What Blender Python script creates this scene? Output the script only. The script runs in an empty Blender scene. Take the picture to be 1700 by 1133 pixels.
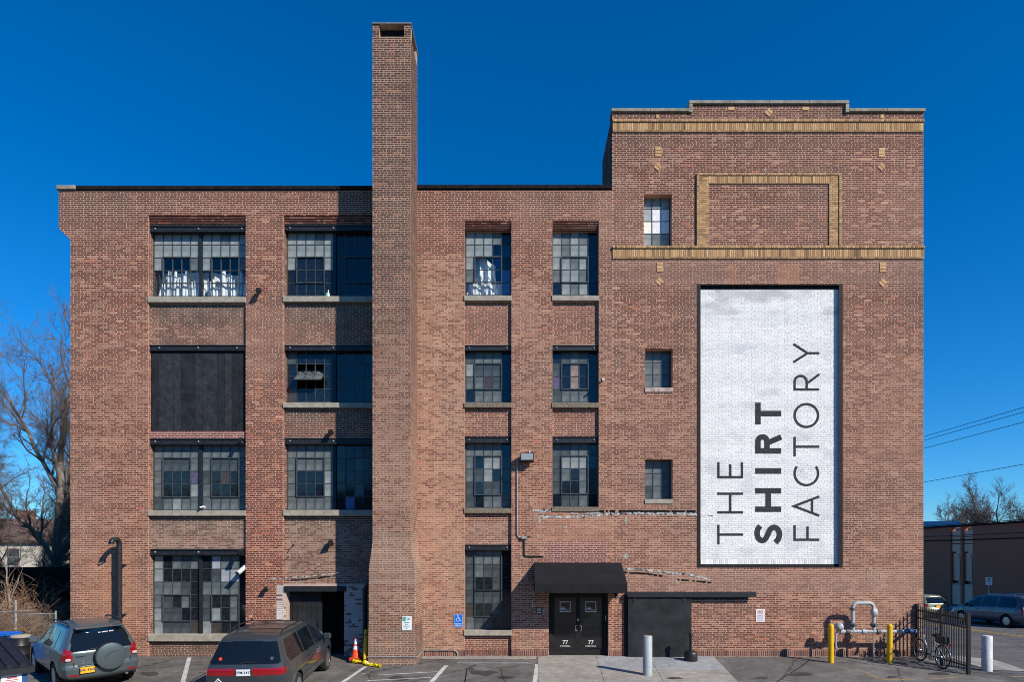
import bpy, math, random
import numpy as np
from mathutils import Matrix, Vector, Euler

# ------------------------------------------------------------------ camera, sky, sun, exposure
S_PX, VX, HY, FPX = 51.0, 870.0, 920.0, 1050.0      # pixels per metre on the wall, vanishing point, focal length
DIST = FPX / S_PX                                   # camera to wall
CAM_H = (1091.0 - HY) / S_PX
SC = bpy.context.scene
cam_d = bpy.data.cameras.new('camera')
cam = bpy.data.objects.new('camera', cam_d)
SC.collection.objects.link(cam)
cam.location = (0, -DIST, CAM_H)
cam.rotation_euler = (math.radians(90), 0, 0)
cam_d.sensor_width = 36
cam_d.lens = FPX / 1700 * 36
cam_d.shift_x = (850 - VX) / 1700
cam_d.shift_y = (HY - 566.5) / 1700
cam_d.clip_start = 0.1
cam_d.clip_end = 3000
SC.camera = cam

SUN_AZ, SUN_EL = math.radians(50), math.radians(33.5)      # azimuth from the wall normal towards the right
sun_vec = Vector((math.sin(SUN_AZ) * math.cos(SUN_EL), -math.cos(SUN_AZ) * math.cos(SUN_EL), math.sin(SUN_EL)))
world = bpy.data.worlds.new('World')
SC.world = world
world.use_nodes = True
wn = world.node_tree
wn.nodes.clear()
w_out = wn.nodes.new('ShaderNodeOutputWorld')
w_bg = wn.nodes.new('ShaderNodeBackground')
w_sky = wn.nodes.new('ShaderNodeTexSky')
w_sky.sky_type = 'NISHITA'
w_sky.sun_disc = False
w_sky.sun_elevation = SUN_EL
w_sky.sun_rotation = math.atan2(sun_vec.x, sun_vec.y)
w_sky.altitude = 300
w_sky.air_density = 1.0
w_sky.dust_density = 0.0
w_sky.ozone_density = 4.0
w_hs = wn.nodes.new('ShaderNodeMix')          # polarised, deep blue sky
w_hs.data_type = 'RGBA'; w_hs.blend_type = 'MULTIPLY'; w_hs.inputs['Factor'].default_value = 1.0
w_hs.inputs['B'].default_value = (0.50, 0.87, 1.20, 1)
wn.links.new(w_sky.outputs[0], w_hs.inputs['A'])
w_st = wn.nodes.new('ShaderNodeHueSaturation'); w_st.inputs['Saturation'].default_value = 1.13
wn.links.new(w_hs.outputs['Result'], w_st.inputs['Color'])
wn.links.new(w_st.outputs[0], w_bg.inputs['Color'])
w_bg.inputs['Strength'].default_value = 0.106
wn.links.new(w_bg.outputs[0], w_out.inputs[0])

sun_d = bpy.data.lights.new('sun', 'SUN')
sun_d.energy = 5.0
sun_d.angle = math.radians(0.53)
sun_d.color = (1.0, 0.93, 0.83)
sun = bpy.data.objects.new('sun', sun_d)
SC.collection.objects.link(sun)
sun.location = sun_vec * 60
sun.rotation_euler = sun_vec.to_track_quat('Z', 'Y').to_euler()

SC.view_settings.view_transform = 'Standard'
SC.view_settings.look = 'None'
SC.view_settings.exposure = 0.2
SC.view_settings.gamma = 1.0
SC.view_settings.use_curve_mapping = False
try:
    SC.cycles.use_denoising = True
    SC.cycles.max_bounces = 6
    SC.cycles.filter_width = 1.0
    SC.cycles.transparent_max_bounces = 8
except Exception:
    pass

# ------------------------------------------------------------------ helpers
COL = SC.collection
rng = random.Random(7)
I4 = Matrix.Identity(4)

def X(px, y=0.0):
    return (px - VX) * (DIST + y) / FPX
def Z(py, y=0.0):
    return CAM_H + (HY - py) * (DIST + y) / FPX
SLOPE = 0.05
def G(px, py):
    d = (CAM_H + SLOPE * DIST) / ((py - HY) / FPX + SLOPE)
    y = d - DIST
    return Vector(((px - VX) * d / FPX, y, SLOPE * y))
def sstep(a, b, v):
    t = min(1.0, max(0.0, (v - a) / (b - a)))
    return t * t * (3 - 2 * t)
def gz(x, y):
    z = SLOPE * max(y, -9.0) if y < 0 else 0.0
    z = z * (1 - sstep(13.2, 16, x)) + (-0.22 - 0.028 * max(-6, min(y, 20))) * sstep(13.2, 16, x)
    return z

class MB:
    def __init__(self):
        self.v = []; self.f = []
    def quad(self, a, b, c, d):
        n = len(self.v); self.v += [tuple(a), tuple(b), tuple(c), tuple(d)]; self.f.append((n, n+1, n+2, n+3)); return self
    def poly(self, pts):
        n = len(self.v); self.v += [tuple(p) for p in pts]; self.f.append(tuple(range(n, n+len(pts)))); return self
    def box(self, x0, x1, y0, y1, z0, z1, M=None):
        n = len(self.v)
        P = [(x0,y0,z0),(x1,y0,z0),(x1,y1,z0),(x0,y1,z0),(x0,y0,z1),(x1,y0,z1),(x1,y1,z1),(x0,y1,z1)]
        if M is not None: P = [tuple(M @ Vector(p)) for p in P]
        self.v += P
        self.f += [(n,n+3,n+2,n+1),(n+4,n+5,n+6,n+7),(n,n+1,n+5,n+4),(n+1,n+2,n+6,n+5),(n+2,n+3,n+7,n+6),(n+3,n,n+4,n+7)]
        return self
    def bbox(self, x0, x1, y0, y1, z0, z1, b=0.01, M=None):
        """box with chamfered edges (cross-section chamfer on all edges)"""
        n = len(self.v); P = []
        for sx in (0,1):
            for sy in (0,1):
                for sz in (0,1):
                    x = x1 if sx else x0; y = y1 if sy else y0; z = z1 if sz else z0
                    dx = -b if sx else b; dy = -b if sy else b; dz = -b if sz else b
                    P += [(x,y+dy,z+dz),(x+dx,y,z+dz),(x+dx,y+dy,z)]
        if M is not None: P = [tuple(M @ Vector(p)) for p in P]
        self.v += P
        def i(sx,sy,sz,k): return n+((sx*2+sy)*2+sz)*3+k
        F = []
        for s in (0,1):
            q=[i(s,0,0,0),i(s,1,0,0),i(s,1,1,0),i(s,0,1,0)]; F.append(q if s else q[::-1])
            q=[i(0,s,0,1),i(0,s,1,1),i(1,s,1,1),i(1,s,0,1)]; F.append(q if s else q[::-1])
            q=[i(0,0,s,2),i(1,0,s,2),i(1,1,s,2),i(0,1,s,2)]; F.append(q if s else q[::-1])
        for a in (0,1):
            for c in (0,1):
                F.append([i(a,c,0,0),i(a,c,0,1),i(a,c,1,1),i(a,c,1,0)])
                F.append([i(a,0,c,0),i(a,0,c,2),i(a,1,c,2),i(a,1,c,0)])
                F.append([i(0,a,c,1),i(0,a,c,2),i(1,a,c,2),i(1,a,c,1)])
        for sx in (0,1):
            for sy in (0,1):
                for sz in (0,1): F.append([i(sx,sy,sz,0),i(sx,sy,sz,1),i(sx,sy,sz,2)])
        self.f += [tuple(q) for q in F]
        return self
    def tube(self, pts, r, n=8, cap=True, close=False):
        pts = [Vector(p) for p in pts]
        m = len(pts)
        rs = r if isinstance(r, (list, tuple)) else [r]*m
        base = len(self.v)
        up = None
        for i, p in enumerate(pts):
            if close: t = pts[(i+1) % m] - pts[i-1]
            else: t = (pts[min(i+1, m-1)] - pts[max(i-1, 0)])
            if t.length < 1e-9: t = Vector((0,0,1))
            t.normalize()
            if up is None:
                up = Vector((0,0,1)) if abs(t.z) < 0.9 else Vector((1,0,0))
            a = t.cross(up)
            if a.length < 1e-6: a = t.orthogonal()
            a.normalize(); b = a.cross(t); up = b
            for k in range(n):
                an = 2*math.pi*k/n
                self.v.append(tuple(p + (a*math.cos(an) + b*math.sin(an))*rs[i]))
        for i in range(m if close else m-1):
            j = (i+1) % m
            for k in range(n):
                k2 = (k+1) % n
                self.f.append((base+i*n+k, base+i*n+k2, base+j*n+k2, base+j*n+k))
        if cap and not close:
            self.f.append(tuple(base+k for k in range(n))[::-1])
            self.f.append(tuple(base+(m-1)*n+k for k in range(n)))
        return self
    def lathe(self, prof, c, n=20, axis='z', M=None):
        """prof: (radius, height) pairs"""
        base = len(self.v); c = Vector(c)
        for (r, hh) in prof:
            for k in range(n):
                a = 2*math.pi*k/n
                if axis == 'z': p = Vector((r*math.cos(a), r*math.sin(a), hh))
                elif axis == 'y': p = Vector((r*math.cos(a), hh, r*math.sin(a)))
                else: p = Vector((hh, r*math.cos(a), r*math.sin(a)))
                if M is not None: p = M @ p
                self.v.append(tuple(p + c))
        for i in range(len(prof)-1):
            for k in range(n):
                k2 = (k+1) % n
                self.f.append((base+i*n+k, base+i*n+k2, base+(i+1)*n+k2, base+(i+1)*n+k))
        self.f.append(tuple(base+k for k in range(n))[::-1])
        self.f.append(tuple(base+(len(prof)-1)*n+k for k in range(n)))
        return self
    def prism(self, pts, y0, y1):
        """pts in (x,z), extruded along y"""
        n = len(self.v); m = len(pts)
        self.v += [(p[0], y0, p[1]) for p in pts] + [(p[0], y1, p[1]) for p in pts]
        self.f.append(tuple(range(n, n+m))); self.f.append(tuple(range(n+2*m-1, n+m-1, -1)))
        for i in range(m):
            j = (i+1) % m
            self.f.append((n+i, n+m+i, n+m+j, n+j))
        return self
    def build(self, name, mat, parent=None, smooth=False, fix=True):
        me = bpy.data.meshes.new(name)
        me.from_pydata(self.v, [], self.f)
        me.materials.append(mat)
        if fix and len(self.f) < 20000:
            import bmesh
            bm = bmesh.new(); bm.from_mesh(me)
            bmesh.ops.recalc_face_normals(bm, faces=bm.faces)
            bm.to_mesh(me); bm.free()
        if smooth is True:
            me.polygons.foreach_set('use_smooth', [True]*len(me.polygons))
        elif smooth:
            try:
                me.polygons.foreach_set('use_smooth', [True]*len(me.polygons))
                me.set_sharp_from_angle(angle=math.radians(smooth))
            except Exception: pass
        me.update()
        return link(name, me, parent)

def link(name, me, parent=None):
    o = bpy.data.objects.new(name, me)
    COL.objects.link(o)
    if parent is not None:
        o.parent = parent
        if parent.get('_w'):
            o.matrix_parent_inverse = Matrix.Translation(-parent.location)
    return o

def tag(o, label=None, cat=None, group=None, kind=None):
    if label: o['label'] = label
    if cat: o['category'] = cat
    if group: o['group'] = group
    if kind: o['kind'] = kind
    return o

def thing(name, label, cat, loc=(0,0,0), rotz=0.0, group=None, world=True):
    """Empty at the base of a thing. world=True: its parts are given in world coordinates."""
    o = bpy.data.objects.new(name, None)
    COL.objects.link(o)
    o.location = loc
    o.empty_display_size = 0.2
    if world: o['_w'] = 1
    else: o.rotation_euler = (0, 0, rotz)
    return tag(o, label, cat, group)

# ------------------------------------------------------------------ materials
MAT = {}
def nodes_of(name):
    m = bpy.data.materials.new(name); m.use_nodes = True
    nt = m.node_tree; b = nt.nodes['Principled BSDF']
    MAT[name] = m
    return m, nt, b
def mat(name, col, rough=0.7, metal=0.0, spec=0.5, var=0.0, scale=6.0, bump=0.0, bscale=60.0, col2=None, coat=0.0, ramp=(0.35, 0.65), trans=0.0):
    m, nt, b = nodes_of(name)
    b.inputs['Roughness'].default_value = rough
    b.inputs['Metallic'].default_value = metal
    b.inputs['Specular IOR Level'].default_value = spec
    b.inputs['Coat Weight'].default_value = coat
    b.inputs['Coat Roughness'].default_value = 0.05
    c = (*col, 1)
    b.inputs['Base Color'].default_value = c
    if var or col2:
        tc = nt.nodes.new('ShaderNodeTexCoord')
        nz = nt.nodes.new('ShaderNodeTexNoise')
        nz.inputs['Scale'].default_value = scale; nz.inputs['Detail'].default_value = 8; nz.inputs['Roughness'].default_value = 0.65
        nt.links.new(tc.outputs['Object'], nz.inputs['Vector'])
        cr = nt.nodes.new('ShaderNodeValToRGB')
        cr.color_ramp.elements[0].position = ramp[0]; cr.color_ramp.elements[1].position = ramp[1]
        if col2: a, d = col, col2
        else: a, d = [max(0, v*(1-var)) for v in col], [min(1, v*(1+var)) for v in col]
        cr.color_ramp.elements[0].color = (*a, 1); cr.color_ramp.elements[1].color = (*d, 1)
        nt.links.new(nz.outputs['Fac'], cr.inputs['Fac'])
        nt.links.new(cr.outputs['Color'], b.inputs['Base Color'])
    if bump:
        tc = nt.nodes.new('ShaderNodeTexCoord')
        nz = nt.nodes.new('ShaderNodeTexNoise'); nz.inputs['Scale'].default_value = bscale; nz.inputs['Detail'].default_value = 5
        bp = nt.nodes.new('ShaderNodeBump'); bp.inputs['Strength'].default_value = bump; bp.inputs['Distance'].default_value = 0.02
        nt.links.new(tc.outputs['Object'], nz.inputs['Vector'])
        nt.links.new(nz.outputs['Fac'], bp.inputs['Height'])
        nt.links.new(bp.outputs['Normal'], b.inputs['Normal'])
    return m

def attr_mat(name, rough=0.9, nscale=35.0, namp=0.35):
    """per-brick colour attribute with fine grain"""
    m, nt, b = nodes_of(name)
    at = nt.nodes.new('ShaderNodeAttribute'); at.attribute_name = 'col'
    tc = nt.nodes.new('ShaderNodeTexCoord')
    nz = nt.nodes.new('ShaderNodeTexNoise'); nz.inputs['Scale'].default_value = nscale; nz.inputs['Detail'].default_value = 4
    mr = nt.nodes.new('ShaderNodeMapRange'); mr.inputs['To Min'].default_value = 1-namp; mr.inputs['To Max'].default_value = 1+namp
    mx = nt.nodes.new('ShaderNodeMix'); mx.data_type = 'RGBA'; mx.blend_type = 'MULTIPLY'; mx.inputs['Factor'].default_value = 1
    nt.links.new(tc.outputs['Object'], nz.inputs['Vector'])
    nt.links.new(nz.outputs['Fac'], mr.inputs['Value'])
    nt.links.new(at.outputs['Color'], mx.inputs['A']); nt.links.new(mr.outputs['Result'], mx.inputs['B'])
    nt.links.new(mx.outputs['Result'], b.inputs['Base Color'])
    b.inputs['Roughness'].default_value = rough
    b.inputs['Specular IOR Level'].default_value = 0.25
    return m

attr_mat('brick')
attr_mat('buff', nscale=20, namp=0.45)
mat('mortar_soot', (0.30, 0.195, 0.142), 0.95, spec=0.2, col2=(0.54, 0.36, 0.255), scale=1.2, ramp=(0.3, 0.7))
mat('mortar_dirty', (0.24, 0.155, 0.095), 0.95, spec=0.1, col2=(0.38, 0.25, 0.155), scale=4)
mat('rough_sill', (0.13, 0.105, 0.078), 0.95, spec=0.1, col2=(0.28, 0.235, 0.175), scale=22, bump=1.0, bscale=40)
mat('pale_sill', (0.55, 0.45, 0.40), 0.95, spec=0.1, col2=(0.28, 0.19, 0.15), scale=9)
mat('mortar_pale', (0.44, 0.31, 0.25), 0.95, spec=0.2, col2=(0.52, 0.38, 0.31), scale=5)
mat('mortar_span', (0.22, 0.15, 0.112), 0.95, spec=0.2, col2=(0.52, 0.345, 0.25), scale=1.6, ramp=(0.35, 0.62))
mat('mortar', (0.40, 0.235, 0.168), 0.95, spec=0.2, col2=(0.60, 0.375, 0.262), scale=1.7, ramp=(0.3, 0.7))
mat('mortar_white', (0.62, 0.62, 0.62), 0.9, spec=0.2, col2=(0.78, 0.78, 0.78), scale=3)
mat('concrete_sill', (0.26, 0.24, 0.19), 0.9, spec=0.2, col2=(0.40, 0.36, 0.29), scale=5, bump=0.3)
mat('coping_stone', (0.19, 0.175, 0.135), 0.9, spec=0.2, col2=(0.36, 0.335, 0.26), scale=4, bump=0.2)
mat('tar_black', (0.007, 0.007, 0.008), 0.85, spec=0.08, col2=(0.020, 0.020, 0.022), scale=8)
mat('black_steel', (0.016, 0.018, 0.022), 0.5, spec=0.4, var=0.4, scale=10)
mat('frame_steel', (0.05, 0.06, 0.066), 0.55, spec=0.4, var=0.4, scale=12)
mat('black_board', (0.013, 0.015, 0.018), 0.75, spec=0.25, col2=(0.038, 0.042, 0.049), scale=5, bump=0.3)
mat('black_board_worn', (0.016, 0.018, 0.022), 0.75, spec=0.25, col2=(0.038, 0.042, 0.050), scale=7, bump=0.3)
mat('black_board_dark', (0.009, 0.010, 0.012), 0.7, spec=0.25, col2=(0.024, 0.027, 0.032), scale=4, bump=0.3)
mat('black_door', (0.012, 0.013, 0.015), 0.65, spec=0.25, col2=(0.034, 0.036, 0.040), scale=2.2, ramp=(0.4, 0.8))
mat('black_fabric', (0.010, 0.010, 0.012), 0.8, spec=0.2, col2=(0.015, 0.015, 0.017), scale=2.5)
mat('black_paint', (0.014, 0.013, 0.014), 0.7, spec=0.25, var=0.5, scale=9)
mat('letter_black', (0.028, 0.028, 0.030), 0.85, spec=0.2, col2=(0.10, 0.10, 0.105), scale=26, ramp=(0.45, 0.8))
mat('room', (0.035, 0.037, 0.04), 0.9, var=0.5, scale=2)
mat('white_paper', (0.75, 0.75, 0.74), 0.8)
mat('white_paint', (0.78, 0.78, 0.76), 0.85, spec=0.2, col2=(0.55, 0.53, 0.50), scale=7)
mat('blue_cloth', (0.05, 0.09, 0.26), 0.9, var=0.3)
mat('roof_dark', (0.020, 0.014, 0.010), 0.95, spec=0.0, var=0.4)
mat('grey_metal', (0.34, 0.35, 0.36), 0.45, metal=0.3, var=0.25, scale=14)
mat('pipe_grey', (0.30, 0.33, 0.34), 0.5, var=0.25, scale=16, col2=(0.42, 0.45, 0.46))
mat('valve_dark', (0.10, 0.11, 0.11), 0.6, var=0.4, scale=30)
mat('galv', (0.38, 0.38, 0.37), 0.5, metal=0.4, var=0.3, scale=12)
mat('white_plastic', (0.50, 0.51, 0.51), 0.45, var=0.2, scale=12)
mat('yellow_plastic', (0.72, 0.42, 0.005), 0.35, var=0.08, scale=5)
mat('yellow_tape', (0.78, 0.60, 0.01), 0.4, var=0.15)
mat('cone_orange', (0.75, 0.07, 0.015), 0.5, var=0.15)
mat('cone_red', (0.5, 0.03, 0.012), 0.5, var=0.1)
mat('reflect_white', (0.72, 0.72, 0.74), 0.4)
mat('bollard_grey', (0.30, 0.33, 0.34), 0.55, col2=(0.38, 0.41, 0.42), scale=5)
mat('bollard_white', (0.62, 0.63, 0.64), 0.6, col2=(0.45, 0.46, 0.47), scale=6)
mat('black_rubber', (0.012, 0.012, 0.012), 0.8, var=0.3)
mat('black_plastic', (0.013, 0.013, 0.014), 0.45, var=0.3)
mat('blue_plastic', (0.008, 0.13, 0.55), 0.4, var=0.1)
mat('blue_steel', (0.008, 0.055, 0.16), 0.5, col2=(0.02, 0.10, 0.26), scale=4)
mat('fence_black', (0.012, 0.014, 0.016), 0.45, var=0.3)
mat('sign_blue', (0.0, 0.16, 0.62), 0.4)
mat('sign_white', (0.78, 0.80, 0.80), 0.4)
mat('sign_green', (0.0, 0.28, 0.17), 0.4)
mat('sign_red', (0.45, 0.10, 0.10), 0.5)
mat('sign_text', (0.15, 0.17, 0.17), 0.5)
mat('sign_purple', (0.35, 0.27, 0.36), 0.5)
mat('lamp_lens', (0.25, 0.28, 0.29), 0.15, spec=0.6)
mat('spot_lens', (0.02, 0.022, 0.025), 0.2, spec=0.5)
mat('flashing', (0.03, 0.03, 0.032), 0.85, spec=0.2, col2=(0.50, 0.48, 0.46), scale=8, ramp=(0.42, 0.55), bump=0.6, bscale=30)
mat('bark', (0.13, 0.11, 0.09), 0.95, spec=0.2, col2=(0.34, 0.295, 0.245), scale=3, bump=0.5, bscale=12)
mat('twig', (0.11, 0.088, 0.076), 0.95, spec=0.2, col2=(0.23, 0.185, 0.155), scale=2)
mat('twig_far', (0.085, 0.07, 0.068), 0.95, spec=0.2, col2=(0.15, 0.12, 0.115), scale=1)
mat('brush', (0.17, 0.10, 0.06), 0.95, spec=0.2, col2=(0.34, 0.22, 0.14), scale=3)
mat('dry_leaves', (0.22, 0.11, 0.045), 0.9, spec=0.2, col2=(0.40, 0.24, 0.11), scale=5)
mat('pine', (0.02, 0.032, 0.015), 0.9, spec=0.2, col2=(0.05, 0.06, 0.03), scale=3)
mat('siding', (0.50, 0.46, 0.38), 0.8, spec=0.2, var=0.12, scale=2)
mat('shingle', (0.10, 0.065, 0.05), 0.9, spec=0.2, col2=(0.17, 0.11, 0.085), scale=6)
mat('solar', (0.008, 0.016, 0.045), 0.3)
mat('beige_panel', (0.62, 0.43, 0.32), 0.8, var=0.08)
mat('soil', (0.09, 0.065, 0.045), 0.95, spec=0.1, col2=(0.16, 0.12, 0.085), scale=2)
mat('chrome', (0.65, 0.66, 0.68), 0.2, metal=1.0)
mat('alloy', (0.42, 0.43, 0.45), 0.3, metal=0.8)
mat('tyre', (0.014, 0.014, 0.014), 0.85, var=0.3)
mat('tail_red', (0.26, 0.006, 0.010), 0.12, spec=0.6, coat=0.6)
mat('tail_clear', (0.55, 0.45, 0.43), 0.15, spec=0.6)
mat('plate_yellow', (0.85, 0.42, 0.01), 0.45)
mat('plate_white', (0.72, 0.74, 0.76), 0.45)
mat('plate_text', (0.02, 0.03, 0.08), 0.5)
mat('orange_line', (0.60, 0.32, 0.04), 0.85, col2=(0.30, 0.2, 0.08), scale=9)

def car_paint(name, col, coat=0.6, r0=0.25):
    m, nt, b = nodes_of(name)
    b.inputs['Base Color'].default_value = (*col, 1)
    b.inputs['Metallic'].default_value = 0.35
    b.inputs['Roughness'].default_value = 0.36
    b.inputs['Coat Weight'].default_value = 0.8
    b.inputs['Coat Roughness'].default_value = 0.10
    tc = nt.nodes.new('ShaderNodeTexCoord')
    nz = nt.nodes.new('ShaderNodeTexNoise'); nz.inputs['Scale'].default_value = 3; nz.inputs['Detail'].default_value = 6
    mr = nt.nodes.new('ShaderNodeMapRange'); mr.inputs['To Min'].default_value = r0; mr.inputs['To Max'].default_value = r0+0.25
    nt.links.new(tc.outputs['Object'], nz.inputs['Vector']); nt.links.new(nz.outputs['Fac'], mr.inputs['Value'])
    nt.links.new(mr.outputs['Result'], b.inputs['Roughness'])
    b.inputs['Coat Weight'].default_value = coat; b.inputs['Coat Roughness'].default_value = 0.1
    return m
car_paint('paint_greygreen', (0.085, 0.112, 0.12))
car_paint('paint_grey', (0.045, 0.056, 0.061), 0.8, 0.25)
car_paint('paint_sage', (0.26, 0.30, 0.20))
car_paint('paint_blue', (0.05, 0.068, 0.105))
mat('car_glass', (0.006, 0.008, 0.010), 0.04, spec=0.6)
mat('door_glass', (0.005, 0.006, 0.007), 0.03, spec=0.8)
mat('trim_black', (0.012, 0.012, 0.013), 0.6)

def pane_mat(name, col, rough, spec=0.5, var=0.3, scale=9.0):
    """dusty or obscured glass: dull tint with grime; tan and dark ones paint in reflection and shade"""
    m = mat(name, col, rough, spec=spec, var=var, scale=scale)
    return m
pane_mat('pane_frosted', (0.108, 0.126, 0.124), 0.38, var=0.4, scale=3)
pane_mat('pane_frosted_light', (0.225, 0.25, 0.245), 0.42, var=0.3, scale=3)
pane_mat('pane_grey', (0.055, 0.067, 0.069), 0.3, var=0.45, scale=3)
pane_mat('pane_dark', (0.012, 0.017, 0.020), 0.06, spec=0.6, var=0.6)
pane_mat('pane_tan_reflection', (0.24, 0.18, 0.145), 0.3, var=0.35, scale=4)  # beige reflection painted as the pane's own colour
pane_mat('pane_pale', (0.30, 0.335, 0.355), 0.45, var=0.2, scale=3)
pane_mat('pane_blue', (0.008, 0.014, 0.022), 0.07, spec=0.55, var=0.5)
pane_mat('pane_skyblue', (0.06, 0.14, 0.32), 0.2, spec=0.6)
pane_mat('pane_white', (0.72, 0.74, 0.75), 0.5, var=0.15)
pane_mat('pane_cream', (0.78, 0.74, 0.66), 0.5, var=0.15)
pane_mat('pane_purple', (0.10, 0.085, 0.14), 0.3)
pane_mat('pane_brown', (0.06, 0.05, 0.042), 0.2)
def clear_glass(name, tint=(0.96, 0.98, 0.98), fac=0.12):
    m, nt, b = nodes_of(name)
    out = nt.nodes['Material Output']; nt.nodes.remove(b)
    tr = nt.nodes.new('ShaderNodeBsdfTransparent'); tr.inputs[0].default_value = (*tint, 1)
    gl = nt.nodes.new('ShaderNodeBsdfGlossy'); gl.inputs['Roughness'].default_value = 0.03
    fc = nt.nodes.new('ShaderNodeLayerWeight'); pw = nt.nodes.new('ShaderNodeMath'); pw.operation = 'POWER'; pw.inputs[1].default_value = 5
    lw = nt.nodes.new('ShaderNodeMath'); lw.operation = 'MULTIPLY_ADD'; lw.inputs[1].default_value = 0.9; lw.inputs[2].default_value = 0.05
    nt.links.new(fc.outputs['Facing'], pw.inputs[0]); nt.links.new(pw.outputs[0], lw.inputs[0])
    mx = nt.nodes.new('ShaderNodeMixShader')
    nt.links.new(lw.outputs[0], mx.inputs[0]); nt.links.new(tr.outputs[0], mx.inputs[1]); nt.links.new(gl.outputs[0], mx.inputs[2])
    nt.links.new(mx.outputs[0], out.inputs[0])
    return m
clear_glass('pane_clear')

def brick_tex(name, c1, c2, cm, scale=1.0, swap='xz'):
    """procedural brick for far or hidden walls; coordinates in metres"""
    m, nt, b = nodes_of(name)
    tc = nt.nodes.new('ShaderNodeTexCoord'); sp = nt.nodes.new('ShaderNodeSeparateXYZ'); cb = nt.nodes.new('ShaderNodeCombineXYZ')
    nt.links.new(tc.outputs['Object'], sp.inputs[0])
    ad = nt.nodes.new('ShaderNodeMath'); ad.operation = 'ADD'
    nt.links.new(sp.outputs['X'], ad.inputs[0]); nt.links.new(sp.outputs['Y'], ad.inputs[1])
    nt.links.new(ad.outputs[0], cb.inputs['X']); nt.links.new(sp.outputs['Z'], cb.inputs['Y'])
    br = nt.nodes.new('ShaderNodeTexBrick')
    br.inputs['Scale'].default_value = scale; br.inputs['Brick Width'].default_value = 0.2155; br.inputs['Row Height'].default_value = 0.0677
    br.inputs['Mortar Size'].default_value = 0.006; br.inputs['Mortar Smooth'].default_value = 0.1
    br.inputs['Color1'].default_value = (*c1, 1); br.inputs['Color2'].default_value = (*c2, 1); br.inputs['Mortar'].default_value = (*cm, 1)
    nt.links.new(cb.outputs[0], br.inputs['Vector'])
    nt.links.new(br.outputs['Color'], b.inputs['Base Color'])
    b.inputs['Roughness'].default_value = 0.9; b.inputs['Specular IOR Level'].default_value = 0.2
    return m
brick_tex('brick_plain', (0.15, 0.065, 0.05), (0.22, 0.09, 0.065), (0.36, 0.24, 0.18))
brick_tex('brick_far', (0.36, 0.125, 0.075), (0.42, 0.15, 0.09), (0.24, 0.11, 0.08))

def asphalt_mat(name, c0, c1, crack=0.3):
    m, nt, b = nodes_of(name)
    tc = nt.nodes.new('ShaderNodeTexCoord')
    def noise(sc, det=6, ro=0.6):
        n = nt.nodes.new('ShaderNodeTexNoise'); n.inputs['Scale'].default_value = sc; n.inputs['Detail'].default_value = det; n.inputs['Roughness'].default_value = ro
        nt.links.new(tc.outputs['Object'], n.inputs['Vector']); return n
    big = noise(0.55, 7, 0.7); fine = noise(55, 3); mid = noise(4, 6, 0.7)
    cr = nt.nodes.new('ShaderNodeValToRGB')
    cr.color_ramp.elements[0].position = 0.32; cr.color_ramp.elements[1].position = 0.68
    cr.color_ramp.elements[0].color = (*c0, 1); cr.color_ramp.elements[1].color = (*c1, 1)
    nt.links.new(big.outputs['Fac'], cr.inputs['Fac'])
    mr = nt.nodes.new('ShaderNodeMapRange'); mr.inputs['From Min'].default_value = 0.3; mr.inputs['From Max'].default_value = 0.7; mr.inputs['To Min'].default_value = 0.6; mr.inputs['To Max'].default_value = 1.45
    nt.links.new(fine.outputs['Fac'], mr.inputs['Value'])
    mr2 = nt.nodes.new('ShaderNodeMapRange'); mr2.inputs['From Min'].default_value = 0.3; mr2.inputs['From Max'].default_value = 0.7; mr2.inputs['To Min'].default_value = 0.72; mr2.inputs['To Max'].default_value = 1.25
    nt.links.new(mid.outputs['Fac'], mr2.inputs['Value'])
    mu = nt.nodes.new('ShaderNodeMath'); mu.operation = 'MULTIPLY'
    nt.links.new(mr.outputs[0], mu.inputs[0]); nt.links.new(mr2.outputs[0], mu.inputs[1])
    # cracks
    vo = nt.nodes.new('ShaderNodeTexVoronoi'); vo.feature = 'DISTANCE_TO_EDGE'; vo.inputs['Scale'].default_value = 0.45
    wv = nt.nodes.new('ShaderNodeMix'); wv.data_type = 'VECTOR'; wv.inputs['Factor'].default_value = 0.22
    nt.links.new(tc.outputs['Object'], wv.inputs['A']); nt.links.new(mid.outputs['Color'], wv.inputs['B'])
    nt.links.new(wv.outputs['Result'], vo.inputs['Vector'])
    ck = nt.nodes.new('ShaderNodeMapRange'); ck.inputs['From Min'].default_value = 0.0; ck.inputs['From Max'].default_value = 0.012; ck.inputs['To Min'].default_value = crack; ck.inputs['To Max'].default_value = 1.0
    nt.links.new(vo.outputs['Distance'], ck.inputs['Value'])
    mu2 = nt.nodes.new('ShaderNodeMath'); mu2.operation = 'MULTIPLY'
    nt.links.new(mu.outputs[0], mu2.inputs[0]); nt.links.new(ck.outputs[0], mu2.inputs[1])
    mx = nt.nodes.new('ShaderNodeMix'); mx.data_type = 'RGBA'; mx.blend_type = 'MULTIPLY'; mx.inputs['Factor'].default_value = 1
    nt.links.new(cr.outputs['Color'], mx.inputs['A']); nt.links.new(mu2.outputs[0], mx.inputs['B'])
    nt.links.new(mx.outputs['Result'], b.inputs['Base Color'])
    b.inputs['Roughness'].default_value = 0.9; b.inputs['Specular IOR Level'].default_value = 0.25
    bp = nt.nodes.new('ShaderNodeBump'); bp.inputs['Strength'].default_value = 0.5; bp.inputs['Distance'].default_value = 0.01
    nt.links.new(fine.outputs['Fac'], bp.inputs['Height']); nt.links.new(bp.outputs['Normal'], b.inputs['Normal'])
    return m
asphalt_mat('asphalt', (0.080, 0.074, 0.068), (0.195, 0.183, 0.168))
asphalt_mat('asphalt_road', (0.10, 0.094, 0.088), (0.15, 0.142, 0.134))
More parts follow.
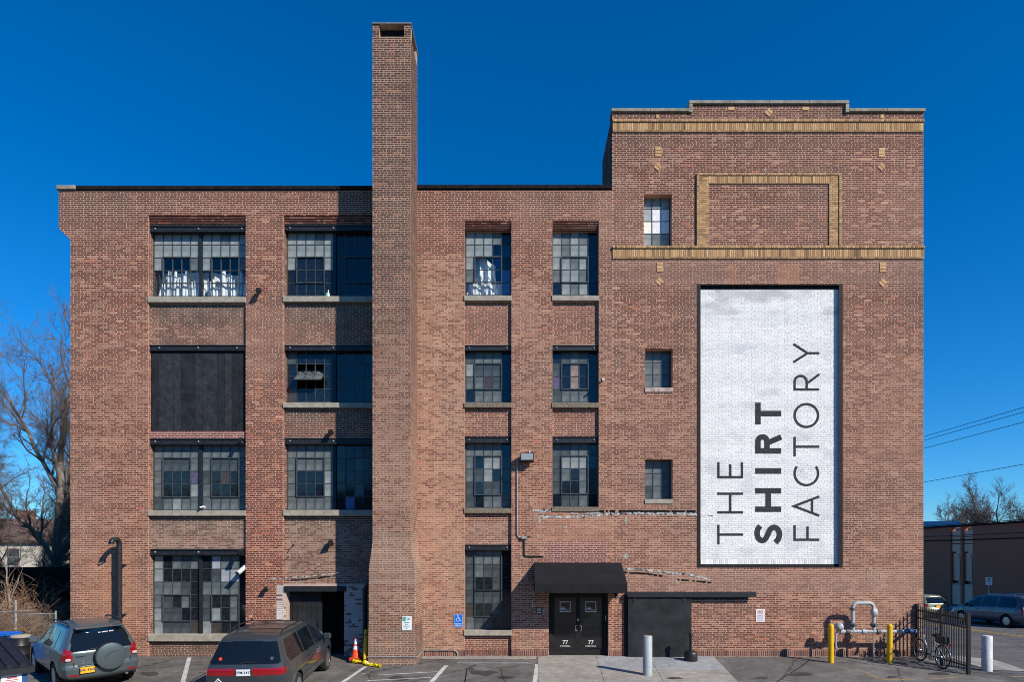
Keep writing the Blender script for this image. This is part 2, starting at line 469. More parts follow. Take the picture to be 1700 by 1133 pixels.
asphalt_mat('concrete', (0.24, 0.225, 0.195), (0.37, 0.345, 0.30), 0.9)
asphalt_mat('concrete_grey', (0.25, 0.26, 0.26), (0.34, 0.345, 0.34), 0.9)
asphalt_mat('oil', (0.035, 0.032, 0.030), (0.075, 0.070, 0.066))
asphalt_mat('line_white', (0.40, 0.39, 0.37), (0.62, 0.60, 0.57), 0.6)

# ------------------------------------------------------------------ brickwork
def _h(ix, iy, s):
    n = (ix * 374761393 + iy * 668265263 + s * 1442695041) & 0xffffffff
    n = ((n ^ (n >> 13)) * 1274126177) & 0xffffffff
    return ((n ^ (n >> 16)) & 0xffff) / 65535.0
def vn(x, y, s=0):
    ix, iy = math.floor(x), math.floor(y); fx, fy = x - ix, y - iy
    fx = fx*fx*(3-2*fx); fy = fy*fy*(3-2*fy)
    a, b, c, d = _h(ix, iy, s), _h(ix+1, iy, s), _h(ix, iy+1, s), _h(ix+1, iy+1, s)
    return (a*(1-fx)+b*fx)*(1-fy) + (c*(1-fx)+d*fx)*fy
def fbm(x, y, s=0):
    return 0.55*vn(x, y, s) + 0.3*vn(2.1*x, 2.1*y, s+1) + 0.15*vn(4.3*x, 4.3*y, s+2)

PAL = [((0.092,0.0262,0.0192),4), ((0.120,0.0328,0.0221),4), ((0.152,0.0421,0.0269),3.5), ((0.099,0.0364,0.0282),2), ((0.211,0.0673,0.0404),1.6), ((0.296,0.1188,0.0694),0.8), ((0.353,0.0901,0.0404),0.15), ((0.456,0.2212,0.1313),0.15)]
PALT = [((0.092,0.0299,0.0221),4), ((0.112,0.0364,0.0252),4), ((0.137,0.0481,0.0329),3), ((0.092,0.0379,0.0300),3), ((0.193,0.0770,0.0498),1.4), ((0.284,0.1270,0.0795),0.7), ((0.318,0.0901,0.0437),0.15), ((0.432,0.2212,0.1346),0.15)]
PALR = [((0.20,0.058,0.048),4), ((0.16,0.050,0.042),3), ((0.24,0.085,0.066),2)]
PALS = [((0.065,0.0372,0.0321),4), ((0.084,0.0446,0.0365),3), ((0.114,0.0535,0.0401),2), ((0.122,0.0743,0.0584),0.8)]
PALB = [((0.51,0.305,0.145),4), ((0.45,0.265,0.122),3), ((0.37,0.215,0.098),2), ((0.57,0.37,0.19),1), ((0.27,0.155,0.08),0.7)]
PALW = [((0.82,0.80,0.765),4), ((0.76,0.74,0.71),2), ((0.85,0.83,0.80),3)]
def pick(pal, r):
    t = sum(w for _, w in pal) * r.random()
    for c, w in pal:
        t -= w
        if t <= 0: return c
    return pal[0][0]

def wall_colour(pal, x, z, r, smear=1.0):
    # rows and patches where mortar smear or weather has bleached the bricks
    row = int(z / 0.0677)
    n = fbm(x*0.45, z*0.45, 3)
    sm = (_h(row, int(x*0.7 + 40), 5)) * 0.5 + n * 0.7
    c = pick(pal, r)
    if r.random() < max(0.0, (sm - 0.62)) * 1.2 * smear:
        c = mixc(c, (0.38, 0.23, 0.16), r.uniform(0.35, 0.8))
    # broad weathering: cleaner and sootier patches at several scales
    k = 0.62 + 0.76 * (0.6*fbm(x*0.20+7, z*0.20, 11) + 0.4*fbm(x*0.9, z*0.55, 17))
    # rain streaks
    st = vn(x*5.0, z*0.35, 23) * vn(x*0.5+3, z*0.3, 29)
    if st > 0.42: k *= 1 - 1.1*(st-0.42)
    v = 0.88 + 0.24 * r.random()
    c = [c[0]*k*v, c[1]*k*v, c[2]*k*v]
    # mortar bloom
    bl = fbm(x*0.33+20, z*0.28+5, 41)
    if bl > 0.54: c = mixc(c, (0.42, 0.26, 0.185), min(0.26, (bl-0.54)*1.4)*smear)
    return c
def mixc(c, d, f):
    return [c[i]*(1-f)+d[i]*f for i in range(3)]

def wear(c, d, f, r):
    """weathering that takes some bricks and spares others"""
    return mixc(c, d, r.uniform(0.3, 0.65)) if r.random() < f*1.2 else mixc(c, d, f*0.3)

def tint_main(x, z, r):
    px, py = x*S_PX + VX, 1091 - z*S_PX
    c = wall_colour(PAL, x, z, r)
    # lower storeys redder and more orange, upper browner
    t = sstep(9, 2.5, z)
    c = [c[0]*(1+0.20*t), c[1]*(1+0.05*t), c[2]]
    if py < 420: c = mixc(c, [0.16,0.068,0.054], 0.25)
    # soot along the parapet and in drifts down the piers
    f_ = fbm(x*0.9, z*0.35, 101)
    if py < 352: c = mixc(c, [0.062,0.036,0.033], 0.75*f_)
    if f_ > 0.56: c = mixc(c, [0.070,0.042,0.038], min(0.6, (f_-0.56)*3.5))
    # the centre bays are paler and pinker
    if px > 690 and py > 380: c = wear(c, [0.43,0.245,0.155], 0.34*sstep(380, 520, py)*(0.4+1.2*fbm(x*0.5, z*0.3, 77)), r)
    if 699 < px < 772 and py > 420: c = wear(c, [0.46,0.29,0.19], 0.34*(0.4+fbm(x, z*0.3, 109)), r)
    if px < 260 and py > 420: c = wear(c, [0.36,0.185,0.12], 0.30*sstep(420, 620, py)*fbm(x*0.6, z*0.35, 111)*2, r)
    # damp and salts near the ground
    if z < 1.0 and fbm(x*0.8, z*1.5, 83) > 0.5: c = mixc(c, [0.36,0.24,0.19], 0.35*(1-z))
    if 690 < px < 708 and 320 < py < 620 and r.random() < 0.75: c = mixc(c, [0.09,0.06,0.05], 0.55*fbm(x*2, z*0.6, 87)+0.1)
    # rusty bloom round the vent pipe
    e = ((px-188)/62)**2 + ((py-1000)/105)**2
    if e < 1 and px < 246: c = mixc(c, [0.44,0.20,0.10], 0.5*(1-e)*(0.6+0.8*r.random()))
    # patch of newer red brick above the canopy
    if 909 < px < 1007 and 899 < py < 936: c = [v*(0.9+0.2*r.random()) for v in pick(PALR, r)]
    # soot along the chimney foot
    if 700 < px < 730 and py > 1010 and r.random() < 0.6: c = mixc(c, [0.11,0.095,0.085], 0.6)
    # pale wash under the high line, ghost of the former lean-to
    if 885 < px < 1160 and 858 < py < 905: c = mixc(c, [0.40,0.19,0.12], 0.22)
    if px > 1130 and 945 < py < 985: c = mixc(c, [0.30,0.20,0.16], 0.45)
    return c
def tint_tower(x, z, r):
    px, py = x*S_PX + VX, 1091 - z*S_PX
    c = wall_colour(PALT, x, z, r, 0.55)
    if py > 600:
        t = sstep(600, 900, py); d = wall_colour(PAL, x, z, r, 0.8); c = mixc(c, d, t)
    f_ = fbm(x*0.8, z*0.4, 103)
    if py < 200 or 220 < py < 262: c = mixc(c, [0.062,0.038,0.036], 0.7*f_)
    elif f_ > 0.57: c = mixc(c, [0.072,0.045,0.042], min(0.55, (f_-0.57)*3.2))
    if py > 480: c = wear(c, [0.40,0.22,0.15], 0.24*sstep(480, 640, py)*(0.5+fbm(x*0.5, z*0.4, 79)), r)
    if 432 < py < 470: c = mixc(c, [0.24,0.15,0.12], 0.35)
    if 440 < py < 475 and (1205 < px < 1225 or 1290 < px < 1330): c = mixc(c, [0.36,0.15,0.08], 0.5)
    if py > 945 and py < 985: c = mixc(c, [0.30,0.20,0.16], 0.4)
    return c
def tint_span(x, z, r):
    c = wall_colour(PAL, x, z, r, 0.8)
    px = x*S_PX + VX
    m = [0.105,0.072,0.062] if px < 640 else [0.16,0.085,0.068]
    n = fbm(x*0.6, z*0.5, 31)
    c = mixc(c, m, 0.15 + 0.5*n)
    # soot washed down from the sills above
    py = 1091 - z*S_PX
    for s0 in (502, 502, 857, 678, 1066):
        if 0 < py - s0 < 42 and px < 640:
            f = (1-(py-s0)/42)*(0.35+0.9*vn(x*4, z*0.4, 95)); c = mixc(c, [0.055,0.045,0.040], min(0.8, f))
    if 866 < 1091 - z*S_PX < 975: c = wear(c, [0.38,0.275,0.205], 0.42*(0.6+0.8*fbm(x, z, 113)), r)
    return c
def tint_chim(x, z, r):
    t = sstep(6, 13, z)
    c = wall_colour(PAL, x+50, z, r, 0.9)
    d = [v*(0.85+0.3*r.random()) for v in pick(PALS, r)]
    c = mixc(c, d, 0.35 + 0.60*t)
    if z < 9: c = wear(c, [0.36,0.22,0.155], 0.46*sstep(9.5, 4.5, z), r)
    if 2.4 < z < 4.0: c = mixc(c, [0.27,0.20,0.155], 0.55*(0.5+0.5*r.random()))
    if z < 1.1 and fbm(x*1.2, z*1.2, 61) > 0.42: c = mixc(c, [0.13,0.105,0.09], 0.55)
    if r.random() < 0.012 or (z > 8 and int(z/0.0677) % 7 == 0 and r.random() < 0.2): c = [0.26,0.115,0.068]
    return c
def tint_white(x, z, r):
    c = list(pick(PALW, r))
    px, py = x*S_PX + VX, 1091 - z*S_PX
    s = fbm(x*1.1, z*2.2, 71)
    if py < 520 and s > 0.42: c = mixc(c, [0.38,0.36,0.37], min(0.7, (s-0.42)*3))
    elif vn(x*7, z*0.5, 73)*vn(x*0.7, z*0.3, 74) > 0.5: c = mixc(c, [0.55,0.54,0.53], 0.35)
    elif s > 0.60: c = mixc(c, [0.52,0.53,0.55], min(0.55, (s-0.62)*4))
    return c

class Bricks:
    def __init__(self): self.v = []; self.f = []; self.c = []
    def add(self, mp, ua, ub, za, zb, n0, n1, col, ch=0.004):
        b = len(self.v)
        self.v += [mp(ua,za,n0), mp(ub,za,n0), mp(ub,zb,n0), mp(ua,zb,n0),
                   mp(ua+ch,za+ch,n1), mp(ub-ch,za+ch,n1), mp(ub-ch,zb-ch,n1), mp(ua+ch,zb-ch,n1)]
        self.f += [(b+4,b+5,b+6,b+7),(b,b+1,b+5,b+4),(b+1,b+2,b+6,b+5),(b+2,b+3,b+7,b+6),(b+3,b,b+4,b+7)]
        c = (min(1,col[0]), min(1,col[1]), min(1,col[2]), 1.0)
        self.c += [c]*8
    def build(self, name, matn, parent):
        me = bpy.data.meshes.new(name)
        me.from_pydata(self.v, [], self.f)
        at = me.attributes.new('col', 'FLOAT_COLOR', 'POINT')
        at.data.foreach_set('color', np.array(self.c, dtype=np.float32).ravel())
        me.materials.append(MAT[matn]); me.update()
        o = link(name, me, parent)
        o['kind'] = 'stuff'
        return o

PITCH, JOINT, STR, HDR = 0.0677, 0.0148, 0.2155, 0.10775
def brick_rows(u0, u1, z0, z1, holes=(), r=rng, bond=6):
    """yields (ua, ub, za, zb): common bond, a header course every sixth"""
    fu0 = u0 if callable(u0) else (lambda z: u0)
    fu1 = u1 if callable(u1) else (lambda z: u1)
    k0, k1 = math.floor(z0/PITCH), math.ceil(z1/PITCH)
    for k in range(k0, k1):
        za, zb = max(k*PITCH, z0), min(k*PITCH + PITCH - JOINT, z1)
        if zb - za < 0.025: continue
        zm = (za+zb)/2
        iv = [(fu0(zm), fu1(zm))]
        for (a, b, c, d) in holes:
            if c < zm < d:
                nx = []
                for (s, e) in iv:
                    if b <= s or a >= e: nx.append((s, e)); continue
                    if a > s: nx.append((s, a))
                    if b < e: nx.append((b, e))
                iv = nx
        hdr = (k % bond == 0)
        p = HDR if hdr else STR
        off = 0.5*p*(k % 2) + (0.027 if hdr else 0.0)
        wz = 0.0015*math.sin(k*12.9898)
        for (s, e) in iv:
            j = math.floor((s-off)/p)
            while True:
                a = off + j*p; b = a + p - JOINT*0.9
                j += 1
                if a >= e: break
                aa, bb = max(a + (JOINT*0.0), s), min(b, e)
                if bb - aa < 0.03: continue
                if not hdr and bb-aa > 0.19 and r.random() < 0.13:
                    m = (aa+bb)/2 + r.uniform(-0.02, 0.02)
                    yield aa, m-JOINT/2, za+wz, zb+wz
                    yield m+JOINT/2, bb, za+wz, zb+wz
                else:
                    yield aa, bb, za+wz, zb+wz

def lay(acc, mp, u0, u1, z0, z1, holes, tint, relief=0.003, xof=None, base=-0.02):
    for ua, ub, za, zb in brick_rows(u0, u1, z0, z1, holes):
        um, zm = (ua+ub)/2, (za+zb)/2
        q = mp(um, zm, 0)
        acc.add(mp, ua, ub, za, zb, base, relief + rng.uniform(-0.0012, 0.0012), tint(q[0], zm, rng))

def front(y):            # facade facing the camera (normal -Y)
    return lambda u, z, n: (u, y - n, z)
def side_right(x):       # face with normal +X
    return lambda u, z, n: (x + n, u, z)

def sheet(mb, x0, x1, z0, z1, holes, y):
    xs = sorted({x0, x1} | {v for hh in holes for v in hh[:2] if x0 < v < x1})
    zs = sorted({z0, z1} | {v for hh in holes for v in hh[2:] if z0 < v < z1})
    for i in range(len(xs)-1):
        for j in range(len(zs)-1):
            xm, zm = (xs[i]+xs[i+1])/2, (zs[j]+zs[j+1])/2
            if any(a < xm < b and c < zm < d for a, b, c, d in holes): continue
            mb.quad((xs[i],y,zs[j]), (xs[i+1],y,zs[j]), (xs[i+1],y,zs[j+1]), (xs[i],y,zs[j+1]))
def reveal(mb, hole, y0, y1, bottom=True):
    a, b, c, d = hole
    mb.quad((a,y0,c),(a,y1,c),(a,y1,d),(a,y0,d)); mb.quad((b,y0,c),(b,y0,d),(b,y1,d),(b,y1,c))
    mb.quad((a,y0,d),(a,y1,d),(b,y1,d),(b,y0,d))
    if bottom: mb.quad((a,y0,c),(b,y0,c),(b,y1,c),(a,y1,c))

def R(px0, px1, py0, py1):           # pixel rectangle on the wall plane -> (x0,x1,z0,z1)
    return (X(px0), X(px1), Z(py1), Z(py0))

BAY1, BAY2 = R(246.5, 408, 356, 1091), R(471, 633, 356, 1095)
COL3, COL4 = R(771, 849, 366, 1091), R(917, 994, 366, 850)
TW = [R(1069, 1116, 322, 409.5), R(1071, 1117, 579, 645), R(1071, 1117, 763, 830)]
ENTR = R(911, 1010, 984, 1097)
SIGN = R(1158, 1398, 473.5, 942)
XL, XT, XR = X(117), X(1016.5), X(1533)
ZROOF, ZT1, ZT2 = Z(316), Z(187), Z(174)
XS0, XS1 = X(1148), X(1403)
RECESS, GLASS = 0.10, 0.28

bld = thing('factory_building', 'four-storey red brick factory with tall chimney and taller end tower', 'building', (X(800), 0, 0))

wall = MB()
main_holes = [BAY1, BAY2, COL3, COL4, ENTR]
sheet(wall, XL, XT, -0.6, ZROOF, main_holes, 0)
sheet(wall, XT, XR, -0.6, ZT1, TW + [SIGN], 0)
wall.quad((XS0,0,ZT1),(XS1,0,ZT1),(XS1,0,ZT2),(XS0,0,ZT2))
def cor_u0(z):               # corbelled left corner of the parapet
    a, b = Z(398), Z(379)
    return XL + (X(97.5)-XL) * min(1, max(0, (z-a)/(b-a)))
wall.poly([(XL,0,Z(398)),(XL,0,ZROOF),(X(97.5),0,ZROOF),(X(97.5),0,Z(379))])
for hh in [BAY1, BAY2, COL3]: reveal(wall, hh, 0, RECESS, False)
reveal(wall, COL4, 0, RECESS)
for hh in TW: reveal(wall, hh, 0, GLASS)
reveal(wall, ENTR, 0, 0.6, False)
wall.build('wall', MAT['mortar'], bld, fix=False)

shell = MB()
DEEP = 11.0
shell.quad((XL,0,-0.6),(XL,DEEP,-0.6),(XL,DEEP,ZROOF),(XL,0,ZROOF))
shell.poly([(XL,0.0,Z(398)),(X(97.5),0.0,Z(379)),(X(97.5),DEEP,Z(379)),(XL,DEEP,Z(398))])
shell.quad((X(97.5),0,Z(379)),(X(97.5),0,ZROOF),(X(97.5),DEEP,ZROOF),(X(97.5),DEEP,Z(379)))
shell.quad((XR,0,-0.6),(XR,0,ZT1),(XR,2.6,ZT1),(XR,2.6,-0.6))
shell.quad((XR,2.6,-0.6),(XR,2.6,ZROOF),(XR,DEEP,ZROOF),(XR,DEEP,-0.6))
shell.quad((X(97.5),DEEP,-0.6),(XR,DEEP,-0.6),(XR,DEEP,ZROOF),(X(97.5),DEEP,ZROOF))
# rear of the tower
shell.quad((XT,2.6,ZROOF-1),(XR,2.6,ZROOF-1),(XR,2.6,ZT1),(XT,2.6,ZT1))
shell.quad((XS0,0.5,ZT1-0.3),(XS1,0.5,ZT1-0.3),(XS1,0.5,ZT2),(XS0,0.5,ZT2))
shell.quad((XS0,0,ZT1),(XS0,0.5,ZT1),(XS0,0.5,ZT2),(XS0,0,ZT2)); shell.quad((XS1,0,ZT1),(XS1,0,ZT2),(XS1,0.5,ZT2),(XS1,0.5,ZT1))
shell.quad((XT,0.0,ZROOF-1),(XT,2.6,ZROOF-1),(XT,2.6,ZT1),(XT,0.0,ZT1))
shell.build('outer_wall', MAT['brick_plain'], bld, fix=False)
rf = MB()
rf.quad((X(97.5),0.3,ZROOF-0.5),(XT,0.3,ZROOF-0.5),(XT,DEEP,ZROOF-0.5),(X(97.5),DEEP,ZROOF-0.5))
rf.quad((XT,2.6,ZROOF-0.5),(XR,2.6,ZROOF-0.5),(XR,DEEP,ZROOF-0.5),(XT,DEEP,ZROOF-0.5))
rf.quad((XT,0.3,ZT1-0.4),(XR,0.3,ZT1-0.4),(XR,2.6,ZT1-0.4),(XT,2.6,ZT1-0.4))
rf.quad((X(97.5),0.3,ZROOF-0.5),(XT,0.3,ZROOF-0.5),(XT,0.3,ZROOF),(X(97.5),0.3,ZROOF))
rf.build('roof', MAT['roof_dark'], bld, fix=False)

# ---- brick faces
acc = Bricks()
SOLD = 0.215                                    # height of the soldier course at the foot of the wall
lay(acc, front(0), cor_u0, XT, -0.2, ZROOF, main_holes + [(X(700), XT+1, -1, SOLD)], tint_main)
lay(acc, front(0), XT, XR, SOLD, ZT1, TW + [SIGN], tint_tower)
lay(acc, front(0), XS0, XS1, ZT1, ZT2, [], tint_tower)
# reveals that can be seen or catch the light
for hh in (BAY1, BAY2, COL3):
    lay(acc, side_right(hh[0]), 0.012, RECESS, 0, hh[3], [], tint_main, base=-0.012)
lay(acc, lambda u, z, n: (XT - n, u, z), 0.012, 2.6, ZROOF, ZT1, [], tint_tower)
for hh in (COL4,):
    lay(acc, lambda u, z, n: (COL4[1] - n, u, z), 0.012, RECESS, hh[2], hh[3], [], tint_main, base=-0.012)
acc.build('brickwork', 'brick', bld)
m = MB(); q_ = R(909, 1007, 899, 936); m.quad((q_[0], -0.0008, q_[2]), (q_[1], -0.0008, q_[2]), (q_[1], -0.0008, q_[3]), (q_[0], -0.0008, q_[3])); m.build('patch_mortar', MAT['mortar_pale'], bld, fix=False)

# soldier course at the foot of the wall
acc = Bricks()
def soldiers(acc, u0, u1, z0, z1, y, pal, relief=0.004, pitch=0.0677, holes=(), dark=0.0, mp=None):
    u = u0
    mp = mp or front(y)
    while u < u1 - 0.03:
        ub = min(u + pitch - 0.011, u1)
        if not any(a < (u+ub)/2 < b for a, b in holes):
            c = pick(pal, rng); v = 0.8 + 0.4*rng.random()
            if rng.random() < dark: v *= 0.5
            acc.add(mp, u, ub, z0, z1, -0.02, relief + rng.uniform(-0.002, 0.002), [c[0]*v, c[1]*v, c[2]*v])
        u += pitch
PALF = [((0.17,0.075,0.055),3), ((0.12,0.06,0.05),3), ((0.21,0.10,0.075),2), ((0.09,0.05,0.045),2)]
soldiers(acc, X(700), XR, 0.012, SOLD-0.012, 0, PALF, holes=[(COL3[0], COL3[1]), (ENTR[0], ENTR[1])])
soldiers(acc, COL3[0], COL3[1], 0.012, SOLD-0.012, RECESS, PALF)
acc.build('base_course', 'brick', bld)

# ---- steel windows
PM = {'F':'pane_frosted','L':'pane_frosted_light','G':'pane_grey','D':'pane_dark','B':'pane_blue','S':'pane_skyblue','W':'pane_white','Y':'pane_cream','P':'pane_purple','N':'pane_brown','T':'pane_tan_reflection','V':'pane_pale','C':'pane_clear'}
def bars(mb, xs, zs, y0, y1, wv, wh):
    x0, x1, z0, z1 = xs[0], xs[-1], zs[0], zs[-1]
    for x in xs[1:-1]: mb.box(x-wv/2, x+wv/2, y0, y1, z0, z1)
    for z in zs[1:-1]:
        for i in range(len(xs)-1):
            mb.box(xs[i]+(wv/2 if i else 0), xs[i+1]-(wv/2 if i < len(xs)-2 else 0), y0+0.003, y1-0.003, z-wh/2, z+wh/2)
room_n = [0]
def window(rect, gtop, gbot, matrix, groups, yg=GLASS, beam=None, sill=None, sash=(), label=None, sill_mat='concrete_sill', plane=RECESS, room=True, skip=(), deep=1.6):
    """rect: opening x range; gtop/gbot: glass top and bottom in photograph rows; groups: column counts between mullions"""
    x0, x1 = rect[0], rect[1]
    zt, zb = Z(gtop, yg), Z(gbot, yg)
    w = MB(); e = 0.035
    w.box(x0, x0+e, yg-0.03, yg+0.04, zb, zt); w.box(x1-e, x1, yg-0.03, yg+0.04, zb, zt)
    w.box(x0+e, x1-e, yg-0.03, yg+0.04, zt-e, zt); w.box(x0+e, x1-e, yg-0.03, yg+0.04, zb, zb+e)
    win = w.build('window', MAT['frame_steel'], bld)
    if label: win['label'] = label
    rows = len(matrix); n = sum(groups); mull = 0.10
    gw = (x1-x0-2*e - mull*(len(groups)-1)) / n
    cells = []; u = x0+e; col = 0
    zs = [zb+e + (zt-zb-2*e)*i/rows for i in range(rows+1)]
    mu = MB()
    for gi, g in enumerate(groups):
        xs = [u + gw*i for i in range(g+1)]
        bars(mu, xs, zs, yg-0.018, yg+0.02, 0.022, 0.019)
        for i in range(g): cells.append((xs[i], xs[i+1]))
        u = xs[-1]
        if gi < len(groups)-1:
            w2 = MB(); w2.box(u+0.005, u+mull-0.005, yg-0.07, yg+0.05, zb+e, zt-e); w2.build('mullion', MAT['black_steel'], win)
            u += mull
    mu.build('glazing_bars', MAT['frame_steel'], win)
    for (c0, c1, r0, r1) in sash:         # frame of an opening light
        sb = MB(); a, b = cells[c0][0]-0.02, cells[c1][1]+0.02; zz1, zz0 = zs[rows-r0]+0.02, zs[rows-1-r1]-0.02
        t = 0.032
        sb.box(a, a+t, yg-0.05, yg-0.024, zz0, zz1); sb.box(b-t, b, yg-0.05, yg-0.024, zz0, zz1)
        sb.box(a+t, b-t, yg-0.05, yg-0.024, zz1-t, zz1); sb.box(a+t, b-t, yg-0.05, yg-0.024, zz0, zz0+t)
        sb.build('sash', MAT['frame_steel'], win)
    # panes share one mesh
    ph = zs[1]-zs[0]
    pm = MB(); pm.box(-gw/2+0.004, gw/2-0.004, -0.003, 0.003, -ph/2+0.004, ph/2-0.004)
    proto = None
    for ri, rowm in enumerate(matrix):
        for ci, ch in enumerate(rowm.replace('|', '').replace(' ', '')):
            if (ri, ci) in skip or ch == '.': continue
            cx = (cells[ci][0]+cells[ci][1])/2; cz = (zs[rows-ri]+zs[rows-1-ri])/2
            if proto is None:
                o = pm.build('pane', MAT['pane_frosted'], win); proto = o.data
            else: o = link('pane', proto, win)
            o.location = (cx, yg, cz)
            o.rotation_euler = (rng.gauss(0, 0.006), 0, rng.gauss(0, 0.006))
            o.material_slots[0].link = 'OBJECT'
            o.material_slots[0].material = MAT[PM[ch]]
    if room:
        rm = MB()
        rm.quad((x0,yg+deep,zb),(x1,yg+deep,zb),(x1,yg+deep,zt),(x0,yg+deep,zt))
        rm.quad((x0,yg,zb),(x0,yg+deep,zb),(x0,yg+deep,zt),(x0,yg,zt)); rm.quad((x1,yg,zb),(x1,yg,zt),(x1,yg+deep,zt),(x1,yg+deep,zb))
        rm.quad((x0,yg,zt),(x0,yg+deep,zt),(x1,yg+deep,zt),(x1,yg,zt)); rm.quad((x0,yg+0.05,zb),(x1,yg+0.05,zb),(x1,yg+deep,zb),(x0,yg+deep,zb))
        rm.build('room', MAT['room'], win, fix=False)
    if beam:
        b = MB(); zt2, zb2 = Z(beam[0]), Z(beam[1])
        b.box(x0+0.004, x1-0.004, 0.088, yg+0.05, zb2, zt2)
        b.box(x0+0.004, x1-0.004, 0.060, 0.087, zb2-0.002, zb2+0.03); b.box(x0+0.004, x1-0.004, 0.060, 0.087, zt2-0.03, zt2+0.002)
        bo = b.build('lintel_beam', MAT['black_steel'], win)
        nb = 3 if len(groups) > 1 else 2
        for k in range(nb):
            m = MB(); m.lathe([(0.028, 0.012), (0.026, -0.012), (0.012, -0.026)], (x0+(x1-x0)*((k+0.12)/(nb-0.76)), 0.078, (zt2+zb2)/2), 8, 'y')
            m.build('bolt', MAT['grey_metal'], win)
        # closing strip between beam and frame
        m = MB(); m.box(x0, x1, yg-0.02, yg+0.04, zt, zb2); m.build('head_trim', MAT['black_steel'], win)
    if sill:
        s = MB(); s.bbox(x0-0.02, x1+0.005, -0.035, yg+0.06, Z(sill[1]), Z(sill[0])+0.01, 0.012)
        s.build('sill', MAT[sill_mat], win)
    return win, cells, zs

def spandrels(bay, gaps):
    """recessed brick plane of a bay with its window openings"""
    mb = MB(); holes = [(bay[0]-1, bay[1]+1, Z(b), Z(a)) for a, b in gaps]
    sheet(mb, bay[0], bay[1], bay[2]-0.3, bay[3], [(bay[0], bay[1], hh[2], hh[3]) for hh in holes], RECESS)
    for hh in holes: reveal(mb, (bay[0], bay[1], hh[2], hh[3]), RECESS, GLASS+0.06)
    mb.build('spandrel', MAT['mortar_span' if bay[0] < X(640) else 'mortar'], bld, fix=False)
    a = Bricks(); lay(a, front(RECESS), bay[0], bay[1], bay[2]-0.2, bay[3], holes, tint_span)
    lay(a, side_right(bay[0]), RECESS, GLASS+0.02, 0.0, bay[3]-0.3, [(-9, 9, Z(a1)-0.02, Z(b1)+0.02) for a1, b1 in []], tint_main, base=-0.01) if bay[0] < 0 else None
    a.build('spandrel_bricks', 'brick', bld)
def corbel(bay, py0, py1):
    a = Bricks(); n = 4; z1, z0 = Z(py0), Z(py1); hh = (z1-z0)/n
    mb = MB()
    for i in range(n):
        y = RECESS*(0.02 + 0.98*(i/(n-0.3)))*0.92
        za = z1 - (i+1)*hh; zb = za + hh
        mb.box(bay[0], bay[1], y+0.045, RECESS+0.1, za, zb)
        for ua, ub, _, _ in brick_rows(bay[0], bay[1], 0.07*(i % 2), 0.07*(i % 2)+0.06):
            a.add(front(y), ua, ub, za+0.026, zb+0.002, -0.05, 0.003, tint_main((ua+ub)/2, za, rng))
    mb.build('corbel', MAT['mortar'], bld); a.build('corbel_bricks', 'brick', bld)

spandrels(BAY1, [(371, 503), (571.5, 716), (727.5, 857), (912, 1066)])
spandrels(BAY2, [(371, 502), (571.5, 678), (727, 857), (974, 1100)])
spandrels(COL3, [(379, 500), (571.5, 677), (725, 853), (905, 1056)])
spandrels(COL4, [(379, 500), (571.5, 678), (725, 850)])
corbel(BAY1, 356, 371); corbel(BAY2, 356, 371); corbel(COL3, 366, 379); corbel(COL4, 366, 379)

SA = [(1, 3, 2, 3)]  # dark right-hand columns in the matrices paint in the piers' shade
window(BAY1, 384, 494, ['LLLLL|LLFLL', 'LLLLL|LLLLL', 'LCCCF|LCCCF', 'CCCCC|CCCCC', 'CCCCC|CCCCC'], (5, 5), beam=(373, 383), sill=(494, 503), sash=[(1, 3, 2, 3), (6, 8, 2, 3)], label='top-floor window with white paper rolls standing behind the glass')
window(BAY1, 738, 849, ['FFFFF|FFFFF', 'FGGGF|FGGGF', 'FDDDP|GDNDF', 'FDDDL|FDDDF', 'GFLFF|FFFFF'], (5, 5), beam=(728, 738), sill=(849, 857.5), sash=[(1, 3, 1, 3), (6, 8, 1, 3)])
window(BAY1, 922, 1055, ['LDFGF|DVFFB', 'LDDDD|DGVVB', 'FFFGD|FFFFB', 'FGDFD|GDDFD', 'LGGBD|GLDFD', 'LGGGN|LNDDD'], (5, 5), beam=(913, 922), sill=(1055, 1066), sash=[(1, 3, 3, 4), (6, 8, 3, 4)])
window(BAY2, 384, 493, ['LLLFL|BBBBB', 'LLLLL|BBBBB', 'LBBBL|BBBBB', 'BBBBB|BBBBB', 'BBBBB|BBBBB'], (5, 5), beam=(372, 381), sill=(493, 502), sash=[(1, 3, 2, 3), (6, 8, 2, 3)])  # right half of this bay: dark panes paint in the chimney's shadow
win_open, oc, oz = window(BAY2, 582, 669.5, ['GBBBB|DDDDD', 'B...B|DDDDD', 'B...B|DDDDD', 'NBBBB|DDDDD'], (5, 5), beam=(572, 581), sill=(670, 678), label='window with one small sash tilted open')
window(BAY2, 738, 848, ['FFFFF|DDDDD', 'FFFFF|DDDDD', 'FBBBL|DBBBB', 'FBBBL|DBBBB', 'FFFFF|DSDDD'], (5, 5), beam=(727, 737), sill=(848, 857.5), sash=[(1, 3, 1, 3), (6, 8, 1, 3)])
window(COL3, 384, 492, ['LLLFB', 'LLLCC', 'LCCCB', 'FCCCS', 'CCCCS'], (5,), sill=(492, 500), sash=SA, label='top-floor window with plastic sheet and blue cloth behind the glass')
window(COL3, 582, 669.5, ['GFFFB', 'LGGGB', 'FFNGB', 'BFFFB'], (5,), beam=(572, 581), sill=(670, 677.5), sill_mat='rough_sill', sash=[(1, 3, 1, 2)])
window(COL3, 735, 845, ['FFFFB', 'FBLLB', 'FGLBB', 'GDGGB', 'GBFFF'], (5,), beam=(725, 735), sill=(845, 853), sill_mat='rough_sill', sash=[(1, 3, 1, 3)])
